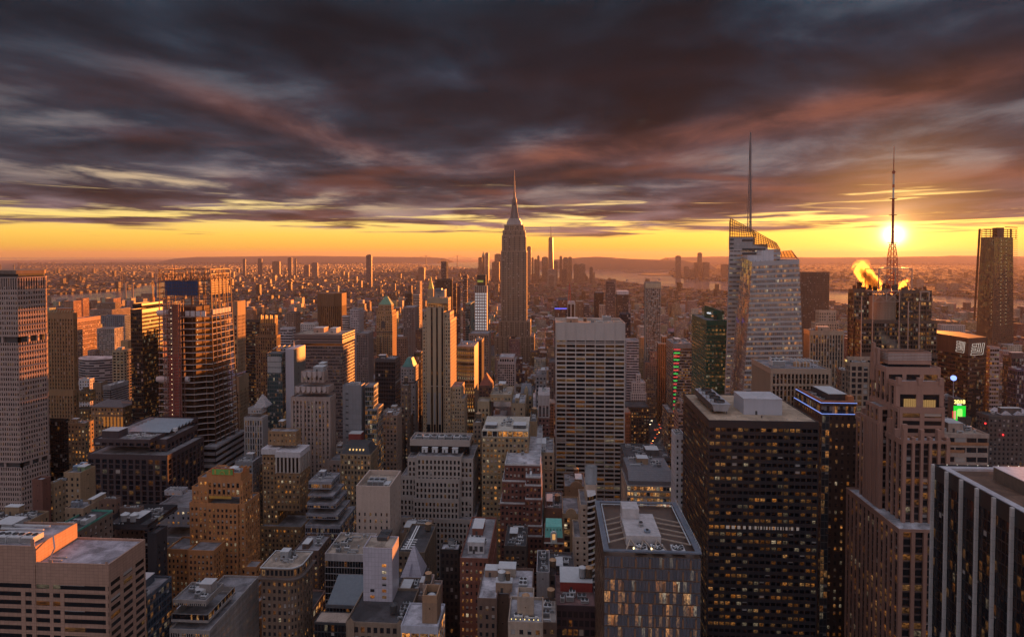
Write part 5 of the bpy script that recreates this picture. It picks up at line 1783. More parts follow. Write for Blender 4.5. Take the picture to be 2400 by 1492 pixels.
# ------------------------------------------------------------------ octagonal slab on the left edge
B = Bld('skyscraper', 'huge concrete slab tower with angled sides, small square windows and two open dark storeys', 'skyscraper', WL((.37, .275, .25), .8, .1), GL(tint=(.012, .010, .010), lit=.14, blind=.12), R_GREY, near=True)
Y = 420
zt = Z(Y, 652)
p0 = at(-150, 652, Y); p1 = at(40, 652, Y)
xk = X(Y, 107.5, 652)
yk = side_y(107.5, at(107.5, 652, Y + 16).x, 652)
k2 = at(107.5, 652, Y + 18)
k2 = at(104.5, 652, Y + 18); k3 = at(107.5, 652, Y + 25)
ring = [(p0.x, Y), (p1.x, Y), (k2.x, Y + 18), (k3.x, Y + 25), (k3.x - 25, Y + 46), (p0.x, Y + 46)]
B.mk((p0.x + p1.x) / 2, Y)
FOOT.append((p0.x, k2.x, Y, Y + 34))
s = SY(bay=1.75, floor=3.7, wp=.42, hb=.42, dp=.38, db=.30, top=.05)
zb1, zb0 = Z(Y, 800), Z(Y, 815)
zc1, zc0 = Z(Y, 1112), Z(Y, 1124)
zl = Z(Y, 676)
for (za, zb, st_) in ((zb1, zl, s), (zc1, zb0, s), (0, zc0, s), (zl, zt, SY(bay=1.75, floor=20, wp=.42, hb=.02, dp=.5, db=.1, top=.8))):
    for i in range(3):
        p, q = ring[i], ring[i + 1]
        facade(B.W, B.G, [(*p, za), (*q, za), (*q, zb), (*p, zb)], st_, i + int(za), B.panes if i == 1 or st_ is s else None, wrap=False)
    for i in (3, 4, 5):
        p, q = ring[i], ring[(i + 1) % 6]
        B.W.face([(*p, za), (*q, za), (*q, zb), (*p, zb)])
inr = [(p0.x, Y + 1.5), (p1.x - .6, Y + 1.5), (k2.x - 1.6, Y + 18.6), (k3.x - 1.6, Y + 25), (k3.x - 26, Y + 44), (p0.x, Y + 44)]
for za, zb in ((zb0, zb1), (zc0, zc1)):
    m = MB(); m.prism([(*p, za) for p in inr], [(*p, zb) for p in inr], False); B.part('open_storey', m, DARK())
    for i in range(2):
        p, q = Vector(ring[i]), Vector(ring[i + 1])
        nn = 5 if i == 0 else 3
        for k in range(nn + 1):
            c = p.lerp(q, k / nn)
            B.W.box(c.x - .7, c.x + .7, c.y + .1, c.y + 1.4, za, zb)
    B.W.face([(*p, za) for p in ring]); B.W.face([(*p, zb) for p in ring][::-1])
m = MB()
low = [(p0.x, Y + 1), (p1.x, Y + 1), (k2.x - 1, Y + 18.5), (k3.x - 1, Y + 25), (k3.x - 26, Y + 45), (p0.x, Y + 45)]
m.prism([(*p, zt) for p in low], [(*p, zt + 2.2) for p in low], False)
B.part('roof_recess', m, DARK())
hi = [(p0.x, Y - 1), (p1.x + .2, Y - 1), (k2.x + .3, Y + 17.5), (k3.x + .3, Y + 25), (k3.x - 25, Y + 47), (p0.x, Y + 47)]
m = MB(); m.prism([(*p, zt + 2.2) for p in hi], [(*p, zt + 4.8) for p in hi], True, True)
B.part('roof_slab', m, WL((.17, .12, .10)))
m = MB()
for k in range(3):
    xx = k2.x - 26 - k * 11
    m.bar((xx, Y + 20, zt + 4.8), (xx, Y + 20, zt + 9), .35); m.bar((xx - 1, Y + 20, zt + 7.5), (xx + 1, Y + 20, zt + 7.5), .25)
B.part('antenna', m, DARK())
B.finish()

# ribbed brown tower behind it
B = Bld('skyscraper', 'brown ribbed tower with fluted corners at its top, beside the concrete slab tower', 'skyscraper', WL((.235, .155, .085), .85, .18), GL(lit=.16, blind=.1), R_DARK, near=False)
Y = 560
s = SY(bay=2.9, floor=3.7, wp=.52, hb=.42, dp=.55, db=.15, top=5)
B.px(Y, 100, 171, 735, 179, st=s, par=.8)
B.px(Y - 5, 100, 171, 915, 178, st=s, par=.8)
t = B.tops[0]
m = MB()
n_ = round((t[1] - t[0]) / 2.9)
for i in range(n_ + 1):
    xx = t[0] + i * (t[1] - t[0]) / n_
    for j in range(6):
        a, b = math.pi / 2 * j / 6, math.pi / 2 * (j + 1) / 6
        m.face([(xx - .8, t[2] - .6 + 2.5 * (1 - math.cos(a)), t[4] + 3.5 * math.sin(a)), (xx + .8, t[2] - .6 + 2.5 * (1 - math.cos(a)), t[4] + 3.5 * math.sin(a)), (xx + .8, t[2] - .6 + 2.5 * (1 - math.cos(b)), t[4] + 3.5 * math.sin(b)), (xx - .8, t[2] - .6 + 2.5 * (1 - math.cos(b)), t[4] + 3.5 * math.sin(b))])
B.part('crown_flute', m, B.wm, kind='stuff')
B.finish()
BH(B, t[0] + 12, t[1] - 4, t[2] + 5, t[3] - 1, t[4], 5.0, WL((.33, .13, .05)))
# black tower
B = Bld('office_tower', 'black glass tower with a dark green top box and scattered lit floors', 'tower', WL((.020, .022, .024), .4), GL(tint=(.008, .009, .010), lit=.2, blind=.02), R_DARK, near=False)
Y = 560
s = SY(bay=1.8, floor=3.7, wp=.1, hb=.3, dp=.08, db=.06, top=3)
B.px(Y, 306, 333, 726, 380, st=s, par=.5)
B.px(Y + 3, 311, 332, 712, 380, z0=Z(Y, 728), st=SY(bay=40, floor=40, wp=0, hb=0, top=99), par=.4)
B.finish()
# bands of smaller left-hand buildings
G_L = GL(lit=.3, blind=.1)
SI('apartment_tower', 'dark gridded apartment tower with a glowing orange side', 'tower', 900, [(228, 268, 770, 288)], SY(bay=3.2, floor=3.0, wp=.3, hb=.4, dp=.5, db=.4, top=1.5, e=SY(bay=4, floor=3.0, wp=.5, hb=.5, dp=.3, db=.2, top=1)), WL((.30, .27, .26)), GL(lit=.2, blind=.3), R_GREY, n=0)
SI('office_building', 'tan gridded slab with wide square windows in front of the black glass tower', 'building', 700, [(264, 290, 822, 307)], SY(bay=4.4, floor=3.6, wp=.3, hb=.42, dp=.4, db=.3, top=2), WL((.36, .27, .18)), GL(tint=(.015, .013, .012), lit=.05, blind=.1), R_GREY, n=2)
SI('office_building', 'plain tan block behind the tan gridded slab', 'building', 780, [(283, 306, 800, None)], P_BLANK, WL((.33, .22, .12)), G_L, R_GREY)
B = Bld('office_building', 'curved grey banded office building like a drum', 'building', WL((.27, .235, .25), .6), GL(lit=.06, blind=.1), R_PALE)
Y = 820
xc, zt = X(Y, 212), Z(Y, 855)
B.mk(xc, Y); FOOT.append((xc - 35, xc + 35, Y, Y + 60))
arc = [(xc + 33 * math.cos(a), Y + 33 + 33 * math.sin(a)) for a in [math.pi + math.pi * i / 16 for i in range(17)]]
nfl = int(zt / 3.6)
for i in range(16):
    p, q = arc[i], arc[i + 1]
    facade(B.W, B.G, [(*p, 0), (*q, 0), (*q, zt), (*p, zt)], SY(bay=6.5, floor=3.6, wp=0, hb=.5, db=.5, dp=0, top=.6), i, wrap=False)
B.R.face([(*p, zt) for p in arc])
B.finish()
SI('office_building', 'grey louvred plant building with a curved white roof', 'building', 620, [(242, 259, 905, 300)], SY(bay=40, floor=2.4, wp=0, hb=.5, db=.4, top=4), WL((.27, .27, .29), .6), G_NONE, roof_mat((.5, .46, .44)), n=4)
SI('brick_building', 'brown setback building with lit windows at the foot of the ribbed brown tower', 'building', 590, [(180, 217, 918, None, 4), (174, 222, 960, None, 0)], P_OLD, WL((.22, .15, .09)), G_OLDLIT, R_DARK, n=4)
SI('brick_building', 'brown block with a bare upper wall beside the grey louvred building', 'building', 640, [(219, 243, 898, None)], SY(bay=3, floor=3.6, wp=.5, hb=.5, top=10), WL((.21, .14, .10)), G_L, R_GREY)
SI('apartment_building', 'white rooftop block standing behind the brown setback building', 'building', 690, [(186, 210, 889, 220)], P_OLD, WL((.48, .45, .47)), G_L, R_PALE, n=3)
SI('office_building', 'slim brown block with a blurred plain front above the curved drum building', 'building', 880, [(206, 227, 822, None)], P_FINE, WL((.26, .18, .16)), G_L, R_GREY)


def hip_house(label, Y, xl, xr, yt, xs, rise):
    B = Bld('palazzo_building', label, 'building', WL((.28, .195, .12), .85, .15), GL(lit=.4, blind=.15), R_GREY, near=False)
    B.px(Y, xl, xr, yt, xs, st=SY(bay=3.0, floor=4.2, wp=.45, hb=.4, dp=.35, db=.25, top=1.5, belts=((.93, .8, .7), (.84, .5, .5))), par=0)
    t = B.tops[0]
    m = MB()
    i_ = 8.0
    m.prism([(t[0] - 1.2, t[2] - 1.2, t[4]), (t[1] + 1.2, t[2] - 1.2, t[4]), (t[1] + 1.2, t[3] + 1, t[4]), (t[0] - 1.2, t[3] + 1, t[4])],
            [(t[0] + i_, t[2] + i_, t[4] + rise), (t[1] - i_, t[2] + i_, t[4] + rise), (t[1] - i_, t[3] - i_, t[4] + rise), (t[0] + i_, t[3] - i_, t[4] + rise)], True, True)
    B.part('hip_roof', m, WL((.12, .115, .125), .7))
    m = MB(); m.box(t[0] + i_ + 3, t[1] - i_ - 3, t[2] + i_ + 1.5, t[3] - i_ - 1.5, t[4] + rise - .5, t[4] + rise + 1.0)
    B.part('roof_lantern', m, DARK())
    m = MB()
    for k in range(6):
        xa = t[0] + 12 + k * 2.2 * 1.6
        m.box(xa, xa + 1.9, t[2] - .55, t[2] - .4, t[4] - 19, t[4] - 9.5)
    B.part('arched_window', m, GL(lit=.6, blind=.0))
    B.finish()


hip_house('palazzo like stone building with a slate hip roof and a row of lit arches', 560, 215, 288, 953, 320, 5.0)
hip_house('second slate hip roofed stone building set back beside the construction tower', 610, 308, 346, 936, 370, 5.0)
SI('office_building', 'small black block at the foot of the concrete slab tower', 'building', 470, [(60, 150, 985, 159)], SY(bay=2, floor=3.8, wp=.1, hb=.2, dp=.1, top=1), WL((.025, .022, .022), .5), G_NONE, R_DARK)
SI('brick_building', 'low tan arched building right of the small black block', 'building', 500, [(159, 214, 993, None)], P_OLD, WL((.28, .20, .125)), G_OLDLIT, R_PALE, n=5)
# lit apartment pair by the river and other river-side blocks
for (lb, Y, xl, xr, yt, xs, c) in (
        ('nearer of two sunlit brown apartment towers before the river', 1500, 150, 172, 706, 190, (.30, .17, .12)),
        ('further of two sunlit brown apartment towers before the river', 1560, 178, 194, 700, 208, (.30, .17, .12)),
        ('squat sunlit brown tower beside the river power station', 1900, 247, 266, 700, 283, (.30, .17, .12)),
        ('broad low hospital block below the river chimneys', 1700, 205, 262, 726, 306, (.22, .17, .15)),
        ('flat brown upper block standing on the broad low hospital', 1720, 228, 270, 710, 281, (.18, .13, .10)),
        ('blue grey glass block with lit upper floors right of the glowing slab', 1120, 240, 292, 740, 305, (.13, .16, .20))):
    SI('apartment_building', lb, 'building', Y, [(xl, xr, yt, xs)], SY(bay=4, floor=3.3, wp=.45, hb=.5, dp=.3, db=.25, top=1.5), WL(c), G_L, R_GREY, depth=60)
SI('office_building', 'long slab glowing orange in the last sun', 'building', 880, [(160, 181, 748, 235)], SY(bay=3.0, floor=3.4, wp=.35, hb=.5, dp=.2, db=.2, top=5), WL((.36, .24, .19)), G_L, R_GREY)

# ------------------------------------------------------------------ tower under construction
SLABM = WL((.42, .38, .38), .8, .1)
STEEL = WL((.12, .055, .035), .7, .25)
B = Bld('skyscraper', 'unfinished skyscraper with bare floor slabs, blue netting and a hoist up its front', 'skyscraper', STEEL, GL(tint=(.012, .009, .009), lit=.05, blind=0), R_GREY)
Y = 500


def ovr(zz):
    """plan outline at height zz: the shaft narrows upwards"""
    ztop = Z(Y, 640)
    k = zz / ztop
    xl = X(Y, 369) * (1 - k) + X(Y, 377) * k
    xm = X(Y, 500) * (1 - k) + X(Y, 487) * k
    xc = xm + 0
    yb0 = side_y(578, X(Y, 500), 1050)
    xbr = X(Y, 500)
    return [(xl, Y), (xc - 14, Y), (xc - 6, Y + 5), (xc, Y + 6), (xc + 3 * (1 - k), 538 + 6 * (1 - k)), (xl, 538 + 6 * (1 - k))]


ztop = Z(Y, 640)
B.mk(X(Y, 440), Y)
FOOT.append((X(Y, 369), X(Y, 500), Y, 545))
core = MB()
zs = 44.0
k = 0
wr = MB()
slabs, edge = MB(), MB()
while zs < ztop - 4:
    o = ovr(zs)
    if zs < ztop - 34:
        slabs.prism([(*p, zs) for p in o], [(*p, zs + .5) for p in o], True, True)
        for i in range(len(o) - 1):
            edge.bar((o[i][0] - .1 * (i > 4), o[i][1] - .2, zs + .25), (o[i + 1][0] + .25, o[i + 1][1] - .2, zs + .25), .55)
    else:
        for i in range(len(o)):
            slabs.bar((*o[i], zs), (*o[(i + 1) % len(o)], zs), .5)
    zs += 5.1
    k += 1
B.part('floor_slab', slabs, WL((.09, .055, .042)), kind='stuff'); B.part('slab_edge', edge, SLABM, kind='stuff')
col = MB()
o0, o1 = ovr(0), ovr(ztop)
for i in range(len(o0) - 1):
    L = math.dist(o0[i], o0[i + 1])
    nn = max(1, round(L / 8))
    for j in range(nn):
        f = j / nn
        a = (o0[i][0] * (1 - f) + o0[i + 1][0] * f, o0[i][1] * (1 - f) + o0[i + 1][1] * f)
        b = (o1[i][0] * (1 - f) + o1[i + 1][0] * f, o1[i][1] * (1 - f) + o1[i + 1][1] * f)
        e = random.Random(i * 9 + j).uniform(0, 9)
        col.bar((a[0] + .3, a[1] + .5, 0), (b[0] + .3, b[1] + .5, ztop + e - 4), .6)
B.part('steel_column', col, STEEL, kind='stuff')
m = MB()
ci = [(o1[0][0] + 8, Y + 9), (o1[2][0] - 9, Y + 9), (o1[2][0] - 9, 532), (o1[0][0] + 8, 532)]
m.prism([(*p, 0) for p in ci], [(*p, ztop - 30) for p in ci], True)
B.part('core', m, WL((.07, .04, .032)))
m = MB()
for i in range(len(o1)):
    p, q = o1[i], o1[(i + 1) % len(o1)]
    for h in (-1.5, -7, 2.5):
        m.bar((*p, ztop + h), (*q, ztop + h), .55)
    n_ = max(1, round(math.dist(p, q) / 5))
    for j in range(n_):
        f, f2 = j / n_, (j + .5) / n_
        A = (p[0] + (q[0] - p[0]) * f, p[1] + (q[1] - p[1]) * f)
        C = (p[0] + (q[0] - p[0]) * f2, p[1] + (q[1] - p[1]) * f2)
        m.bar((*A, ztop - 7), (*C, ztop - 1.5), .4); m.bar((*C, ztop - 1.5), (p[0] + (q[0] - p[0]) * (j + 1) / n_, p[1] + (q[1] - p[1]) * (j + 1) / n_, ztop - 7), .4)
rnd = random.Random(5)
for i in range(16):
    xx, yy = rnd.uniform(o1[0][0], o1[3][0]), rnd.uniform(Y + 1, 536)
    m.bar((xx, yy, ztop - 7), (xx, yy, ztop + rnd.uniform(-1, 6)), .4)
for (xx, yy) in ((o1[0][0] + 2, Y + 20), (o1[0][0] + 6, Y + 10)):
    m.bar((xx, yy, ztop - 10), (xx, yy, ztop + 5), .35)
B.part('steel_frame', m, WL((.20, .09, .05), .6, .3))
m = MB()
for za in (ztop - 19.5,):
    m.box(X(Y, 394), X(Y, 470), Y - 1.0, Y - .8, za, za + 12.5)
    m.box(X(Y, 373) - 1, X(Y, 373) + .2, Y - 1, Y + 26, za - 2, za + 11)
    for i in range(8):
        xa = X(Y, 394 + i * 10.4); m.box(xa, xa + .5, Y - 1.25, Y - 1.02, za - 1.5, za + 13)
g = MB()
for i in range(14):
    g.box(X(Y, 393 + i * 5.9), X(Y, 393 + i * 5.9) + .22, Y - 1.6, Y - 1.3, ztop - 21, ztop - 6)
for i in range(5):
    g.box(X(Y, 393), X(Y, 471), Y - 1.6, Y - 1.3, ztop - 19.5 + i * 3, ztop - 19.1 + i * 3)
B.part('scaffold_frame', g, WL((.07, .06, .07)))
B.part('debris_net', m, WL((.022, .07, .20), .8, .4), label='bright blue debris netting')
m = MB()
x4 = o1[3][0]
for i in range(5):
    y0_ = Y + 8 + i * 5.6
    for j in range(6):
        m.bar((x4 + .5, y0_ + j * .8, ztop - 19), (x4 + .5, y0_ + j * .8, ztop - 8), .22)
        m.bar((x4 + .5, y0_, ztop - 19 + j * 2.1), (x4 + .5, y0_ + 4.2, ztop - 19 + j * 2.1), .3)
B.part('facade_frame', m, WL((.36, .25, .12), .6))
m = MB()
zc = Z(Y, 738)
for i in range(4):
    xa = X(Y, 440 + i * 12.5); m.box(xa, xa + 3.6, Y - 1.4, Y - .4, zc - 2.6 - .2 * (i % 2), zc + 1.6)
o = ovr(zc)
for i in range(6):
    ya = Y + 7 + i * 5.0; m.box(o[3][0] + .2, o[3][0] + 1.2, ya, ya + 4.2, zc - 2.0, zc + 2.2)
m.cyl((X(Y, 388), Y + 1), 0.01, 0.01, zc, zc + .01, 4)
for zz_, xa_, xb_ in ((zc, 374, 401), (Z(Y, 900), 370, 402), (Z(Y, 899), 438, 446)):
    xa, xb = X(Y, xa_), X(Y, xb_)
    for j in range(8):
        a, b = math.pi * 2 * j / 8, math.pi * 2 * (j + 1) / 8
        m.face([(xa, Y - .5 + 1.5 * math.sin(a), zz_ + 2.3 * math.cos(a)), (xb, Y - .5 + 1.5 * math.sin(a), zz_ + 2.3 * math.cos(a)), (xb, Y - .5 + 1.5 * math.sin(b), zz_ + 2.3 * math.cos(b)), (xa, Y - .5 + 1.5 * math.sin(b), zz_ + 2.3 * math.cos(b))])
B.part('wrapping', m, WL((.50, .46, .48), .8), label='white plastic wrapping round one storey')
# hoist
m = MB()
hx0, hx1 = X(Y, 405), X(Y, 431)
zt_ = Z(Y, 705)
for xx in (hx0 - 2.6, hx0, (hx0 + hx1) / 2, hx1, hx1 + 2.2):
    for yy in (-6, -2):
        m.bar((xx, Y + yy, 0), (xx, Y + yy, zt_ + (8 if xx < hx0 else 0)), .38)
zz = 20
while zz < zt_:
    m.bar((hx0 - 2.6, Y - 6, zz), (hx1 + 2.2, Y - 6, zz), .3)
    m.bar((hx0, Y - 6, zz), (hx1, Y - 6, zz + 2.5), .22); m.bar((hx0 - 2.6, Y - 6, zz), (hx0, Y - 6, zz + 2.5), .2); m.bar((hx1, Y - 6, zz), (hx1 + 2.2, Y - 6, zz + 2.5), .2)
    zz += 2.5
B.part('hoist_mast', m, WL((.19, .10, .09), .6))
m = MB(); m.box(hx0 + .5, hx1 - .5, Y - 5.4, Y - 2.4, 0, Z(Y, 838)); B.part('hoist_net', m, WL((.25, .05, .04), .8, .35))
m = MB(); m.box(hx0 + 4.5, hx1 - .5, Y - 5.2, Y - 2.4, Z(Y, 838), zt_ - 4)
B.part('hoist_platform', m, WL((.24, .08, .045), .8, .5))
m = MB()
for i in range(22):
    m.cyl((hx0 + 4, Y - 6.5), .2, .2, Z(Y, 725 + i * 12.2 + i % 3), Z(Y, 725 + i * 12.2 + i % 3) + .4, 6)
for i in range(7):
    m.cyl((X(Y, 467), Y - .6), .2, .2, Z(Y, 745 + i * 11.5), Z(Y, 745 + i * 11.5) + .4, 6)
B.part('work_lamp', m, EM_((1., .72, .4), 3.0), kind='stuff')
# podium
B.W, B.G, B.R, B.P = MB(), MB(), MB(), MB(); B.pm = B.wm = WL((.33, .30, .32), .6); B.gm = G_DARK
B.px(496, 478, 505, 1048, 577, st=SY(bay=60, floor=5.2, wp=0, hb=.5, dp=.1, db=.3, top=1.4), par=.5)
B.finish()

# ------------------------------------------------------------------ the tallest art deco skyscraper
EM = WL((.26, .20, .155), .7, .12)
B = Bld('skyscraper', 'tallest art deco skyscraper, stepped limestone shaft with a tapering mast', 'skyscraper', EM, GL(tint=(.02, .018, .018), lit=.14, blind=.1), R_GREY, near=False)
Y = 1290
se = SY(bay=3.6, floor=3.8, wp=.45, hb=.30, dp=.8, db=.12, top=2.5, group=3, gw=.85, gd=1.2)
for (dy, xl, xr, yt, xs, bot) in ((6, 1182.5, 1226, 527, None, 556), (4, 1179, 1229.5, 540, None, 560), (2, 1177, 1231, 552, None, 592), (0, 1175, 1233, 588, None, 760), (-4, 1169.5, 1242, 752, None, 800), (-8, 1160, 1251, 788, None, 0)):
    B.px(Y + dy, xl, xr, yt, xs, z0=Z(Y, bot) - 2 if bot else 0, st=se, par=.5, depth=44 - 2 * dy)
xc, yc = X(Y, 1204, 500), Y + 26


def zpx(y):
    return Z(Y + 26, y)


sc = (Y + 26) / FPX
m = MB()
for (w0, w1, ya, yb) in ((17, 17, 527, 520), (15.5, 15.5, 520, 516), (13, 13, 516, 512)):
    m.prism([(xc - w0 * sc, yc - w0 * sc, zpx(ya)), (xc + w0 * sc, yc - w0 * sc, zpx(ya)), (xc + w0 * sc, yc + w0 * sc, zpx(ya)), (xc - w0 * sc, yc + w0 * sc, zpx(ya))], [(xc - w1 * sc, yc - w1 * sc, zpx(yb)), (xc + w1 * sc, yc - w1 * sc, zpx(yb)), (xc + w1 * sc, yc + w1 * sc, zpx(yb)), (xc - w1 * sc, yc + w1 * sc, zpx(yb))])
B.part('mast_base', m, WL((.33, .31, .31), .5))
m = MB()
m.cyl((xc, yc), 6 * sc, 5.0 * sc, zpx(512), zpx(472), 12)
for a in range(4):
    c, s_ = math.cos(a * math.pi / 2), math.sin(a * math.pi / 2)
    for (r0, r1, ya, yb) in ((11, 7.5, 514, 494), (7.5, 5.6, 494, 474)):
        w = 1.6 * sc
        p = [(xc + c * r0 * sc - s_ * w, yc + s_ * r0 * sc + c * w, zpx(ya)), (xc + c * r0 * sc + s_ * w, yc + s_ * r0 * sc - c * w, zpx(ya)), (xc + c * r1 * sc + s_ * w, yc + s_ * r1 * sc - c * w, zpx(yb)), (xc + c * r1 * sc - s_ * w, yc + s_ * r1 * sc + c * w, zpx(yb))]
        m.face(p[::-1])
        m.face([p[1], (xc + s_ * w, yc - c * w, zpx(ya)), (xc + s_ * w, yc - c * w, zpx(yb)), p[2]]); m.face([(xc - s_ * w, yc + c * w, zpx(ya)), p[0], p[3], (xc - s_ * w, yc + c * w, zpx(yb))])
for (r0, r1, ya, yb) in ((5.6, 5.6, 472, 468), (4.6, 4.4, 468, 464), (3.6, 2.8, 464, 461), (2.6, 2.5, 461, 452), (3.1, 3.1, 452, 451), (1.5, 1.5, 451, 424), (2.0, 2.0, 436, 435), (1.0, .8, 424, 412), (.55, .35, 412, 398)):
    m.cyl((xc, yc), r0 * sc, r1 * sc, zpx(ya), zpx(yb), 12)
B.part('mast', m, WL((.17, .155, .155), .6, .12))
m = MB()
for k in range(9):
    yy = 500 - k * 3
m.box(xc - 1.5 * sc, xc + 1.5 * sc, yc - 6.3 * sc, yc - 5.9 * sc, zpx(512), zpx(474))
B.part('mast_window', m, DARK())
B.finish()
# ------------------------------------------------------------------ crystalline glass tower with spire
CW = WL((.40, .37, .38), .45, .1)
CG = GL(tint=(.22, .19, .18), lit=.5, blind=.0, power=.9, wob=.02, spec=.9, row=.8, mir=.5)
B = Bld('skyscraper', 'faceted pale glass tower with sloping lattice crowns and a tall white spire', 'skyscraper', CW, CG, R_PALE, near=True)
Y = 540
Yc, Yb = 568, 640
f1, f2 = at(1763, 613, Y), at(1873, 608, Y)
g1, g2 = at(1728, 1100, Y - 6), at(1894, 1000, Y - 6)
c1 = at(1739, 602, Yc); c0 = at(1693, 1100, Yc + 6)
B.mk(f1.x, Y)
FOOT.append((c0.x, g2.x, Y - 6, Yb))
g1.z = c0.z = g2.z = 0.0 + min(g1.z, c0.z)
zlow = g1.z
sc_ = SY(bay=1.75, floor=4.15, wp=.07, hb=.40, dp=.25, db=.2, top=4.0)
top2 = dict(sc_)
facade(B.W, B.G, [g1, g2, f2, f1], sc_, 5, B.panes, wrap=False)
m, g = MB(), MB()
facade(m, g, [c0, g1, f1, c1], SY(bay=2.4, floor=4.15, wp=.06, hb=.06, dp=.12, db=.1, top=.2), 9, wrap=False)
B.part('facet_frame', m, CW); B.part('facet_glazing', g, GL(tint=(.42, .36, .33), lit=.12, blind=0, rough=.08, wob=.02, spec=.8, mir=.8))
bl0, bl1 = Vector((at(1694, 1100, Yb).x, Yb, zlow)), Vector((at(1740, 602, Yb).x, Yb, c1.z))
facade(B.W, B.G, [bl0, c0, c1, bl1], sc_, 11, wrap=False)
br0, br1 = Vector((g2.x, Yb, zlow)), Vector((f2.x, Yb, f2.z))
B.W.face([g2, br0, br1, f2])
B.W.face([br0, bl0, bl1, br1])
zr = min(f1.z, f2.z) - 2.2
B.R.face([(f1.x, Y + .6, f1.z - 2.2), (f2.x, Y + .6, f2.z - 2.2), (br1.x, Yb - .5, f2.z - 2.2), (bl1.x + 1, Yb - .5, f1.z - 2.2), (c1.x + .6, Yc, f1.z - 2.2)])
# rear, taller part
Y2 = 585
q = [at(1700, 1000, Y2), at(1834, 800, Y2), at(1831, 600, Y2), at(1710, 556, Y2)]
a0, a1, a2, a3 = [Vector(p) for p in q]
a0.z = a1.z = 100.0
a0.x = at(1699, 1000, Y2).x
a2 = at(1829, 584, Y2); a3 = at(1711, 555, Y2)
facade(B.W, B.G, [a0, a1, Vector((a2.x, Y2, a2.z)), Vector((a3.x, Y2, a2.z))], SY(bay=3.4, floor=4.15, wp=.06, hb=.62, dp=.15, db=.12, top=1.0), 21, wrap=False)
yb2 = 650
xk0, xk1 = at(1697, 1000, yb2).x, at(1709.5, 555, yb2).x
facade(B.W, B.G, [Vector((xk0, yb2, 100)), a0, Vector((a3.x, Y2, a2.z)), Vector((xk1, yb2, a2.z))], sc_, 23, wrap=False)
B.W.face([a1, Vector((a1.x, yb2, 100)), Vector((a2.x, yb2, a2.z)), Vector((a2.x, Y2, a2.z))])
m = MB()
m.box(a3.x, at(1770, 556, Y2).x, Y2 + .3, Y2 + 4, a2.z, a3.z); m.prism([(a3.x + .1, Y2 + 4.02, a2.z), (at(1770, 556, Y2).x, Y2 + 4.02, a2.z), (at(1770, 556, Y2).x, yb2, a2.z), (xk1 + .5, yb2, a2.z)], [(a3.x + .1, Y2 + 4.02, a3.z), (at(1770, 556, Y2).x, Y2 + 4.02, a3.z), (at(1770, 556, Y2).x, yb2, a3.z), (xk1 + .5, yb2, a3.z)])
m.box(at(1770, 556, Y2).x, at(1800, 556, Y2).x, Y2 + .3, yb2, a2.z, at(1780, 572, Y2).z)
B.part('upper_core', m, WL((.36, .33, .335), .55, .08, joints=(3.2, 2.4)))
m = MB()
for k in range(3):
    m.box(at(1716, 1, Y2).x, at(1725, 1, Y2).x, Y2 - .1, Y2 + .25, Z(Y2, 584 - k * 10), Z(Y2, 580 - k * 10))
m.box(at(1745, 1, Y2).x, at(1770, 1, Y2).x, Y2 - .1, Y2 + .25, Z(Y2, 566), Z(Y2, 561)); m.box(at(1745, 1, Y2).x, at(1800, 1, Y2).x, Y2 - .45, Y2 - .3, Z(Y2, 597), Z(Y2, 592)); m.box(at(1745, 1, Y2).x, at(1800, 1, Y2).x, Y2 - .45, Y2 - .3, Z(Y2, 587), Z(Y2, 582))
B.part('louvre', m, DARK())


def lattice(corners, nu, nv, w, name):
    """open grid of bars over a quad, with thin tinted panes behind every other bar field"""
    bl, br, tr, tl = [Vector(p) for p in corners]
    m = MB()
    for i in range(nu + 1):
        m.bar(bl.lerp(br, i / nu), tl.lerp(tr, i / nu), w)
    for j in range(nv + 1):
        m.bar(bl.lerp(tl, j / nv), br.lerp(tr, j / nv), w)
    o = B.part(name, m, WL((.25, .14, .08), .5))
    m = MB()
    m.face([bl, br, tr, tl])
    m.build('screen_glass', MATS['screen'], o)


sm, st_ = pm('screen_glass')
tr_ = st_.n('ShaderNodeBsdfTransparent', ins={'Color': (.92, .72, .38)})
gl_ = st_.n('ShaderNodeBsdfGlossy', ins={'Color': (.8, .7, .6), 'Roughness': .15})
mx_ = st_.n('ShaderNodeMixShader', ins={0: .12})
st_.put(mx_.inputs[1], tr_.outputs[0]); st_.put(mx_.inputs[2], gl_.outputs[0])
st_.n('ShaderNodeOutputMaterial', ins={'Surface': mx_})
MATS['screen'] = sm
pk = at(1712, 511, Y2)
lattice([(a3.x, Y2, a3.z), (at(1772, 556, Y2).x, Y2, a3.z), (at(1772, 1, Y2).x, Y2, Z(Y2, 541)), (pk.x, Y2, pk.z)], 11, 6, .45, 'lattice_screen')
lattice([(at(1772, 1, Y2).x, Y2, Z(Y2, 572)), (a2.x, Y2, Z(Y2, 586)), (at(1826, 1, Y2).x, Y2, Z(Y2, 570)), (at(1772, 1, Y2).x, Y2, Z(Y2, 541))], 10, 6, .45, 'lattice_screen')
lattice([(xk1, yb2, a3.z), (pk.x, Y2, a3.z), (pk.x, Y2, pk.z), (xk1, yb2, pk.z)], 8, 6, .45, 'lattice_screen')
lattice([(a2.x, Y2 + 30, a2.z - 8), (at(1872, 1, Y2 + 30).x, Y2 + 30, a2.z - 8), (at(1862, 1, Y2 + 30).x, Y2 + 30, Z(Y2 + 30, 587)), (a2.x, Y2 + 30, Z(Y2 + 30, 592))], 8, 5, .45, 'lattice_screen')
lattice([(at(1872, 1, Y2 + 30).x, Y2 + 30, a2.z - 8), (f2.x, Y + 1, f2.z), (f2.x - .4, Y + 1.5, f2.z + .5), (at(1862, 1, Y2 + 30).x, Y2 + 30, Z(Y2 + 30, 587))], 4, 4, .4, 'lattice_screen')
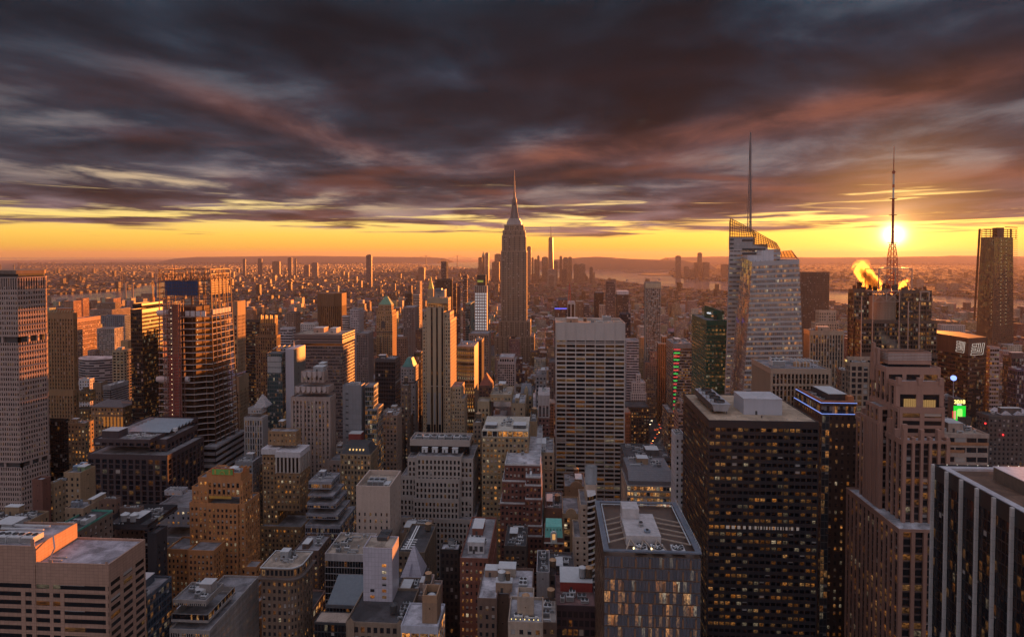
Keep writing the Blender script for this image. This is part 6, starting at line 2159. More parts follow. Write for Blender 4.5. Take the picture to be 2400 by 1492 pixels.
BH(B, at(1758, 1, Y + 16).x, at(1792, 1, Y + 16).x, Y + 16, Y + 30, zr, Z(Y + 16, 598) - zr, WL((.48, .46, .49)))
BH(B, at(1792, 1, Y + 18).x, at(1820, 1, Y + 18).x, Y + 18, Y + 32, zr, Z(Y + 18, 587) - zr, WL((.52, .50, .53)))
m = MB()
for i in range(9):
    m.bar((f1.x + 4 + i * 4, Y + 3, zr), (f1.x + 4 + i * 4, Y + 3, zr + 3.2), .3)
B.part('roof_post', m, DARK())
# spire: open lattice of three legs narrowing to a needle
m = MB()
xs_, ys_ = at(1757, 540, 612).x, 612
zb_, ztp = Z(612, 545), Z(612, 316)
N = 15
prev = None
for k in range(N + 1):
    f = k / N
    r = 2.0 * (1 - f) ** .9 + .25
    z = zb_ + (ztp - zb_) * f
    ring = [(xs_ + r * math.cos(a), ys_ + r * math.sin(a), z) for a in (0.5, 2.6, 4.7)]
    if prev:
        for i in range(3):
            m.bar(prev[i], ring[i], .55 if f < .8 else .75); m.bar(prev[i], ring[(i + 1) % 3], .22); m.bar(ring[i], ring[(i + 1) % 3], .25)
    prev = ring
for k in range(N):
    f = k / N
    m.cyl((xs_, ys_), .35, .35, zb_ + (ztp - zb_) * f, zb_ + (ztp - zb_) * (f + 1 / N), 6)
B.part('spire', m, WL((.15, .15, .17), .6))
B.finish()

# ------------------------------------------------------------------ green glass tower with lettered top
B = Bld('office_tower', 'dark green glass tower with a white lettered sign high on its upper screen', 'tower', WL((.02, .095, .07), .4), GL(tint=(.012, .06, .048), lit=.4, blind=.05, power=.75, spec=.8), R_GREY, near=True)
Y = 640
s = SY(bay=1.9, floor=4.0, wp=.10, hb=.42, dp=.12, db=.1, top=4.5)
B.px(Y, 1656, 1704, 752, 1622, st=s, par=.6)
t = B.tops[0]
x0 = X(Y + 14, 1668)
xsg0, xsg1 = X(Y + 3, 1653), X(Y + 3, 1704)
B.block(X(Y + 12, 1670), t[1], Y + 12, t[3] - 4, t[4], Z(Y + 12, 727), SY(bay=50, floor=50, wp=0, hb=0, top=300), 'nw', par=.4)
B.finish()
m = MB()
za, zb = Z(Y + 8, 745), Z(Y + 8, 718)
P1, P2 = Vector((X(Y + 30, 1651), Y + 34, 0)), Vector((X(Y + 4, 1690), Y + 4, 0))
Q = [(P1.x, P1.y, t[4]), (P2.x, P2.y, t[4]), (P2.x, P2.y, Z(Y + 4, 727)), (P1.x, P1.y, Z(Y + 34, 713))]
m.prism([Q[0], Q[1], (P2.x + .6, P2.y + .4, t[4]), (P1.x + .6, P1.y + .4, t[4])], [Q[3], Q[2], (P2.x + .6, P2.y + .4, Q[2][2]), (P1.x + .6, P1.y + .4, Q[3][2])])
scr = B.part('sign_screen', m, WL((.02, .075, .055), .35))


def text_obj(name, body, loc, rot, size, mat, parent, extrude=.05, bold=0.0):
    cu = bpy.data.curves.new(name, 'FONT')
    cu.body = body
    cu.size = size
    cu.extrude = extrude
    cu.offset = bold
    cu.align_x = 'CENTER'
    cu.materials.append(mat)
    o = bpy.data.objects.new(name, cu)
    COL.objects.link(o)
    dg = bpy.context.evaluated_depsgraph_get()
    me = bpy.data.meshes.new_from_object(o.evaluated_get(dg))
    bpy.data.objects.remove(o)
    me.transform(Matrix.Translation(Vector(loc)) @ rot.to_matrix().to_4x4())
    me.transform(Matrix.Translation(-ORG[parent.name]))
    me.materials.clear(); me.materials.append(mat)
    o2 = bpy.data.objects.new(name, me)
    COL.objects.link(o2)
    o2.parent = parent
    return o2


from mathutils import Euler
ang = math.atan2(P2.y - P1.y, P2.x - P1.x)
mid = P1.lerp(P2, .34)
text_obj('sign_lettering', 'salesforce', (mid.x - .5, mid.y - .9, Z(mid.y, 733)), Euler((math.pi / 2, 0, ang)), 2.9, EM_((.9, .92, 1.0), .9), scr, .1, .02)

# block with red and green light bands
B = Bld('office_tower', 'banded office block with a column of red and green light strips', 'tower', WL((.22, .20, .20), .5), GL(tint=(.03, .025, .022), lit=.3, blind=.1), R_GREY, near=False)
Y = 860
s = SY(bay=2.2, floor=4.1, wp=.06, hb=.35, dp=.1, db=.3, top=6)
B.px(Y, 1578, 1621, 806, 1562, st=s, par=.6)
t = B.tops[0]
B.finish()
clutter(B, t, random.Random(3), 7, 0, True)
for k in range(20):
    yy = 815 + k * 8.0
    xw = 1593 - k * .75
    if xw < 1580:
        xw = 1580
    m = MB()
    n_ = 6
    xa, xb = X(Y, 1577.5), X(Y, xw)
    for i in range(n_):
        u0, u1 = xa + (xb - xa) * i / n_, xa + (xb - xa) * (i + 1) / n_
        m.face([(u0, Y - .8, Z(Y, yy + 1.6)), (u1, Y - .8, Z(Y, yy + 1.6)), (u1, Y - .8, Z(Y, yy - .4)), (u0, Y - .8, Z(Y, yy - .4))])
        m.face([(u0, Y - .8, Z(Y, yy - .4)), (u1, Y - .8, Z(Y, yy - .4)), (u1, Y - .3, Z(Y, yy - .4)), (u0, Y - .3, Z(Y, yy - .4))])
    B.part('light_strip', m, EM_((1., .06, .07), .95) if k % 2 == 0 else EM_((.03, .85, .12), .8), label='red light strip' if k % 2 == 0 else 'green light strip')
B = SI('apartment_tower', 'slim copper brown tower with a stepped white edged top', 'tower', 950, [(1550, 1562, 789, None, 3), (1541, 1562, 805, None, 0)], SY(bay=3.2, floor=3.4, wp=.5, hb=.1, dp=.5, db=.08, top=2), WL((.22, .105, .055), .6), G_NONE, R_GREY, depth=26, trim=(.5, .45, .42))

MID = [  # name, label, cat, Y, tiers, style, wall, glass, roof
    ('office_building', 'beige ziggurat building with stepped shoulders and an empty tower top', 'building', 1040, [(1497, 1518, 791, None, 6), (1491, 1528, 815, None, 3), (1484, 1534, 838, None, 1), (1481, 1537, 865, None, 0)], P_OLD, (.33, .25, .165), .12),
    ('brick_building', 'brown brick block with lit lower windows before the beige ziggurat', 'building', 980, [(1522, 1540, 825, None, 2), (1508, 1541, 850, None, 0)], P_OLD, (.22, .155, .13), .35),
    ('office_building', 'white banded office building behind the beige ziggurat', 'building', 1180, [(1502, 1532, 766, 1498), (1500, 1549, 790, None, -4)], P_RIB, (.46, .44, .43), .15),
    ('apartment_tower', 'slab tower with a staggered pattern of white balconies and a pale cap', 'tower', 1020, [(1514, 1548, 662, 1511)], SY(bay=3.6, floor=3.3, wp=.35, hb=.35, dp=.6, db=.3, top=8), (.27, .245, .225), .08),
    ('office_tower', 'grey glass tower with a bright white cap box', 'tower', 1500, [(1447, 1473, 690, None)], P_CURT, (.16, .15, .16), .1),
    ('apartment_tower', 'dark banded tower with a slanting rooftop', 'tower', 1450, [(1422, 1442, 660, 1420)], P_RIB, (.15, .12, .125), .05),
    ('apartment_tower', 'near black narrow tower beside a small beige tower', 'tower', 1500, [(1395, 1414, 686, None)], P_PIER, (.06, .05, .05), .1),
    ('apartment_building', 'small beige tower with a domed cap left of the dark banded tower', 'tower', 1150, [(1404, 1418, 716, None)], P_OLD, (.34, .26, .22), .15),
    ('office_tower', 'dark blue mirrored block right behind the white ribbed office slab', 'tower', 880, [(1452, 1478, 736, None)], P_CURT, (.05, .055, .085), .03),
    ('office_building', 'black and white striped block with a mast rising behind it', 'building', 1100, [(1321, 1347, 709, None)], SY(bay=7, floor=40, wp=.3, hb=.02, dp=.6, db=.1, top=3), (.45, .42, .42), .05),
    ('office_building', 'dark block with a blue lit edge and a boxy top', 'building', 1000, [(1308, 1330, 702, None, 4), (1300, 1330, 722, None, 0)], P_CURT, (.10, .10, .12), .1),
    ('apartment_building', 'brown brick slab right of the striped block', 'building', 1160, [(1351, 1367, 707, None)], P_FINE, (.25, .16, .11), .08),
    ('apartment_building', 'grey slab with pale window bands next to the brown brick slab', 'building', 1180, [(1367, 1381, 714, None)], P_RIB, (.24, .21, .22), .08),
    ('office_building', 'long low white roofed hall right of the white ribbed office slab', 'building', 850, [(1464, 1497, 799, None)], P_RIB, (.40, .38, .42), .1),
    ('office_building', 'pale grey tall house behind the white stepped apartment house', 'building', 900, [(1462, 1500, 875, None)], P_PIER, (.30, .26, .225), .1),
    ('apartment_building', 'white stepped apartment house with balconies and a white flue', 'building', 840, [(1490, 1501, 878, None, 4), (1477, 1512, 897, None, 2), (1474, 1514, 921, None, 0)], SY(bay=3, floor=3.6, wp=.5, hb=.4, dp=.4, db=.3, top=1.4), (.47, .42, .42), .12),
    ('brick_building', 'black and dark brick building with glowing orange windows', 'building', 800, [(1467, 1521, 955, None)], SY(bay=3.4, floor=4.2, wp=.5, hb=.45, dp=.4, db=.3, top=2), (.055, .04, .035), .4),
    ('office_building', 'dark ribbon windowed building with an open roof by the avenue', 'building', 700, [(1567, 1579, 968, 1552)], P_RIB, (.13, .115, .115), .45),
    ('office_building', 'slim grey office block peeping out left of the dark bronze slab', 'building', 620, [(1590, 1602, 968, 1580)], P_RIB, (.28, .24, .24), .1),
    ('office_building', 'white trimmed small block squeezed behind the dark bronze slab', 'building', 650, [(1596, 1603, 942, 1589)], P_OLD, (.34, .30, .30), .1),
    ('apartment_tower', 'narrow white clad tower against the dark bronze slab', 'tower', 385, [(1583, 1604, 1022, 1574)], SY(bay=2.6, floor=3.5, wp=.6, hb=.5, dp=.12, db=.1, top=2), (.50, .47, .49), .12),
    ('office_building', 'pale office block gridded in white with small dark windows', 'building', 900, [(1171, 1204, 838, None, 4), (1167, 1206, 851, None, 0)], SY(bay=3.3, floor=3.6, wp=.32, hb=.3, dp=.4, db=.36, top=2), (.44, .385, .39), .08),
    ('brick_building', 'beige brick building with a plain upper wall above a steaming roof', 'building', 480, [(1150, 1198, 927, None, 3), (1120, 1150, 943, None, 0)], SY(bay=2.9, floor=3.7, wp=.52, hb=.45, dp=.25, db=.2, top=5), (.31, .23, .15), .5),
    ('brick_building', 'plain tan annex joined to the right of the beige brick building', 'building', 485, [(1198, 1230, 947, None)], SY(bay=5, floor=3.7, wp=.8, hb=.5, dp=.15, db=.12, top=3), (.29, .21, .14), .3),
    ('brick_building', 'narrow grey brick wing below the beige brick building', 'building', 468, [(1110, 1131, 992, None)], P_OLD, (.24, .18, .14), .35),
    ('brick_building', 'tall plain tan chimney block between the lit tan building and the white ribbed slab', 'building', 470, [(1241, 1258, 990, None)], P_BLANK, (.30, .20, .12), .1),
    ('apartment_building', 'grey brick tower with many small windows right of the gothic gable', 'building', 560, [(1256, 1280, 880, None)], P_OLD, (.20, .18, .19), .12),
    ('brick_building', 'deep shadowed black building wedged against the white ribbed slab', 'building', 800, [(1286, 1304, 850, None)], P_OLD, (.10, .085, .085), .3),
    ('brick_building', 'small tan block with a brown cap above the red brick ornate tower', 'building', 1000, [(1270, 1296, 868, None)], P_BLANK, (.28, .19, .125), .1),
    ('apartment_building', 'brown dark building below the small green mansard tower', 'building', 560, [(940, 962, 905, None)], P_OLD, (.14, .105, .09), .35),
    ('office_building', 'dark tall block just left of the beige art deco tower', 'building', 660, [(971, 991, 826, None)], P_CURT, (.07, .065, .075), .08),
    ('brick_building', 'dark brown gridded warehouse block left of the beige art deco tower', 'building', 1000, [(954, 991, 772, None, 0)], P_OLD, (.145, .095, .075), .25),
    ('brick_building', 'reddish brown building between the green pyramid tower and the warehouse block', 'building', 880, [(930, 956, 792, None)], P_OLD, (.20, .12, .09), .15),
    ('office_building', 'grey ribbed office slab left of the green pyramid tower', 'building', 860, [(836, 862, 782, 874)], P_PIER, (.20, .175, .18), .08),
    ('office_building', 'brown panelled side slab left of the grey ribbed office slab', 'building', 900, [(816, 836, 770, None)], P_OLD, (.20, .14, .12), .12),
    ('office_building', 'small white gridded office block with a sunlit side', 'building', 900, [(821, 841, 726, 852)], P_FINE, (.38, .35, .38), .06),
    ('office_building', 'low white banded building beside the small gridded office block', 'building', 960, [(802, 821, 741, None)], P_RIB, (.44, .42, .43), .06),
    ('apartment_building', 'bright white block lit by the sun at the foot of the brown octagonal tower', 'building', 900, [(705, 738, 759, 746)], P_OLD, (.50, .46, .45), .06),
    ('apartment_building', 'white grey terraced building in front of the brown octagonal tower', 'building', 800, [(657, 684, 770, 692)], P_RIB, (.42, .41, .45), .08),
    ('apartment_building', 'brown slab with two sunlit ribs left of the brown octagonal tower', 'building', 1000, [(672, 692, 733, 704)], P_OLD, (.22, .15, .12), .08),
    ('apartment_building', 'grey apartment slab with a thin sunlit edge right of the green pyramid tower', 'building', 1000, [(946, 972, 720, 980)], P_PIER, (.21, .18, .175), .08),
    ('office_building', 'dark green glass block before the white office row', 'building', 1300, [(949, 968, 688, None)], P_CURT, (.05, .07, .065), .06),
    ('apartment_building', 'low white office row behind the dark green glass block', 'building', 1350, [(966, 985, 691, None)], P_RIB, (.40, .36, .34), .06),
    ('apartment_tower', 'very thin tower edged with orange light left of the golden pyramid', 'tower', 1700, [(979, 984, 660, 989)], P_OLD, (.30, .22, .17), .06),
    ('office_tower', 'dark brown slab directly behind the crown of the beige art deco tower', 'tower', 1150, [(1020, 1054, 656, 1060)], P_PIER, (.11, .07, .05), .06),
    ('apartment_tower', 'slim red and black tower right of the dark brown slab', 'tower', 1100, [(1071, 1079, 672, None)], P_RIB, (.13, .06, .055), .1),
    ('apartment_tower', 'slim dark stacked tower with a red stripe', 'tower', 1200, [(1062, 1071, 665, None)], P_RIB, (.12, .09, .09), .1),
    ('apartment_tower', 'tall slate blue glass tower far behind the dark brown slab', 'tower', 2500, [(1034, 1046, 613, 1050)], P_CURT, (.08, .10, .12), .04),
    ('apartment_tower', 'twin slim brown tower left of the brightly gridded tower', 'tower', 1300, [(1085, 1096, 645, None)], P_RIB, (.20, .13, .11), .1),
    ('apartment_building', 'pale teal glass slab with a light edge', 'building', 950, [(1091, 1103, 712, 1112)], P_CURT, (.12, .20, .20), .08),
    ('apartment_building', 'plain cream party wall slab next to the brightly gridded tower', 'building', 1250, [(1097, 1112, 729, None)], P_BLANK, (.42, .36, .30), .03),
    ('office_building', 'stone podium with tall windows under the brightly gridded tower', 'building', 840, [(1100, 1144, 783, None)], P_PIER, (.22, .18, .16), .12),
    ('office_building', 'dark slab standing at the right of the curved glass building', 'building', 700, [(1112, 1128, 798, 1133)], P_PIER, (.07, .06, .06), .1),
    ('brick_building', 'dark brown building with a pointed red brown roof', 'building', 620, [(1124, 1156, 905, None)], P_OLD, (.11, .07, .06), .25),
    ('office_building', 'brown stone slab right of the spire tower', 'building', 1250, [(1876, 1943, 638, 1950)], P_PIER, (.155, .095, .07), .06),
    ('office_building', 'pale stepped stone building in front of the brown stone slab', 'building', 800, [(1912, 1959, 730, None, 4), (1902, 1966, 757, None, 0)], P_OLD, (.40, .32, .25), .1),
    ('office_building', 'office block of closely set vertical white stripes with lit floors', 'building', 560, [(1886, 1976, 777, None)], SY(bay=2.3, floor=3.8, wp=.42, hb=.12, dp=.6, db=.08, top=3), (.33, .25, .19), .3),
    ('office_building', 'beige gridded office block with tall lit attic slots', 'building', 450, [(1994, 2036, 852, 1984)], SY(bay=3.8, floor=4.2, wp=.3, hb=.3, dp=.4, db=.3, top=2), (.34, .24, .185), .2),
    ('office_building', 'brown shaded block under the striped office block', 'building', 520, [(1966, 1990, 870, None)], P_OLD, (.18, .12, .09), .3),
    ('office_building', 'dark grey block with white ridge skylights on its roof', 'building', 480, [(2318, 2460, 978, 2290)], P_OLD, (.085, .075, .075), .04),
    ('office_building', 'low building with orange and white bands and a pale roof', 'building', 330, [(2213, 2316, 1020, None)], SY(bay=6, floor=5, wp=.1, hb=.45, dp=.1, db=.3, top=1.2), (.38, .29, .25), .1),
    ('office_tower', 'dark plum glass slab rising at the right edge', 'tower', 560, [(2352, 2480, 838, None)], P_CURT, (.10, .065, .07), .06),
    ('hotel_building', 'purple tinted glass block with a sloping silver roof edge', 'building', 520, [(2364, 2480, 868, None)], P_CURT, (.10, .075, .12), .1),
    ('apartment_building', 'grey angled low building left of the green screens', 'building', 560, [(2208, 2232, 930, None)], P_RIB, (.24, .20, .20), .2),
    ('apartment_building', 'pale low white block far behind the lettered dark tower', 'building', 1100, [(2198, 2262, 762, None)], P_OLD, (.42, .36, .34), .1),
]
KEEP = {}
for (nm, lb, ct, Y, tiers, st_, wc, lit) in MID:
    KEEP[lb] = SI(nm, lb, ct, Y, tiers, st_, WL(wc), GL(lit=lit, blind=.12), (R_GREY, R_PALE, R_TAN, R_DARK)[hash_(lb) % 4], n=(4 if Y < 750 else 0), tank=(1 if Y < 700 and hash_(lb) % 3 == 0 else 0), depth=34)


def kp(s):
    return next(v for k, v in KEEP.items() if k.startswith(s))


B = kp('grey glass tower'); t = B.tops[0]
m = MB(); m.box(t[0] - .5, t[1] + .5, t[2] - .6, t[3], t[4], t[4] + 8.5); B.part('cap_box', m, WL((.55, .52, .54)))
B = kp('slab tower with a stag'); t = B.tops[0]
m = MB(); m.box(t[0] - .8, t[1] + .5, t[2] - .9, t[2] - .5, t[4] - 9, t[4] - 1); B.part('cap_panel', m, WL((.45, .37, .26)))
rnd = random.Random(5); m = MB()
for i in range(200):
    xx, zz = rnd.uniform(t[0] + 1, t[1] - 3), rnd.uniform(t[4] - 120, t[4] - 10)
    zz = 3.3 * round(zz / 3.3)
    m.box(xx, xx + rnd.choice((1.2, 2.4, 3.6)), t[2] - 1.1, t[2] - .7, zz, zz + 1.4)
B.part('balcony', m, WL((.45, .42, .39)), kind='stuff')
B = kp('dark block with a blue'); t = B.tops[1]
m = MB(); m.box(t[0], t[1] - 1, t[2] - .8, t[2] - .5, t[4] - 1.5, t[4] + .4); B.part('light_strip', m, EM_((.15, .15, 1.0), 1.0), label='blue light strip')
B = kp('black and white striped'); t = B.tops[0]
m = MB()
for i in range(4):
    sx, sy = ((-1, -1), (1, -1), (1, 1), (-1, 1))[i]
    m.bar((t[0] + 11 + sx * 2.5, t[2] + 14 + sy * 2.5, t[4]), (t[0] + 11 + sx * .4, t[2] + 14 + sy * .4, t[4] + 34), .7)
for k in range(7):
    m.box(t[0] + 11 - 2.3 + k * .3, t[0] + 11 + 2.3 - k * .3, t[2] + 12, t[2] + 16, t[4] + 4 + k * 4.3, t[4] + 4.5 + k * 4.3)
B.part('mast', m, WL((.40, .09, .06)))
B = kp('dark brown building with a pointed'); t = B.tops[0]
m = MB(); m.prism([(t[0], t[2], t[4] + 1), (t[1], t[2], t[4] + 1), (t[1], t[3], t[4] + 1), (t[0], t[3], t[4] + 1)], [((t[0] + t[1]) / 2 - .3, t[2] + 8, t[4] + 12), ((t[0] + t[1]) / 2 + .3, t[2] + 8, t[4] + 12), ((t[0] + t[1]) / 2 + .3, t[2] + 12, t[4] + 12), ((t[0] + t[1]) / 2 - .3, t[2] + 12, t[4] + 12)]); B.part('pyramid_roof', m, WL((.18, .07, .05)))
B = kp('dark grey block with white ridge'); t = B.tops[0]
m = MB()
for k in range(4):
    xx = t[0] + 14 + k * 9
    m.face([(xx, t[2] + 6, t[4] + .2), (xx + 3.5, t[2] + 6, t[4] + 3), (xx + 3.5, t[2] + 20, t[4] + 3), (xx, t[2] + 20, t[4] + .2)]); m.face([(xx + 3.5, t[2] + 6, t[4] + 3), (xx + 7, t[2] + 6, t[4] + .2), (xx + 7, t[2] + 20, t[4] + .2), (xx + 3.5, t[2] + 20, t[4] + 3)]); m.face([(xx, t[2] + 6, t[4] + .2), (xx + 7, t[2] + 6, t[4] + .2), (xx + 3.5, t[2] + 6, t[4] + 3)])
B.part('skylight', m, WL((.5, .48, .52), .3))
m = MB()
for (xp, yp) in ((2348, 1000), (2306, 975)):
    m.cyl((X(480, xp), 478.5), .5, .5, Z(480, yp), Z(480, yp) + 1, 8)
B.part('warning_lamp', m, EM_((1., .03, .03), 3.0))
B = kp('low building with orange'); t = B.tops[0]
clutter(B, t, random.Random(21), 9, 0, False)
m = MB(); m.box(t[0] + 1, t[0] + 10, t[2] - .5, t[2] - .36, t[4] - 9, t[4] - 7.5); m.box(t[0], t[1], t[2] - .55, t[2] - .5, t[4] - 5, t[4] - 3.4, skip='s'); B.part('colour_band', m, WL((.36, .17, .09)))
B = kp('beige gridded office block with tall'); t = B.tops[0]
B.W, B.G, B.R, B.P = MB(), MB(), MB(), MB(); B.block(t[0], t[1] + 4, t[2] + 4, t[3], t[4], Z(454, 832), SY(bay=3.8, floor=40, wp=.55, hb=.02, dp=.4, top=1.5), 'nw'); B.finish()
m = MB()
yb = t[3]
for k in range(8):
    ya = t[2] + 6 + k * (yb - t[2] - 8) / 8
    m.box(t[0] - .5, t[0] - .3, ya, ya + 1.2, t[4] + 0.5, Z(454, 836))
B.part('lit_slot', m, EM_((1., .72, .25), .8), per=6)
# gothic gable building, red brick ornate, front tan block
B = Bld('brick_building', 'tan building with a steep grey gothic gable', 'building', WL((.29, .22, .155)), GL(lit=.3, blind=.2), R_GREY)
B.px(520, 1219, 1247, 925, None, st=P_OLD, depth=24, par=0)
t = B.tops[0]
m = MB(); xm = (t[0] + t[1]) / 2; rz = Z(520, 905)
m.face([(t[0], t[2] + 1, t[4]), (t[1], t[2] + 1, t[4]), (t[1] - 1, t[2] + 8, rz), (t[0] + 1, t[2] + 8, rz)]); m.face([(t[1], t[2], t[4]), (t[1], t[3], t[4]), (t[1] - 1, t[2] + 12, rz), (t[1] - 1, t[2] + 8, rz)]); m.face([(t[0] + 1, t[2] + 8, rz), (t[1] - 1, t[2] + 8, rz), (t[1] - 1, t[2] + 12, rz), (t[0] + 1, t[2] + 12, rz)])
B.part('slate_roof', m, WL((.15, .15, .17)))
m = MB(); m.box(xm - 1.6, xm + 1.6, t[2] - .5, t[2] + 4, t[4] - 2, t[4] + 3.5); m.prism([(xm - 1.8, t[2] - .5, t[4] + 3.5), (xm + 1.8, t[2] - .5, t[4] + 3.5), (xm + 1.8, t[2] + 4, t[4] + 3.5), (xm - 1.8, t[2] + 4, t[4] + 3.5)], [(xm - .1, t[2] - .5, t[4] + 7), (xm + .1, t[2] - .5, t[4] + 7), (xm + .1, t[2] + 4, t[4] + 7), (xm - .1, t[2] + 4, t[4] + 7)])
B.part('gable', m, WL((.33, .25, .16)))
B.finish()
B = Bld('brick_building', 'red brick tower with a pale arched arcade under its flat top', 'building', WL((.17, .085, .08)), GL(lit=.05, blind=.2), R_GREY)
B.px(500, 1262, 1287, 950, None, z0=0, st=SY(bay=3.0, floor=3.6, wp=.5, hb=.5, dp=.25, db=.2, top=1), depth=30, par=0)
t = B.tops[0]
zt = Z(500, 935)
m = MB()
m.box(t[0] - .5, t[1] + .5, t[2] - .6, t[3], zt, zt + 3.4); m.box(t[0] - .2, t[1] + .2, t[2] - .3, t[3], t[4], zt)
for k in range(4):
    xa = t[0] + k * (t[1] - t[0]) / 3
    m.box(xa - .5, xa + .5, t[2] - .7, t[2] - .3, t[4] - 9, zt)
m.box(t[0] - .4, t[1] + .4, t[2] - .8, t[2] - .3, t[4] - 10, t[4] - 9)
B.part('stone_crown', m, WL((.36, .31, .31)))
m = MB()
for k in range(3):
    xa = t[0] + (k + .5) * (t[1] - t[0]) / 3
    m.box(xa - .9, xa + .9, t[2] - .42, t[2] - .32, t[4] - 7, t[4] - 2)
    m.cyl((xa, t[2]), .01, .01, t[4], t[4] + .01, 4)
B.part('arch_window', m, DARK(), kind='stuff')
B.finish(); clutter(B, (t[0], t[1], t[2] + 2, t[3], zt + 3.4), random.Random(1), 3, 0)
B = Bld('office_building', 'tan masonry building full of lit windows with a glazed white top storey', 'building', WL((.29, .215, .135)), GL(lit=.62, blind=.2, row=.8), R_GREY, near=True)
B.px(430, 1130, 1238, 1024, None, st=SY(bay=2.7, floor=3.8, wp=.45, hb=.48, dp=.25, db=.2, top=1.2, belts=((.80, .6, .5),)), depth=36, par=0)
t = B.tops[0]
m, g = MB(), MB()
facade(m, g, [(t[0], t[2] + .1, t[4]), (t[1], t[2] + .1, t[4]), (t[1], t[2] + .1, t[4] + 4.8), (t[0], t[2] + .1, t[4] + 4.8)], SY(bay=3.6, floor=4, wp=.14, hb=.1, dp=.3, db=.3, top=.7), 5)
m.face([(t[0], t[2] + .1, t[4] + 4.8), (t[1], t[2] + .1, t[4] + 4.8), (t[1], t[3], t[4] + 5.4), (t[0], t[3], t[4] + 5.4)])
B.part('top_storey', m, WL((.46, .42, .36))); B.part('glazing', g, GL(lit=.75, blind=.05))
B.finish()
for (a, b, c, d, h) in ((2, 10, 4, 12, 2.2), (22, 31, 5, 14, 2.0)):
    BH(B, t[0] + a, t[0] + b, t[2] + c, t[2] + d, t[4] + 5.2, h, WL((.09, .09, .10)))
clutter(B, (t[0] + 11, t[0] + 22, t[2] + 4, t[2] + 30, t[4] + 5.3), random.Random(17), 8, 0, False)
B = Bld('office_building', 'tan stone building with a bracketed cornice and white roof machines', 'building', WL((.33, .245, .17)), GL(lit=.12, blind=.1), R_GREY)
B.px(440, 1239, 1297, 1062, None, st=SY(bay=3.6, floor=4.2, wp=.55, hb=.45, dp=.35, db=.25, top=1.6, belts=((.9, .8, .9),)), depth=36)
B.finish()
t = B.tops[0]
clutter(B, t, random.Random(19), 14, 0, True, PALE())

# curved green glass building
B = Bld('office_building', 'curved glass office block with yellow green lit bands', 'building', WL((.20, .19, .15), .4), GL(tint=(.03, .035, .028), lit=.65, blind=.08, power=.9, row=.4), R_GREY)
Y = 660
xa, xb, zt = X(Y, 1071), X(Y, 1113), Z(Y, 812)
B.mk(xa, Y); FOOT.append((xa, xb, Y - 6, Y + 40))
pts = [(xa + (xb - xa) * i / 8, Y - 5 * math.sin(math.pi * (i / 8) * .7)) for i in range(9)]
for i in range(8):
    p, q = pts[i], pts[i + 1]
    facade(B.W, B.G, [(*p, 0), (*q, 0), (*q, zt), (*p, zt)], SY(bay=1.3, floor=3.9, wp=.05, hb=.33, dp=.1, db=.35, top=2.4), 1, wrap=False)
B.R.face([(*p, zt) for p in pts] + [(xb, Y + 40, zt), (xa, Y + 40, zt)])
B.W.face([(xb, pts[-1][1], 0), (xb, Y + 40, 0), (xb, Y + 40, zt), (xb, pts[-1][1], zt)])
B.tops.append((xa, xb, Y, Y + 40, zt)); clutter(B, B.tops[0], random.Random(4), 8, 0, False)
B.finish()
# brightly gridded tower
B = Bld('apartment_tower', 'tower with a grid of brilliant white lit windows under a dark glass top', 'tower', WL((.30, .26, .26), .6), EM_((.80, .74, .76), .5), R_GREY, near=False)
Y = 1150
s = SY(bay=4.6, floor=5.6, wp=.36, hb=.42, dp=.4, db=.35, top=.6, e=P_BLANK)
B.px(Y, 1113, 1141, 686, 1145, st=s, par=0)
B.finish()
t = B.tops[0]
m, g = MB(), MB()
z1, z2 = Z(Y, 670), Z(Y, 645)
facade(m, g, [(t[0], t[2], t[4]), (t[1], t[2], t[4]), (t[1], t[2], z1), (t[0], t[2], z1)], SY(bay=3.6, floor=40, wp=.55, hb=.02, dp=.5, top=.5), 3)
m.box(t[0], t[1] + .3, t[2] + .02, t[3], t[4], z1, skip='n')
B.part('upper_band', m, WL((.34, .28, .25))); B.part('glazing', g, G_DARK)
m = MB(); m.box(t[0] + 4, t[1] - 2, t[2] + 4, t[3] - 1, z1, z2); B.part('dark_top', m, WL((.03, .035, .035), .3))
m = MB()
for k in range(7):
    m.box(t[0] + 5 + k * 1.6, t[0] + 5.5 + k * 1.6, t[2] + 3.8, t[2] + 3.98, Z(Y, 662), Z(Y, 657))
B.part('lit_slot', m, EM_((.75, .72, .1), .9))
# small green mansard tower
B = SI('office_building', 'small grey tower with a teal mansard cap', 'building', 620, [(940, 971, 862, 980, 0), (936, 973, 900, 980, -4)], P_OLD, WL((.32, .29, .30)), GL(lit=.12, blind=.2), R_GREY)
t = B.tops[0]
m = MB(); m.prism([(t[0] + 1, t[2] + 1, t[4] + 1), (t[1] - 1, t[2] + 1, t[4] + 1), (t[1] - 1, t[3] - 1, t[4] + 1), (t[0] + 1, t[3] - 1, t[4] + 1)], [(t[0] + 5, t[2] + 5, t[4] + 9.5), (t[1] - 4, t[2] + 5, t[4] + 9.5), (t[1] - 4, t[3] - 4, t[4] + 9.5), (t[0] + 5, t[3] - 4, t[4] + 9.5)]); B.part('mansard_roof', m, WL((.07, .22, .20), .6))
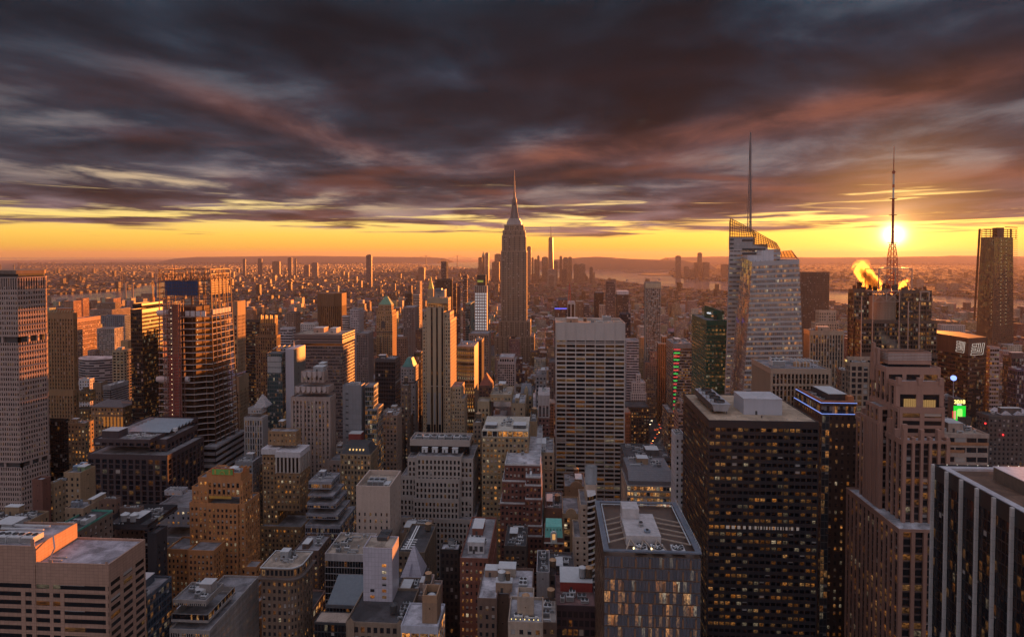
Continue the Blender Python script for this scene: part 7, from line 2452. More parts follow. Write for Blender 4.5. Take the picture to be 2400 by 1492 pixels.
# brown octagonal ribbed tower
B = Bld('office_tower', 'brown octagonal tower of rounded brick ribs', 'tower', WL((.155, .085, .045), .8, .12), GL(tint=(.01, .009, .008), lit=.12, blind=.03), R_DARK)
Y = 1050
xa, xb, zt = X(Y, 743), X(Y, 798), Z(Y, 690)
B.mk(xa, Y); FOOT.append((xa, xb, Y, Y + 44))
c = 9.0
pl = [(xa + c, Y), (xb - c, Y), (xb, Y + c), (xb, Y + 34), (xb - c, Y + 43), (xa + c, Y + 43), (xa, Y + 34), (xa, Y + c)]
for i in range(8):
    p, q = pl[i], pl[(i + 1) % 8]
    facade(B.W, B.G, [(*p, 0), (*q, 0), (*q, zt), (*p, zt)], SY(bay=3.3, floor=3.7, wp=.5, hb=.12, dp=.9, db=.1, top=1.0), i, wrap=False)
    facade(B.W, B.G, [(*p, zt - 22), (*q, zt - 22), (*q, zt + .1), (*p, zt + .1)], SY(bay=3.3, floor=90, wp=.94, hb=0, dp=.95, db=0, top=.8), i, wrap=False)
B.R.face([(*p, zt) for p in pl])
B.finish()
# golden pyramid tower
B = Bld('skyscraper', 'stone tower topped by a tall golden pyramid', 'skyscraper', WL((.33, .27, .19)), G_L, R_GREY)
Y = 1900
B.px(Y, 1002, 1017, 678, None, st=P_OLD, depth=20, par=0)
t = B.tops[0]
xm, ym = (t[0] + t[1]) / 2, Y + 10
m = MB()
for (r0, r1, ya, yb) in ((6.8, 2.0, 678, 657), (2.0, .3, 657, 648)):
    sc = Y / FPX
    m.prism([(xm + r0 * sc * math.cos(a), ym + r0 * sc * math.sin(a), Z(Y, ya)) for a in [math.pi / 8 + i * math.pi / 4 for i in range(8)]], [(xm + r1 * sc * math.cos(a), ym + r1 * sc * math.sin(a), Z(Y, yb)) for a in [math.pi / 8 + i * math.pi / 4 for i in range(8)]])
B.part('pyramid_roof', m, WL((.62, .44, .08), .35, .1), label='gilded pyramid')
B.finish()

# ------------------------------------------------------------------ square-shouldered tower with the antenna mast, right
B = Bld('skyscraper', 'dark skyscraper with steel roof frames, a ribbed drum corner and a red and white mast', 'skyscraper', WL((.12, .075, .055), .5), GL(tint=(.02, .016, .014), lit=.4, blind=.05), R_DARK, near=False)
Y = 600
s = SY(bay=2.4, floor=4.1, wp=.1, hb=.34, dp=.3, db=.2, top=2.5, group=5, gw=.3, gd=.9)
B.px(Y + 8, 2001, 2043, 680, 1990, z0=0, st=s, par=1)
B.px(Y, 2098, 2183, 682, None, z0=0, st=s, par=1, depth=50)
B.px(Y + 4, 2043.5, 2097.5, 692, None, z0=0, st=s, par=1, depth=44)
B.px(Y - 6, 2018, 2195, 752, None, z0=0, st=s, par=1, depth=10)
B.px(Y - 12, 2014, 2196, 832, None, z0=0, st=s, par=1, depth=6)
B.finish()
xm, rr = X(Y, 2072), 12.2
m = MB()
z0_, z1_ = Z(Y, 752), Z(Y, 690)
for k in range(16):
    za, zb = z0_ + (z1_ - z0_) * k / 16, z0_ + (z1_ - z0_) * (k + .82) / 16
    m.cyl((xm, Y + 8), rr, rr, za, zb, 32); m.cyl((xm, Y + 8), rr - .5, rr - .5, zb, za + (z1_ - z0_) / 16, 32, cap=False)
B.part('ribbed_drum', m, WL((.33, .22, .16), .4))
FR = WL((.42, .30, .24), .5)
m = MB()
for (xa, xb, ya, yb, yy) in ((2042, 2103, 703, 679, Y - 7), (2054, 2131, 675, 628, Y + 12), (2152, 2172, 700, 680, Y - 2)):
    p = [(X(yy, xa), yy, Z(yy, ya)), (X(yy, xb), yy, Z(yy, ya)), (X(yy, xb), yy, Z(yy, yb)), (X(yy, xa), yy, Z(yy, yb))]
    for i in range(4):
        m.bar(p[i], p[(i + 1) % 4], .9 if i != 0 else .5)
    xh = (p[0][0] + p[1][0]) / 2
    if xb - xa > 30:
        m.bar((xh, yy, p[0][2]), (xh, yy, p[2][2]), .9)
        m.bar(p[0], (xh, yy, p[2][2]), .45); m.bar(p[3], (xh, yy, p[0][2]), .45); m.bar(p[1], (xh, yy, p[2][2]), .45); m.bar(p[2], (xh, yy, p[0][2]), .45)
    for q in p[2:]:
        m.bar(q, (q[0], q[1] + 24, q[2]), .7)
        m.bar((q[0], q[1] + 24, q[2]), (q[0], q[1] + 24, q[2] - 24), .7)
for (xp, ya, yb) in ((2015, 840, 690), (2041, 840, 690), (2103, 840, 690), (2124, 840, 700), (2150, 840, 700)):
    m.bar((X(Y - 13, xp), Y - 13.2, Z(Y, ya)), (X(Y - 13, xp), Y - 13.2, Z(Y, yb)), .7)
B.part('steel_frame', m, FR)
rnd = random.Random(12)
m = MB()
for i in range(26):
    xx, yy = X(Y + 20, rnd.uniform(2008, 2178)), Y + rnd.uniform(8, 40)
    h = rnd.uniform(2, 9)
    m.box(xx, xx + rnd.uniform(1, 4), yy, yy + 2, Z(Y, 682), Z(Y, 682) + h)
B.part('roof_plant', m, WL((.10, .06, .045)), kind='stuff')
# mast
MR, MW = WL((.38, .10, .05), .6), WL((.50, .45, .42), .6)
xm, ym = X(Y + 20, 2093, 500), Y + 20
sc = (Y + 20) / FPX
zz = lambda y: Z(Y + 20, y)
m = MB()
prev = None
for k in range(12):
    f = k / 11
    r = (8.0 - 1.2 * f if f < .75 else 7.1 - 12 * (f - .75)) * sc
    z = zz(700) + (zz(572) - zz(700)) * f
    ring = [(xm + r * sx, ym + r * sy, z) for sx, sy in ((-1, -1), (1, -1), (1, 1), (-1, 1))]
    if prev:
        for i in range(4):
            m.bar(prev[i], ring[i], .5); m.bar(prev[i], ring[(i + 1) % 4], .28); m.bar(ring[i], prev[(i + 1) % 4], .28); m.bar(ring[i], ring[(i + 1) % 4], .35)
    prev = ring
rnd = random.Random(2)
mast = B.part('mast', m, MR)
m = MB()
for k in range(14):
    a = rnd.uniform(0, 6.28); z = zz(rnd.uniform(618, 690))
    m.cyl((xm + 11 * sc * math.cos(a), ym + 9 * sc * math.sin(a)), .9, .9, z, z + rnd.uniform(.6, 2.2), 10)
for (dx, y) in ((-8, 622), (8, 622), (14, 640), (-12, 622), (12, 622)):
    m.bar((xm + dx * sc, ym - 3, zz(y + 6)), (xm + dx * sc, ym - 3, zz(y - 8)), .3)
m.box(xm - 14 * sc, xm + 15 * sc, ym - 4, ym + 4, zz(626), zz(625))
m.build('antenna_dish', WL((.45, .35, .28)), mast)
for (r0, ya, yb, mt) in ((3.0, 572, 541, MR), (2.6, 541, 508, MR), (2.6, 508, 471, MR), (1.9, 471, 445, MW), (2.2, 445, 438, MR), (1.9, 438, 414, MW), (2.6, 414, 407, MR), (.9, 407, 380, MR), (.6, 380, 352, MR)):
    m = MB(); m.cyl((xm, ym), r0 * sc, r0 * sc * .97, zz(ya), zz(yb), 10)
    m.build('mast_section', mt, mast)
m = MB()
for y, w in ((508, 6), (471, 5.5), (570, 7), (411, 3.4)):
    m.box(xm - w * sc, xm + w * sc, ym - w * sc, ym + w * sc, zz(y), zz(y) + .6)
m.build('mast_platform', MR, mast)

# ------------------------------------------------------------------ far tower still being clad (right)
B = Bld('skyscraper', 'tall tapering glass skyscraper still being built at the right edge', 'skyscraper', WL((.13, .085, .07), .5), GL(tint=(.06, .045, .04), lit=.05, blind=0, spec=1.0, wob=.05, rough=.12), R_DARK)
Y = 1290
A0, A1, A2 = at(2284, 820, Y + 30), at(2326, 820, Y), at(2377, 820, Y + 40)
T0, T1, T2 = at(2299, 556, Y + 30), at(2330, 572, Y), at(2374, 556, Y + 40)
B.mk(A1.x, Y); FOOT.append((A0.x, A2.x, Y, Y + 60))
for p in (A0, A1, A2):
    p.z = 0
T1.z = T2.z = T0.z
s = SY(bay=3.4, floor=4.2, wp=.06, hb=.1, dp=.25, db=.15, top=2)
facade(B.W, B.G, [A0, A1, T1, T0], s, 3, wrap=False)
facade(B.W, B.G, [A1, A2, T2, T1], s, 8, wrap=False)
b0, b2 = Vector((A0.x + 40, Y + 75, 0)), Vector((A2.x, Y + 78, 0))
t0_, t2_ = Vector((T0.x + 36, Y + 75, T0.z)), Vector((T2.x, Y + 78, T0.z))
B.W.face([A2, b2, t2_, T2]); B.W.face([b0, A0, T0, t0_]); B.W.face([b2, b0, t0_, t2_])
B.R.face([T0, T1, T2, t2_, t0_])
m = MB()
zt = Z(Y + 40, 560)
zz = zt * .42
while zz < zt + 18:
    f = zz / zt
    e = 1.0 if zz < zt - 6 else .96
    xl, xr = at(2279 + 17 * f, 700, Y + 34).x, at(2383 - 4 * f, 700, Y + 44).x
    m.prism([(xl, Y + 34, zz), (xr, Y + 40, zz), (xr, Y + 62, zz), (xl + 28, Y + 66, zz)], [(xl, Y + 34, zz + .8), (xr, Y + 40, zz + .8), (xr, Y + 62, zz + .8), (xl + 28, Y + 66, zz + .8)], True, True)
    zz += 4.4
B.part('open_floor', m, WL((.20, .10, .06), .8), kind='stuff')
m = MB()
for k in range(4):
    for (a_, b_) in ((2279 + k * 4, 2295 + k * 3.4), (2366 + k * 5.1, 2366 + k * 4.6)):
        m.bar((at(a_ + (b_ - a_) * .42, 700, Y + 38).x, Y + 38 + 6 * k, zt * .42), (at(b_, 700, Y + 38).x, Y + 38 + 6 * k, zt + 20), 1.0)
for k in range(9):
    xx = at(2298 + k * 10, 700, Y + 38).x
    m.bar((xx, Y + 38, zt - 2), (xx, Y + 38, zt + 19), .8)
m.bar((at(2302, 700, Y + 37).x, Y + 37, zt + 20), (at(2334, 700, Y + 37).x, Y + 37, zt + 20), .8); m.bar((at(2352, 700, Y + 37).x, Y + 37, zt + 23), (at(2381, 700, Y + 37).x, Y + 37, zt + 22), 1.4)
m.box(at(2334, 700, Y + 36).x, at(2350, 700, Y + 36).x, Y + 36, Y + 50, zt, zt + 22)
B.part('steel_frame', m, STEEL)
m = MB()
for k in range(24):
    for (p0_, p1_, f) in ((A1, T1, .12), (A1, T1, .36), (A1, T1, .62)):
        v_ = .4 + k * .025
        p = p0_.lerp(p1_, v_).lerp((A2 if f > .2 else A0).lerp(T2 if f > .2 else T0, v_), f)
        m.box(p.x - .35, p.x + .35, p.y - 1.2, p.y - .5, p.z, p.z + .7)
B.part('work_lamp', m, EM_((1., .75, .4), .9), kind='stuff')
B.finish()

# ------------------------------------------------------------------ wedge tower with the outlined emblem
B = Bld('office_tower', 'dark wedge shaped tower with two outlined letter signs on its top', 'tower', WL((.085, .05, .042), .5), GL(tint=(.02, .015, .014), lit=.14, blind=.03), R_DARK)
Y = 620
a, b, c = at(2192, 782, Y + 40), at(2270, 790, Y), at(2313, 790, Y + 10)
zt = (a.z + b.z) / 2
a0, b0, c0 = (a.x, a.y), (b.x, b.y), (at(2297, 970, Y + 10).x, c.y)
B.mk(b.x, Y); FOOT.append((a.x, c.x, Y, Y + 60))
zs = Z(Y, 822)
for (p, q, q2) in ((a0, b0, b0), (b0, c0, (c.x, c.y))):
    facade(B.W, B.G, [(*p, 60), (*q, 60), (*q2, zs), (*p, zs)], SY(bay=2.4, floor=4.1, wp=.06, hb=.36, dp=.1, db=.2, top=1), 4, wrap=False)
    B.W.face([(*p, zs), (*q2, zs), (*q2, zt), (*p, zt)])
B.W.face([(*p, zt) for p in (a0, b0, (c.x, c.y), (c.x, c.y + 40), (a.x + 6, a.y + 30))]); B.W.face([(c.x, c.y, 0), (c.x, c.y + 40, 0), (c.x, c.y + 40, zt), (c.x, c.y, zt)])
EMB = EM_((1., .86, .74), .8)


def emblem(p, q, f0, f1, y0, y1, off):
    """outlined letters drawn with light tubes on the wall from p to q"""
    p, q = Vector((*p, 0)), Vector((*q, 0))
    n = (q - p).cross(Vector((0, 0, 1))).normalized()

    def pt(u, v):
        w = p.lerp(q, f0 + (f1 - f0) * (u + .12 * v)) + n * off
        w.z = Z(Y + 10, y0 + (y1 - y0) * (1 - v))
        return w
    m = MB()
    L = [[(0, 0), (.86, 0), (.86, .95), (.72, .95), (.72, .18), (0, .18), (0, 0)], [(0, .30), (.44, .30), (.44, .95), (.30, .95)], [(0, .42), (0, .30)], [(0, .42), (.30, .42), (.30, .54), (0, .54), (0, .66), (.30, .66), (.30, .78), (0, .78), (0, .95), (.30, .95), (.30, .84)], [(.58, .95), (.58, .30), (.44, .30)], [(.58, .95), (.44, .95)]]
    for l in L:
        for s_, e_ in zip(l, l[1:]):
            m.bar(pt(*s_), pt(*e_), .19)
    B.part('outlined_sign', m, EMB)


emblem(a0, b0, .66, .93, 790, 815, .7)
emblem(b0, (c.x, c.y), .10, .86, 793, 819, .7)
m = MB()
for k in range(26):
    f = k / 25
    xx = at(2313 + (2296 - 2313) * f, 1, Y + 8).x
    m.box(xx - .35, xx + .35, Y + 7.4, Y + 8.2, Z(Y + 8, 820 + f * 150), Z(Y + 8, 820 + f * 150) + 1.6)
B.part('edge_lamp', m, EM_((1., .68, .28), 1.3), kind='stuff')
B.finish()
SI('office_building', 'pale banded tower with many lit windows beside the wedge shaped tower', 'building', 640, [(2312, 2342, 815, None)], SY(bay=2.4, floor=4.4, wp=.1, hb=.48, dp=.1, db=.35, top=1.4), WL((.36, .29, .285), .6), GL(tint=(.02, .016, .014), lit=.4, blind=.05), R_GREY)

# ------------------------------------------------------------------ screens tower with the year sign and the ball
B = Bld('screen_tower', 'thin tower of green screens with a lit year sign and glowing blue ball', 'sign tower', WL((.10, .08, .075)), G_NONE, R_DARK)
Y = 545
B.px(Y, 2232, 2262, 935, None, st=P_BLANK, depth=16, par=0)
B.px(Y - 4, 2240, 2276, 978, None, st=P_BLANK, depth=20, par=.5)
B.finish()
m = MB(); m.box(X(Y, 2233.5), X(Y, 2261), Y - .9, Y - .3, Z(Y, 969), Z(Y, 936)); sc1 = B.part('screen', m, EM_((.0, .75, .025), 1.0), label='bright green screen')
m = MB(); xa, xb = X(Y, 2240.5), X(Y, 2253.5)
pts = []
zc0, zc1 = Z(Y, 966), Z(Y, 942)
for i in range(24):
    a_ = 2 * math.pi * i / 24
    cx_, cz_ = (xa + xb) / 2, (zc0 + zc1) / 2
    pts.append((cx_ + (xb - xa) / 2 * math.copysign(abs(math.cos(a_)) ** .45, math.cos(a_)), Y - 1.0, cz_ + (zc1 - zc0) / 2 * math.copysign(abs(math.sin(a_)) ** .45, math.sin(a_))))
m.face(pts)
m.build('screen_picture', EM_((.35, .85, .15), 1.2), sc1)
m = MB(); m.box(X(Y, 2234), X(Y, 2238), Y - 1.0, Y - .92, Z(Y, 966), Z(Y, 947), skip='s'); m.build('screen_picture', EM_((.9, .3, .25), 1.0), sc1)
m = MB(); m.box(X(Y, 2231), X(Y, 2233.2), Y - .6, Y - .2, Z(Y, 964), Z(Y, 948)); B.part('side_screen', m, EM_((.9, .03, .06), .9))
m = MB(); m.box(X(Y - 4, 2247), X(Y - 4, 2273), Y - 4.9, Y - 4.3, Z(Y, 1000), Z(Y, 981)); B.part('screen', m, EM_((.0, .8, .03), 1.0), label='lower green screen')
text_obj('year_sign', '2018', (X(Y, 2247), Y - .6, Z(Y, 931)), Euler((math.pi / 2, 0, 0)), 4.6, EM_((1., .80, .22), 2.2), B.root, .15, .05)
m = MB()
for i, (u, w) in enumerate(((2242, 1.2), (2244.6, .8), (2247, 1.4), (2250, 1.2))):
    m.box(X(Y, u), X(Y, u + w * 1.6), Y - .5, Y - .3, Z(Y, 935), Z(Y, 931.5 + (i % 2)))
B.part('small_lettering', m, EM_((.9, .9, .95), 1.0))
m = MB(); m.cyl((X(Y, 2240), Y + 4), .4, .3, Z(Y, 935), Z(Y, 870), 8); B.part('ball_pole', m, WL((.35, .3, .33)))
m = MB()
cz = Z(Y, 876)
for i in range(8):
    a_, b_ = -math.pi / 2 + math.pi * i / 8, -math.pi / 2 + math.pi * (i + 1) / 8
    m.cyl((X(Y, 2240), Y + 4), max(.001, 2.3 * math.cos(a_)), max(2e-4, 2.3 * math.cos(b_)), cz + 2.3 * math.sin(a_), cz + 2.3 * math.sin(b_), 18, cap=False)
B.part('ball', m, EM_((.22, .34, 1.0), 2.2))
# low glass hall in front of the white ribbed slab
B = Bld('office_building', 'low building with a sloping grey glass roof over yellow lit windows', 'building', WL((.30, .27, .255), .6), GL(tint=(.03, .035, .04), lit=.8, blind=.05, row=.3), R_GREY)
B.px(430, 1470, 1577, 1138, None, st=SY(bay=2.2, floor=4.0, wp=.14, hb=.35, dp=.2, db=.15, top=.6), depth=34, par=.2)
t = B.tops[0]
B.finish()
m = MB(); m.face([(t[0] + 1, t[2] + 1, t[4] + 3), (t[1], t[2] + 1, t[4] + 3), (t[1], t[2] + 6, t[4] + 9), (t[0] + 1, t[2] + 6, t[4] + 9)]); m.box(t[0] + 1, t[1], t[2] + 6, t[3], t[4], t[4] + 8.8); m.face([(t[0] + 1, t[2] + 1, t[4]), (t[1], t[2] + 1, t[4]), (t[1], t[2] + 1, t[4] + 3), (t[0] + 1, t[2] + 1, t[4] + 3)])
B.part('sloping_roof', m, WL((.17, .17, .19), .4, .1, joints=(1.0, 1.0)))
clutter(B, (t[0] + 2, t[1] - 2, t[2] + 10, t[3] - 1, t[4] + 8.8), random.Random(3), 12, 0, True, TAN and WL((.3, .2, .13)))
SI('office_building', 'low block with white pipework and long skylights behind the sloping glass roof', 'building', 480, [(1466, 1570, 1073, None)], P_RIB, WL((.10, .095, .10)), G_OFF, R_DARK, n=14, depth=34)
# ------------------------------------------------------------------ ground, water, hills
def flat(name, pts, z, mat, kind='structure'):
    m = MB()
    m.face([(p[0], p[1], z) for p in pts])
    return m.build(name, mat, None, kind=kind)


gm, t = pm('city_ground')
p = t.n('ShaderNodeTexCoord').outputs['Object']
n1 = t.noise(p, 0.004, 5.0, 0.65)
n2 = t.noise(p, 0.06, 3.0, 0.6)
c = t.mix(t.rng(n1, .35, .65), (.045, .042, .044), (.075, .058, .052))
c = t.mix(t.rng(n2, .4, .62), c, (.065, .062, .066))
t.n('ShaderNodeOutputMaterial', ins={'Surface': t.n('ShaderNodeBsdfPrincipled', ins={'Base Color': c, 'Roughness': .9})})
flat('ground', [(-30000, -1500), (30000, -1500), (30000, 40000), (-30000, 40000)], 0, gm)
wm, t = pm('river_water')
p = t.n('ShaderNodeTexCoord').outputs['Object']
nb = t.n('ShaderNodeTexNoise', ins={'Vector': p, 'Scale': .035, 'Detail': 4.0})
bp = t.n('ShaderNodeBump', ins={'Strength': .03, 'Distance': 1.0, 'Height': nb.outputs[0]})
nl = t.noise(p, .0022, 3.0, .6)
t.n('ShaderNodeOutputMaterial', ins={'Surface': t.n('ShaderNodeBsdfPrincipled', ins={'Base Color': (.22, .165, .16), 'Metallic': .35, 'Roughness': t.rng(nl, .35, .65, .15, .24), 'Normal': bp, 'Specular IOR Level': .9})})


def gpoly(px):
    return [(ground(x, y).x, ground(x, y).y) for x, y in px]


EAST = gpoly([(-260, 712), (110, 693), (295, 680), (336, 668), (420, 661), (560, 652), (560, 656), (420, 672), (372, 691), (250, 715), (110, 730), (-260, 760)])
HARB = gpoly([(940, 612.5), (1340, 617), (1425, 620.5), (1500, 625), (1575, 633), (1566, 641), (1577, 650), (1641, 657), (1703, 660), (1800, 669), (1950, 682), (2183, 692), (2285, 699), (2520, 706), (2520, 768), (2285, 743), (2183, 735), (2002, 719), (1950, 713), (1850, 701), (1703, 684), (1641, 682), (1547, 673), (1500, 669), (1450, 659), (1395, 653), (1330, 656), (1300, 651), (1180, 634), (940, 617)])
BAY = gpoly([(-200, 603.2), (1150, 603.2), (1150, 606.2), (600, 606.4), (-200, 607.4)])
HACK = gpoly([(1960, 625.6), (2300, 627.2), (2300, 628.6), (2180, 628.6), (1960, 626.6)])
for nm, pl in (('river', EAST), ('harbor_water', HARB), ('sea', BAY), ('river', HACK)):
    flat(nm, pl, .6, wm)
ROADM = WL((.05, .048, .05), .8, .2, 'asphalt')
LANDM = WL((.06, .05, .04), .9, .3, 'shore_land')
for nm, pts in (('island', [(1418, 632), (1432, 630), (1470, 631), (1472, 633), (1440, 634)]), ('island', [(1460, 637), (1490, 634), (1512, 636), (1508, 639), (1475, 639.5)]), ('island', [(1494, 644.5), (1515, 641), (1572, 643), (1574, 646), (1520, 646)]), ('island', [(1428, 622), (1500, 621), (1560, 622.3), (1560, 624), (1490, 624)]), ('island', [(1500, 640.6), (1545, 636.4), (1575, 634.5), (1572, 636), (1540, 639)])):
    lo = [Vector(ground(x, y)) for x, y in pts]
    m = MB()
    ring = [(v.x, v.y, .3) for v in lo]
    c = sum((v for v in lo), Vector()) / len(lo)
    hi = [(c.x + (v.x - c.x) * .93, c.y + (v.y - c.y) * .93, 9) for v in lo]
    if (lo[1] - lo[0]).cross(lo[2] - lo[1]).z < 0:
        ring, hi = ring[::-1], hi[::-1]
    m.prism(ring, hi)
    m.build(nm, LANDM, None, kind='structure')
HILLM = WL((.07, .05, .04), .95, .3, 'wooded_hill')


def hills(prof, Y, dep=3000):
    m = MB()
    for (xa, ya), (xb, yb) in zip(prof, prof[1:]):
        a, b = at(xa, ya, Y), at(xb, yb, Y)
        a.z, b.z = max(a.z, 1), max(b.z, 1)
        m.face([(a.x, Y - dep * .5, .8), (b.x, Y - dep * .5, .8), (b.x, Y - dep * .2, b.z * .8), (a.x, Y - dep * .2, a.z * .8)])
        m.face([(a.x, Y - dep * .2, a.z * .8), (b.x, Y - dep * .2, b.z * .8), (b.x, Y, b.z), (a.x, Y, a.z)])
        m.face([(a.x, Y, a.z), (b.x, Y, b.z), (b.x, Y + dep, .8), (a.x, Y + dep, .8)])
    m.build('hills', HILLM, None, kind='structure')


rnd = random.Random(3)
prof = [(1280 + i * 14, 610 - 8.2 * math.exp(-((i - 8.5) / 5.5) ** 2) - 1.5 * math.exp(-((i - 17) / 3) ** 2) + rnd.uniform(-.35, .35)) for i in range(24)]
hills([(1262, 613)] + prof + [(1640, 613)], 12500)
hills([(420, 605)] + [(460 + i * 20, 602.4 - 2.6 * math.exp(-((i - 12) / 9) ** 2) + rnd.uniform(-.25, .25)) for i in range(28)] + [(1040, 605)], 21000, 2500)
hills([(1560, 604)] + [(1600 + i * 30, 602.2 - 1.2 * math.sin(i * .4) - (2.4 if i > 20 else 0) + rnd.uniform(-.3, .3)) for i in range(32)] + [(2580, 603)], 22000, 2500)


def inside(x, y, poly):
    c = False
    n = len(poly)
    for i in range(n):
        (x0, y0), (x1, y1) = poly[i], poly[(i + 1) % n]
        if (y0 > y) != (y1 > y) and x < (x1 - x0) * (y - y0) / (y1 - y0) + x0:
            c = not c
    return c


WATER = (EAST, HARB, BAY, HACK)


def wet(x, y):
    return any(inside(x, y, q) for q in WATER)


# ------------------------------------------------------------------ fill buildings on the street grid
PAL = [(.17, .09, .065), (.22, .15, .11), (.28, .20, .14), (.14, .09, .07), (.20, .17, .165), (.30, .26, .235), (.36, .33, .32), (.10, .075, .07), (.25, .125, .085), (.33, .255, .19)]
PALN = ['red brown', 'brown', 'tan', 'dark brown', 'grey', 'light grey', 'whitish', 'blackish', 'rust red', 'beige']
RPAL = [(.12, .11, .12), (.20, .19, .20), (.34, .33, .35), (.055, .05, .055), (.26, .21, .18)]
RPN = ['dull grey', 'mid grey', 'pale', 'black', 'tan']
EXTRA = [(-420, -300, 420, 460, 250), (X(500, 369), X(500, 500), 495, 545, 230), (X(540, 1700), X(540, 1890), 530, 650, 255), (X(600, 2000), X(600, 2196), 585, 650, 225), (X(1290, 2279), X(1290, 2381), 1280, 1370, 300), (X(620, 2192), X(620, 2313), 610, 680, 175), (X(820, 170), X(820, 250), 815, 880, 115)]
for e in EXTRA:
    BLK.append(e); FOOT.append(e[:4])
FA = np.array(FOOT)


def free(x0, x1, y0, y1):
    return not np.any((FA[:, 0] < x1 + 3) & (FA[:, 1] > x0 - 3) & (FA[:, 2] < y1 + 3) & (FA[:, 3] > y0 - 3))


rnd = random.Random(2018)
AVES = [(-142, 32), (166, 32), (450, 30), (730, 30), (1010, 30), (1290, 30), (-290, 26), (-430, 40), (-570, 26), (-710, 30), (-910, 30), (-1130, 30), (-1400, 26)]
PARK = (X(800, 1462), X(800, 1530), 690, 880)     # the square with bare trees
cand = []
y = 300.0
while y < 2700:
    for row in (0, 1):
        ry = y + row * 31
        x = -0.95 * ry - 60
        xe = 0.90 * ry + 60
        while x < xe:
            w = rnd.uniform(14, 34)
            d = rnd.uniform(24, 30)
            if any(a - h / 2 < x + w and a + h / 2 > x for a, h in AVES):
                x += 6
                continue
            if PARK[0] - 4 < x + w and x < PARK[1] + 60 and PARK[2] < ry + d and ry < PARK[3]:
                x += w
                continue
            tall = rnd.random()
            if ry < 640:
                h = rnd.uniform(22, 62) if tall < .8 else rnd.uniform(60, 82)
            elif ry < 1300:
                h = rnd.uniform(24, 58) if tall < .74 else rnd.uniform(55, 100)
            else:
                h = rnd.uniform(16, 44) if tall < .85 else rnd.uniform(44, 78)
            # keep the avenue in the middle right open to view
            if free(x, x + w, ry, ry + d) and not wet(x, ry) and not (1462 < proj((x + w / 2, ry, 0))[0] < 1582 and ry > 560 and ry < 1150):
                cand.append((x, x + w, ry, ry + d, h, rnd.randrange(10), rnd.randrange(5)))
            x += w + (0.4 if rnd.random() < .8 else rnd.uniform(3, 9))
    y += 80.5
# coarse visibility buffer
SW, SH = 1200, 746
buf = np.full((SH, SW), -1, dtype=np.int32)
allb = [(b[:5], -2) for b in BLK] + [(c_[:5], i) for i, c_ in enumerate(cand)]
allb.sort(key=lambda b: -b[0][2])
for (x0, x1, y0, y1, z1), i in allb:
    if y0 < 60:
        continue
    pa, pb, pc, pd = proj((x0, y0, z1)), proj((x1, y0, z1)), proj((x0, y1, z1)), proj((x1, y1, z1))
    yb = proj((x0, y0, 0))[1]
    for (xa, xb, ya, yc) in ((pa[0], pb[0], pa[1], yb), (min(pa[0], pc[0]), max(pb[0], pd[0]), min(pc[1], pa[1]), max(pa[1], pc[1]))):
        c0, c1, r0, r1 = int(xa / 2), int(xb / 2) + 1, int(ya / 2), int(yc / 2) + 1
        c0, c1, r0, r1 = max(c0, 0), min(c1, SW), max(r0, 0), min(r1, SH)
        if c0 < c1 and r0 < r1:
            buf[r0:r1, c0:c1] = i
cnt = np.bincount(buf[buf >= 0], minlength=len(cand))
order = np.argsort(-cnt)
chosen = [int(i) for i in order[:150] if cnt[i] > 8]
chs = set(chosen)

CM = city_mat()


def box_faces(L, x0, x1, y0, y1, z0, z1, wc, rc, bay, flo, fr, lit):
    """append the visible faces of one far building to the lists in L"""
    v, uv, wa, wp = L
    su = (int(x0 * 7.1) % 401) * bay
    sv = (int(y0 * 3.3) % 301) * flo
    w, d, h = x1 - x0, y1 - y0, z1 - z0
    nx = max(1, round(w / bay)) * bay
    ny = max(1, round(d / bay)) * bay
    for q, U in ((((x0, y0, z0), (x1, y0, z0), (x1, y0, z1), (x0, y0, z1)), nx), (((x1, y0, z0), (x1, y1, z0), (x1, y1, z1), (x1, y0, z1)), ny), (((x0, y1, z0), (x0, y0, z0), (x0, y0, z1), (x0, y1, z1)), ny)):
        v.append(q)
        uv.append(((su, sv), (su + U, sv), (su + U, sv + h), (su, sv + h)))
        wa.append((*wc, 1)); wp.append((bay, flo, fr, lit))
    v.append(((x0, y0, z1), (x1, y0, z1), (x1, y1, z1), (x0, y1, z1)))
    uv.append(((0, 0),) * 4)
    wa.append((*rc, 1)); wp.append((bay, flo, 0.0, 0.0))


def mesh_from(L, name, parent=None, kind=None):
    v, uv, wa, wp = L
    m = MB()
    n = len(v)
    m.v = np.array(v, dtype=np.float64).reshape(-1, 3)
    m.f = [tuple(range(4 * i, 4 * i + 4)) for i in range(n)]
    m.uv = np.array(uv, dtype=np.float32).reshape(-1, 2)
    m.mi = [0] * n
    return m.build(name, CM, parent, kind=kind, attrs={'wcol': wa, 'wpar': wp})


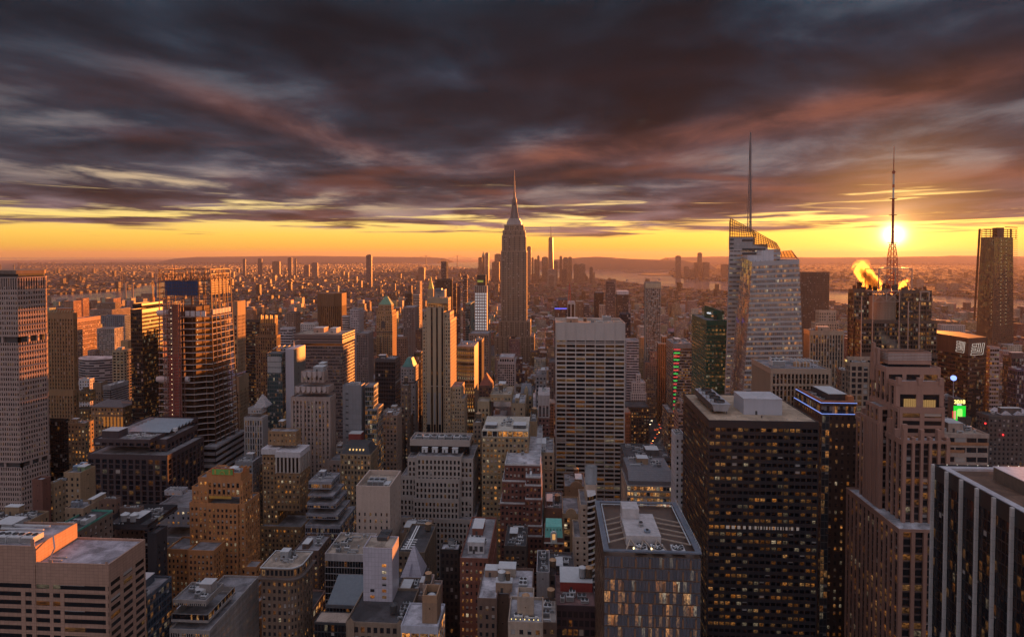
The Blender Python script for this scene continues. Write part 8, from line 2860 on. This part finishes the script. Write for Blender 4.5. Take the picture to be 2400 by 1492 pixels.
SHORT = {}
for o in list(COL.objects):
    if o.parent is None and o.get('category') and o.get('label'):
        lab = o['label']
        for cut in (' with ', ' of ', ' beside ', ' behind ', ' standing ', ' on its', ' that ', ' right ', ' left ', ' before ', ' in front', ' in the', ' at ', ' under ', ' below ', ' full ', ' next ', ' by ', ' topped', ' rising', ' glowing', ' lit ', ' against', ' peeping', ' squeezed', ' joined', ' tucked', ' wedged', ', ', ' edged', ' above', ' to the', ' between', ' sunk', ' carrying', ' far ', ' set back', ' still', ' around', ' like', ' there', ' directly', ' over '):
            k = lab.find(cut)
            if k > 0:
                lab = lab[:k]
        if len(lab.split()) > 2:
            SHORT[o.name] = (lab, proj(o.location + Vector((0, 8, 0))))
lm = {}
for o in list(COL.objects):
    if o.parent is not None and o.parent.name in SHORT and o.name.startswith('roof') and o.type == 'MESH':
        vs = [o.matrix_world @ v.co for v in o.data.vertices] if False else [Vector(v.co) + ORG[o.parent.name] for v in o.data.vertices]
        zmx = max(v.z for v in vs)
        tp = [v for v in vs if v.z > zmx - 3]
        pp = [proj(v) for v in tp]
        lm[o.parent.name] = (SHORT[o.parent.name][0], sum(p[0] for p in pp) / len(pp), sum(p[1] for p in pp) / len(pp), tp[0].y)
names_n = {}
for v in lm.values():
    names_n[v[0]] = names_n.get(v[0], 0) + 1
LMS = [v for v in lm.values() if names_n[v[0]] == 1]
used_labels = {o['label'] for o in COL.objects if o.get('label')}
for i in chosen:
    x0, x1, y0, y1, h, ci, ri = cand[i]
    fx, fy = proj(((x0 + x1) / 2, y0, h))
    near = sorted(LMS, key=lambda v: (v[1] - fx) ** 2 + (v[2] - fy) ** 2)
    kind = 'tower' if h > 62 else ('mid-rise' if h > 34 else 'low house')
    nm = {'tower': 'apartment_tower', 'mid-rise': 'apartment_building', 'low house': 'loft_building'}[kind]
    has_tank = rnd.random() < .35 and y0 < 1500
    feat = ' with a water tank' if has_tank else ''
    lab = None
    for v in near[:8]:
        dx, dy = fx - v[1], fy - v[2]
        rel = ('below' if dy > 0 else 'above') if abs(dy) > abs(dx) else ('right of' if dx > 0 else 'left of')
        for pre in ('', 'wide ' if x1 - x0 > 25 else 'narrow ', 'taller ' if h > 45 else 'lower '):
            l2 = f"{pre}{PALN[ci]} {kind}{feat}, {RPN[ri]} roof, {rel} the {v[0]}"
            if l2 not in used_labels and len(l2.split()) <= 16:
                lab = l2
                break
        if lab:
            break
    if not lab:
        continue
    used_labels.add(lab)
    r = root(nm, lab, 'tower' if kind == 'tower' else 'building', ((x0 + x1) / 2, y0, 0), 'city buildings filling the blocks between the towers')
    L = ([], [], [], [])
    wc = tuple(c_ * rnd.uniform(.8, 1.2) for c_ in PAL[ci])
    rc = RPAL[ri]
    par = (rnd.uniform(2.4, 3.4), rnd.uniform(3.3, 3.8), rnd.uniform(.42, .62), rnd.choice((.08, .15, .25, .4)))
    if h > 48 and rnd.random() < .6:       # set back near the top
        s_ = rnd.uniform(2, 5)
        hz = h * rnd.uniform(.6, .85)
        box_faces(L, x0, x1, y0, y1, 0, hz, wc, rc, *par)
        box_faces(L, x0 + s_, x1 - s_, y0 + s_ * .6, y1 - 2, hz, h, wc, rc, *par)
        x0r, x1r, y0r, y1r = x0 + s_, x1 - s_, y0 + s_ * .6, y1 - 2
    else:
        box_faces(L, x0, x1, y0, y1, 0, h, wc, rc, *par)
        x0r, x1r, y0r, y1r = x0, x1, y0, y1
    mesh_from(L, 'wall', r)
    m = MB()
    for (a, b, c_, d) in ((x0r - .2, x1r + .2, y0r - .25, y0r + .25), (x0r - .2, x0r + .3, y0r + .25, y1r), (x1r - .3, x1r + .2, y0r + .25, y1r)):
        m.box(a, b, c_, d, h - .4, h + 1.0)
    m.build('parapet', WL(tuple(min(.6, c_ * 1.25) for c_ in PAL[ci])), r)
    L = ([], [], [], [])
    for k in range(rnd.randint(1, 3)):
        bw, bd, bh = rnd.uniform(3, 7), rnd.uniform(3, 7), rnd.uniform(2, 5)
        bx, by = rnd.uniform(x0r + .5, max(x0r + .6, x1r - bw - .5)), rnd.uniform(y0r + 2, max(y0r + 2.1, y1r - bd - .5))
        c2 = rnd.choice(PAL)
        L = ([], [], [], [])
        box_faces(L, bx, bx + bw, by, by + bd, h + .02, h + bh, c2, rnd.choice(RPAL), 3, 3.5, 0.0, 0)
        mesh_from(L, 'BH', r)
    if has_tank:
        B_ = type('o', (), {'root': r})()
        m = MB()
        tx, ty = rnd.uniform(x0r + 2, x1r - 2), rnd.uniform(y0r + 3, y1r - 2)
        m.cyl((tx, ty), 1.9, 2.0, h + 3, h + 7, 10); m.cyl((tx, ty), 2.2, 0, h + 7, h + 8.4, 10)
        for sx in (-1, 1):
            for sy in (-1, 1):
                m.bar((tx + sx * 1.2, ty + sy * 1.2, h), (tx + sx * 1.2, ty + sy * 1.2, h + 3), .3)
        m.build('water_tank', WOOD(), r)
# the rest of the nearer fill, and everything beyond it, as one mass
L = ([], [], [], [])
for i, (x0, x1, y0, y1, h, ci, ri) in enumerate(cand):
    if i in chs:
        continue
    wc = tuple(c_ * rnd.uniform(.8, 1.2) for c_ in PAL[ci])
    box_faces(L, x0, x1, y0, y1, 0, h, wc, RPAL[ri], rnd.uniform(2.6, 3.4), 3.5, rnd.uniform(.42, .6), rnd.choice((.05, .12, .25)))
    if rnd.random() < .7:
        bw = rnd.uniform(3, 6)
        bx, by = rnd.uniform(x0, x1 - bw), rnd.uniform(y0 + 1, y1 - bw)
        box_faces(L, bx, bx + bw, by, by + bw, h + .02, h + rnd.uniform(2, 5), rnd.choice(PAL), rnd.choice(RPAL), 3, 3.5, 0., 0)
ZONES = ((2700, 4300, 30, 13), (4300, 7000, 46, 13), (7000, 11000, 62, 11), (11000, 20000, 105, 9))
for (ya, yb, stp, hb) in ZONES:
    y = ya
    while y < yb:
        x = -0.92 * y - 100
        while x < .86 * y + 100:
            x += stp * rnd.uniform(.62, 1.15)
            xx, yy = x, y + rnd.uniform(0, stp * .3)
            if wet(xx, yy) or wet(xx + stp * .5, yy) or rnd.random() < (.12 if y < 7000 else .3):
                continue
            w, d = stp * rnd.uniform(.5, .95), stp * rnd.uniform(.55, .95)
            h = hb * rnd.uniform(.8, 1.2)
            q = rnd.random()
            if q < .04:
                h = rnd.uniform(18, 36); w = min(w, 35); d = min(d, 35)
            elif q < .046 and y < 9000:
                h = rnd.uniform(45, 80); w = min(w, 30); d = min(d, 30)
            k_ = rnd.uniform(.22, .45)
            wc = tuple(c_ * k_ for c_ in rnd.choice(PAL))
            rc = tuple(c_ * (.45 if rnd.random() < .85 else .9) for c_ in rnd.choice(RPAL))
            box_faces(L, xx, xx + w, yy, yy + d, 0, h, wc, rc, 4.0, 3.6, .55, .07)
        y += stp * 1.1
mesh_from(L, 'distant_city', None, kind='stuff')['label'] = 'hazy mass of low city blocks stretching to the horizon'

# ------------------------------------------------------------------ far towers one can tell apart
far_t = [
    (4700, 858, 870, 598, 872.5, (.16, .14, .16), 'lone tall slab standing over the low city left of the art deco skyscraper'),
    (5600, 1121, 1130, 604, None, (.24, .18, .15), 'leftmost block of the downtown cluster'),
    (5700, 1129.5, 1135.5, 599, None, (.24, .19, .15), 'downtown tower with a pointed crown'),
    (5500, 1137, 1144.5, 593, 1147, (.28, .22, .19), 'downtown steel clad tower with a sunlit edge, left of the art deco skyscraper'),
    (5800, 1153, 1170, 614, None, (.20, .15, .13), 'broad low downtown block left of the art deco skyscraper'),
    (5900, 1159, 1175, 596, None, (.24, .18, .15), 'broad tall downtown slab touching the art deco skyscraper on its left'),
    (5400, 1235, 1244.5, 578.5, 1246.5, (.24, .19, .17), 'tall downtown tower just right of the art deco skyscraper'),
    (5500, 1246.6, 1250.5, 604, None, (.22, .17, .15), 'slim downtown tower at the right foot of the tall one'),
    (5700, 1252, 1258.6, 608, None, (.22, .17, .15), 'low downtown slab between two slim towers'),
    (5600, 1259, 1264.5, 600, None, (.20, .16, .14), 'slim dark downtown tower left of the twin slab'),
    (5700, 1270, 1284.5, 603, None, (.24, .19, .16), 'square downtown slab left of the highest downtown tower'),
    (5600, 1299, 1307, 613, None, (.22, .17, .14), 'round shouldered downtown block right of the highest downtown tower'),
    (5700, 1311.5, 1317.5, 601, None, (.18, .14, .13), 'dark slim downtown tower beside the paired slabs'),
    (5800, 1320, 1331, 604, 1332, (.26, .20, .16), 'left one of the paired downtown slabs'),
    (5900, 1331.5, 1340.5, 603, 1341.5, (.26, .20, .16), 'right one of the paired downtown slabs'),
    (5400, 1345, 1357, 620, None, (.22, .16, .13), 'left low downtown block by the harbour'),
    (5500, 1357.5, 1372, 619, None, (.28, .22, .19), 'pale broad downtown block by the harbour'),
    (5300, 1382, 1389.5, 627, None, (.20, .15, .13), 'last dark downtown tower before the open harbour'),
    (5200, 1390, 1394, 639, 1396, (.32, .22, .16), 'small glowing block at the tip of downtown'),
    (4900, 1317, 1328, 631, None, (.14, .12, .125), 'dark glass block low in front of the downtown slabs'),
    (4800, 1283, 1304, 632, None, (.34, .29, .26), 'pale stepped block in front of downtown'),
    (4500, 1286, 1298, 645, None, (.24, .18, .15), 'small brown block below the pale stepped block'),
    (7000, 1584, 1596, 600, 1583, (.20, .16, .15), 'tall slab tower across the harbour, left of the needle tower'),
    (7100, 1637, 1645.5, 594, None, (.22, .17, .15), 'slim needle tower across the harbour'),
    (7000, 1628, 1636, 616, None, (.16, .13, .13), 'dark block beside the needle tower'),
    (6900, 1649, 1663, 615, None, (.20, .16, .15), 'round topped block right of the needle tower'),
    (6800, 1691, 1708, 620, None, (.18, .14, .13), 'square block across the harbour beside the faceted tower'),
    (6900, 1605, 1615, 625, None, (.22, .17, .15), 'low block between two harbour towers'),
    (7000, 1616, 1627, 631, None, (.25, .2, .17), 'lower pale block left of the dark harbour block'),
    (7000, 569, 575, 607, 576, (.15, .13, .14), 'slim dark tower over the eastern suburb'),
    (7000, 604, 613.5, 606, 615, (.15, .13, .14), 'dark bulky tower in the eastern suburb cluster'),
    (7200, 638, 655, 613, None, (.24, .17, .14), 'sunlit low block in the eastern suburb cluster'),
    (7000, 674, 683.5, 604, 685, (.15, .14, .15), 'dark blue tower highest of the eastern suburb'),
    (7000, 690, 694.5, 606, None, (.18, .15, .15), 'thin tower right of the dark blue one'),
    (6800, 730, 744, 616, None, (.20, .17, .17), 'grey slab low in the eastern suburb'),
    (6800, 712, 724, 622, None, (.15, .12, .12), 'dark stub tower left of the grey suburb slab'),
    (6000, 980, 994, 627, None, (.20, .14, .12), 'brown block near the water left of the golden pyramid'),
    (4600, 2150, 2166, 655, None, (.34, .27, .24), 'white tower block on the far river bank'),
    (4600, 2195, 2214, 664, None, (.30, .24, .21), 'pale tower block right of the white one on the far bank'),
    (4600, 2227, 2248, 664, None, (.32, .26, .23), 'pale grey tower block near the tapering tower'),
    (4500, 2386, 2398, 672, None, (.28, .23, .21), 'pale block at the right edge of the far bank'),
]
for (Y, xl, xr, yt, xs, c, lb) in far_t:
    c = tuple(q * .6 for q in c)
    a, b = at(xl, yt, Y), at(xr, yt, Y)
    y1 = Y + min(60, (b.x - a.x) * (.35 if abs(xl - 1290) > 400 else 1.2))
    if xs:
        y1 = min(Y + 120, max(Y + 15, side_y(xs, b.x if xs > xr else a.x, yt)))
    r = root('distant_tower', lb, 'tower', ((a.x + b.x) / 2, Y, 0), 'far towers on the skyline')
    L = ([], [], [], [])
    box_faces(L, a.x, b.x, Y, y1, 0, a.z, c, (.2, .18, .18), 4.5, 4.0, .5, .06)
    mesh_from(L, 'wall', r)
    w = b.x - a.x
    L = ([], [], [], [])
    if 'pointed' in lb:
        m = MB(); m.prism([(a.x, Y, a.z), (b.x, Y, a.z), (b.x, y1, a.z), (a.x, y1, a.z)], [(a.x + w * .45, Y + 10, a.z + 40), (a.x + w * .55, Y + 10, a.z + 40), (a.x + w * .55, Y + 14, a.z + 40), (a.x + w * .45, Y + 14, a.z + 40)]); m.build('roof', WL((.15, .25, .2)), r)
    elif 'needle' in lb and 'slim' in lb:
        m = MB(); m.prism([(a.x, Y, a.z), (b.x, Y, a.z), (b.x, y1, a.z), (a.x, y1, a.z)], [(a.x + w * .3, Y + 10, a.z + 12), (a.x + w * .7, Y + 10, a.z + 12), (a.x + w * .7, y1 - 10, a.z + 12), (a.x + w * .3, y1 - 10, a.z + 12)]); m.build('roof', WL(c), r)
    else:
        box_faces(L, a.x + w * .2, b.x - w * .2, Y + 5, y1 - 5, a.z + .02, a.z + 6, c, (.2, .18, .18), 9, 9, 0., 0)
        mesh_from(L, 'roof_house', r)
# highest downtown tower, tapering with a mast
Y = 5900
r = root('skyscraper', 'highest downtown tower, tapering to a needle mast', 'skyscraper', (X(Y, 1291), Y, 0), 'far towers on the skyline')
xm, ym = X(Y, 1291.3, 560), Y + 30
h1, h0 = Z(Y, 557), 60
s0, s1 = 6.6 / FPX * Y, 5.6 / FPX * Y
m = MB()
lo = [(xm + s0 * sx, ym + s0 * sy, 0) for sx, sy in ((-1, -1), (0, -1), (1, -1), (1, 0), (1, 1), (0, 1), (-1, 1), (-1, 0))]
hi = [(xm + s1 * sx * k, ym + s1 * sy * k, h1) for (sx, sy), k in zip(((-1, -1), (0, -1), (1, -1), (1, 0), (1, 1), (0, 1), (-1, 1), (-1, 0)), (.62, 1, .62, 1, .62, 1, .62, 1))]
m.prism(lo, hi)
m.build('wall', WL((.10, .085, .09), .55, .08), r)
m = MB(); m.cyl((xm, ym), s1 * .7, s1 * .7, h1, h1 + 7, 16); m.build('roof_ring', WL((.2, .17, .16)), r)
m = MB(); m.cyl((xm, ym), 4, 1.5, h1 + 7, Z(Y, 529), 8); m.build('mast', WL((.2, .17, .16)), r)


# ------------------------------------------------------------------ bridges, chimneys, crane
def bridge(label, Y, xa, xb, ytop, ydeck, span, w):
    r = root('suspension_bridge', label, 'bridge', (X(Y, (xa + xb) / 2), Y, 0))
    BM = WL((.14, .12, .12))
    X0, X1, zt, zd = X(Y, xa), X(Y, xb), Z(Y, ytop), max(30, Z(Y, ydeck))
    for xx in (X0, X1):
        m = MB()
        for s in (-1, 1):
            m.bar((xx, Y + s * w, 0), (xx, Y + s * w, zt), w * .5)
        m.bar((xx, Y - w, zt - 4), (xx, Y + w, zt - 4), w * .4); m.bar((xx, Y - w, zd + 10), (xx, Y + w, zd + 10), w * .4)
        m.bar((xx - w * .4, Y, 0), (xx - w * .4, Y, zd), w * .7)
        m.build('tower', BM, r)
    m = MB(); e = (X1 - X0) * span
    m.box(X0 - e, X1 + e, Y - w, Y + w, zd - 2, zd + 4); m.build('deck', BM, r)
    m = MB()
    for s in (-1, 1):
        prev = None
        for i in range(33):
            f = -.5 * span * 2 / 1 * 0 + (i / 32) * (1 + 2 * span) - span
            xx = X0 + (X1 - X0) * f
            if 0 <= f <= 1:
                z = zd + 6 + (zt - zd - 6) * (2 * f - 1) ** 2
            else:
                g = (-f if f < 0 else f - 1) / span
                z = zt + (zd - zt) * g
            pnt = (xx, Y + s * w, z)
            if prev:
                m.bar(prev, pnt, w * .13)
                if 0 < f < 1 and i % 2 == 0:
                    m.bar(pnt, (xx, Y + s * w, zd), w * .06)
            prev = pnt
    m.build('cable', BM, r)


bridge('long suspension bridge faint on the horizon left of the art deco skyscraper', 15000, 1000, 1073, 598.5, 607.5, .45, 22)
bridge('steel suspension bridge over the left river', 4400, 290, 372, 641, 662, .6, 9)
for k, px_ in enumerate((299, 316)):
    Y = 3050 + 40 * k
    r = root('power_chimney', ('left' if k == 0 else 'right') + ' one of two tall pale power station chimneys by the river', 'chimney', (X(Y, px_), Y, 0), 'power station chimneys')
    m = MB(); m.cyl((X(Y, px_), Y), 5.2, 4.2, 0, Z(Y, 666 + k), 16, cap=False); m.build('shaft', WL((.30, .22, .18)), r)
    m = MB(); m.cyl((X(Y, px_), Y), 4.6, 4.6, Z(Y, 666 + k), Z(Y, 666 + k) + 3, 16); m.build('rim', WL((.16, .11, .10)), r)
Y = 2950
r = root('power_station', 'long brown power station with stepped roofs by the left river', 'power station', (X(Y, 330), Y, 0))
L = ([], [], [], [])
for (xl, xr, yt) in ((283, 330, 702), (320, 372, 696), (328, 362, 688)):
    a, b = at(xl, yt, Y), at(xr, yt, Y)
    box_faces(L, a.x, b.x, Y + (xl % 7), Y + 60, 0, a.z, (.22, .13, .10), (.15, .12, .12), 6, 6, .5, .1)
mesh_from(L, 'wall', r)
Y = 560
r = root('tower_crane', 'yellow lattice crane rising over the black glass tower', 'crane', (X(Y, 352), Y + 8, Z(Y, 712)))
YM = WL((.40, .22, .05), .6)
zb = Z(Y, 712)
m = MB()
for s in (-.5, .5):
    m.bar((X(Y, 352) + s, Y + 8, zb), (X(Y, 349) + s, Y + 8, Z(Y, 664)), .3)
for k in range(9):
    z0 = zb + k * (Z(Y, 664) - zb) / 9; z1 = zb + (k + 1) * (Z(Y, 664) - zb) / 9
    m.bar((X(Y, 352 - k / 3) - .5, Y + 8, z0), (X(Y, 352 - (k + 1) / 3) + .5, Y + 8, z1), .2)
m.build('mast', YM, r)
m = MB()
p0, p1 = Vector((X(Y, 350), Y + 8, Z(Y, 664))), Vector((X(Y, 373), Y + 8, Z(Y, 708)))
for o in (Vector((0, 0, .8)), Vector((0, 0, -.8))):
    m.bar(p0 + o, p1 + o, .3)
for k in range(12):
    m.bar(p0.lerp(p1, k / 12) + Vector((0, 0, .8 * (-1) ** k)), p0.lerp(p1, (k + 1) / 12) - Vector((0, 0, .8 * (-1) ** k)), .2)
m.build('jib', YM, r)
m = MB(); m.box(X(Y, 348) - 2, X(Y, 348) + 2, Y + 6.5, Y + 9.5, zb - .2, zb + 4); m.build('cab', WL((.30, .16, .08)), r)
# statue on its island
g = ground(1431, 631)
r = root('statue', 'tiny statue on a tall pedestal on the harbour island', 'statue', (g.x, g.y, 9))
m = MB(); m.prism([(g.x - 26, g.y - 26, 9), (g.x + 26, g.y - 26, 9), (g.x + 26, g.y + 26, 9), (g.x - 26, g.y + 26, 9)], [(g.x - 11, g.y - 11, 58), (g.x + 11, g.y - 11, 58), (g.x + 11, g.y + 11, 58), (g.x - 11, g.y + 11, 58)]); m.build('pedestal', WL((.25, .2, .17)), r)
m = MB(); m.cyl((g.x, g.y), 9, 6, 58, 82, 10); m.cyl((g.x, g.y), 6, 3, 82, 90, 10); m.cyl((g.x, g.y), 3.5, 2.5, 90, 97, 8); m.bar((g.x + 5, g.y, 84), (g.x + 9, g.y, 104), 3); m.build('figure', WL((.15, .22, .19)), r)
# boats on the river and harbour
for k, (px_, py_, s, lb) in enumerate([(268, 687.5, 26, 'small dark tug on the left river below the bridge'), (131, 694.5, 40, 'long low barge on the left river'), (1612, 658.5, 34, 'white ferry leaving a wake off the far harbour shore'), (1403, 633, 60, 'freighter lying in the harbour left of the islands'), (1470, 657, 30, 'small boat in the open harbour'), (1545, 655, 26, 'tiny craft near the harbour pier')]):
    g = ground(px_, py_)
    r = root('boat', lb, 'boat', (g.x, g.y, .6), 'boats on the water')
    m = MB(); m.prism([(g.x - s / 2, g.y - 3, .6), (g.x + s / 2, g.y - 3, .6), (g.x + s * .62, g.y, .6), (g.x + s / 2, g.y + 3, .6), (g.x - s / 2, g.y + 3, .6)], [(g.x - s / 2, g.y - 4, 4), (g.x + s / 2, g.y - 4, 4), (g.x + s * .7, g.y, 5), (g.x + s / 2, g.y + 4, 4), (g.x - s / 2, g.y + 4, 4)]); m.build('hull', WL((.10, .09, .09)), r)
    m = MB(); m.box(g.x - s * .35, g.x + s * .1, g.y - 2.5, g.y + 2.5, 4.02, 9, skip='b'); m.box(g.x - s * .25, g.x, g.y - 1.5, g.y + 1.5, 9.02, 12, skip='b'); m.build('cabin', WL((.45, .4, .38)), r)

# ------------------------------------------------------------------ avenue with traffic, square with bare trees
pth = [(1566, 915), (1552, 960), (1534, 1008), (1512, 1042), (1478, 1075), (1440, 1110)]
gp = [ground(x, y) for x, y in pth]
m = MB()
hw = 15
for a, b in zip(gp, gp[1:]):
    m.face([(b.x - hw, b.y, .02), (b.x + hw, b.y, .02), (a.x + hw, a.y, .02), (a.x - hw, a.y, .02)])
m.build('road', ROADM, None, kind='structure')
m = MB()
for a, b in zip(gp, gp[1:]):
    for s in (-1, 1):
        m.prism([(b.x + s * (hw + 2.2) - 2, b.y, 0), (b.x + s * (hw + 2.2) + 2, b.y, 0), (a.x + s * (hw + 2.2) + 2, a.y, 0), (a.x + s * (hw + 2.2) - 2, a.y, 0)], [(b.x + s * (hw + 2.2) - 2, b.y, .15), (b.x + s * (hw + 2.2) + 2, b.y, .15), (a.x + s * (hw + 2.2) + 2, a.y, .15), (a.x + s * (hw + 2.2) - 2, a.y, .15)])
m.build('pavement', WL((.16, .15, .15)), None, kind='structure')
rnd = random.Random(66)
CARC = [((.35, .22, .02), 'yellow'), ((.03, .03, .035), 'black'), ((.30, .30, .32), 'silver'), ((.45, .45, .45), 'white'), ((.20, .03, .03), 'red')]


def lerp_path(f):
    f *= len(gp) - 1
    i = min(int(f), len(gp) - 2)
    return gp[i].lerp(gp[i + 1], f - i)


protos = {}
nc = 0
for k in range(44):
    f = rnd.uniform(.02, .9)
    lane = rnd.choice((-10.5, -7, -3.5, 0, 3.5, 7, 10.5))
    p = lerp_path(f)
    ci = rnd.randrange(5)
    c, cn = CARC[ci]
    if ci not in protos:
        r = root('car', f'{cn} car in the avenue traffic', 'car', (0, 0, 0), f'{cn} cars on the avenue')
        m = MB(); m.box(-.95, .95, -2.3, 2.3, .3, .95); m.prism([(-.85, -1.5, .95), (.85, -1.5, .95), (.85, 1.3, .95), (-.85, 1.3, .95)], [(-.7, -1.0, 1.5), (.7, -1.0, 1.5), (.7, .8, 1.5), (-.7, .8, 1.5)]); m.build('body', WL(c, .3), r)
        for sx in (-1, 1):
            m = MB(); m.box(sx * .62 - .25, sx * .62 + .25, -2.42, -2.3, .55, .85); m.build('tail_light', EM_((1., .10, .03), 6.0), r)
            m = MB(); m.box(sx * .62 - .25, sx * .62 + .25, 2.3, 2.42, .55, .85); m.build('headlight', EM_((1., .8, .5), 12.0), r)
            for sy in (-1.4, 1.4):
                m = MB(); m.cyl((sx * .85, sy), .33, .33, .0, .34, 8); m.build('wheel', DARK(), r)
        protos[ci] = r
        o = r
    else:
        src = protos[ci]
        o = src.copy()
        COL.objects.link(o)
        for ch in src.children:
            c2 = ch.copy(); COL.objects.link(c2); c2.parent = o
    o.location = (p.x + lane, p.y, .02)
    o.rotation_euler = (0, 0, math.pi if lane < 0 else 0)
    o.scale = (1.15, 1.15, 1.15)
# street lamps along the avenue
r0 = None
for k in range(16):
    p = lerp_path(.04 + k * .06)
    s = -1 if k % 2 else 1
    if r0 is None:
        r0 = root('street_lamp', 'lit street lamp on the avenue pavement', 'street lamp', (0, 0, 0), 'street lamps along the avenue')
        m = MB(); m.cyl((0, 0), .16, .1, 0, 9, 8); m.build('pole', DARK(), r0)
        m = MB(); m.bar((0, 0, 8.9), (-2.2, 0, 9.4), .14); m.build('arm', DARK(), r0)
        m = MB(); m.box(-3.0, -2.0, -.35, .35, 9.2, 9.5); m.build('lamp_head', EM_((1., .5, .12), 9.0), r0)
        o = r0
    else:
        o = r0.copy(); COL.objects.link(o)
        for ch in r0.children:
            c2 = ch.copy(); COL.objects.link(c2); c2.parent = o
    o.location = (p.x + s * (hw + 1.5), p.y, .15)
    o.rotation_euler = (0, 0, 0 if s > 0 else math.pi)
BARK = WL((.085, .055, .04), .95, .3, 'bark')
trm = None
for k in range(13):
    px_, py_ = rnd.uniform(1468, 1512), rnd.uniform(1040, 1078)
    g = ground(px_, py_)
    if trm is None:
        trm = []
        for q in range(3):
            rr = random.Random(q)
            m, tw = MB(), MB()
            m.cyl((0, 0), .55, .3, 0, 6, 8)
            for i in range(9):
                a, L_ = rr.uniform(0, 6.28), rr.uniform(4, 7)
                st0 = Vector((0, 0, rr.uniform(4, 6)))
                en = st0 + Vector((math.cos(a) * L_ * .7, math.sin(a) * L_ * .7, L_))
                m.bar(st0, en, .22)
                for j in range(16):
                    b0 = st0.lerp(en, rr.uniform(.35, 1))
                    b1 = b0 + Vector((rr.uniform(-2.4, 2.4), rr.uniform(-2.4, 2.4), rr.uniform(.4, 3)))
                    tw.bar(b0, b1, .12, 3)
            trm.append((m, tw))
        protos_t = []
        for q in range(3):
            r = root('tree', 'bare winter tree in the square beside the avenue', 'tree', (0, 0, 0), 'bare trees in the square')
            trm[q][0].build('trunk', BARK, r); trm[q][1].build('crown', WL((.12, .07, .045), .95), r)
            protos_t.append(r)
    src = protos_t[k % 3]
    if k < 3:
        o = src
    else:
        o = src.copy(); COL.objects.link(o)
        for ch in src.children:
            c2 = ch.copy(); COL.objects.link(c2); c2.parent = o
    o.location = (g.x, g.y, 0)
    s = rnd.uniform(1.4, 2.1)
    o.scale = (s, s, s)
    o.rotation_euler = (0, 0, rnd.uniform(0, 6))


# ------------------------------------------------------------------ steam plumes
def steam(label, px0, px1, Y, r0, r1, dens, col, sway=2.0):
    """thin steam rising along a leaning, swaying line; ragged by noise"""
    a, b = at(*px0, Y), at(*px1, Y)
    r_ = root('steam_plume', label, 'steam', tuple(a))
    H = b.z - a.z
    w = max(r0, r1) * 1.5 + sway
    m = MB()
    m.box(min(a.x, b.x) - w, max(a.x, b.x) + w, Y - w, Y + w, a.z - r0 * .3, b.z + r1)
    mt, t = pm('steam')
    tc = t.n('ShaderNodeTexCoord').outputs['Object']
    x, y, z = t.sep(tc)
    f = t.m('DIVIDE', z, H)
    cx = t.m('ADD', t.m('MULTIPLY', f, b.x - a.x), t.m('MULTIPLY', t.m('SINE', t.m('MULTIPLY', f, 7.0)), sway))
    rad = t.m('MULTIPLY_ADD', f, r1 - r0, r0)
    d = t.m('DIVIDE', t.vm('LENGTH', t.xyz(t.m('SUBTRACT', x, cx), y, 0.0)), rad)
    n = t.noise(t.vm('MULTIPLY', tc, (1, 1, .7)), 1.1 / r0, 7.0, .68, 1.0)
    d = t.m('ADD', d, t.m('MULTIPLY', t.m('SUBTRACT', n, .5), 3.4))
    dn = t.m('MULTIPLY', t.rng(d, 1.05, .1), t.m('MULTIPLY', t.rng(f, 1.1, .5), t.rng(f, -.1, .05)))
    pv = t.n('ShaderNodeVolumePrincipled')
    pv.inputs['Color'].default_value = (*col, 1)
    pv.inputs['Anisotropy'].default_value = .65
    t.put(pv.inputs['Density'], t.m('MULTIPLY', dn, dens))
    t.t.links.new(pv.outputs[0], t.n('ShaderNodeOutputMaterial').inputs['Volume'])
    m.build('steam', mt, r_, kind='stuff')


steam('bright golden steam cloud drifting from the roof of the dark mast skyscraper', (2044, 676), (2018, 612), 618, 10, 6, .5, (.98, .75, .35), 2.5)
steam('small golden puff of steam at the foot of the red and white mast', (2112, 676), (2124, 655), 616, 5, 3, .35, (.98, .75, .35), 1)
steam('pale steam rising in front of the plain wall of the beige brick building', (1188, 985), (1178, 930), 474, 7, 5, .14, (.95, .9, .9))
steam('pink wisp of steam over the roof of the orange brick tower', (535, 1106), (484, 1082), 366, 4, 3, .3, (.95, .85, .85), .6)
steam('thin steam drifting above the top of the pink granite tower', (2098, 822), (2064, 770), 400, 5, 3.5, .14, (.95, .88, .86), 1)

# ------------------------------------------------------------------ air: one closed box of thin haze round everything
m = MB()
m.box(-31000, 31000, -1600, 41000, -1.5, 468)
mt, t = pm('haze')
pv = t.n('ShaderNodeVolumePrincipled')
pv.inputs['Color'].default_value = (.47, .46, .60, 1)
pv.inputs['Density'].default_value = HAZE
pv.inputs['Anisotropy'].default_value = .3
t.t.links.new(pv.outputs[0], t.n('ShaderNodeOutputMaterial').inputs['Volume'])
m.build('haze', mt, None, kind='stuff')
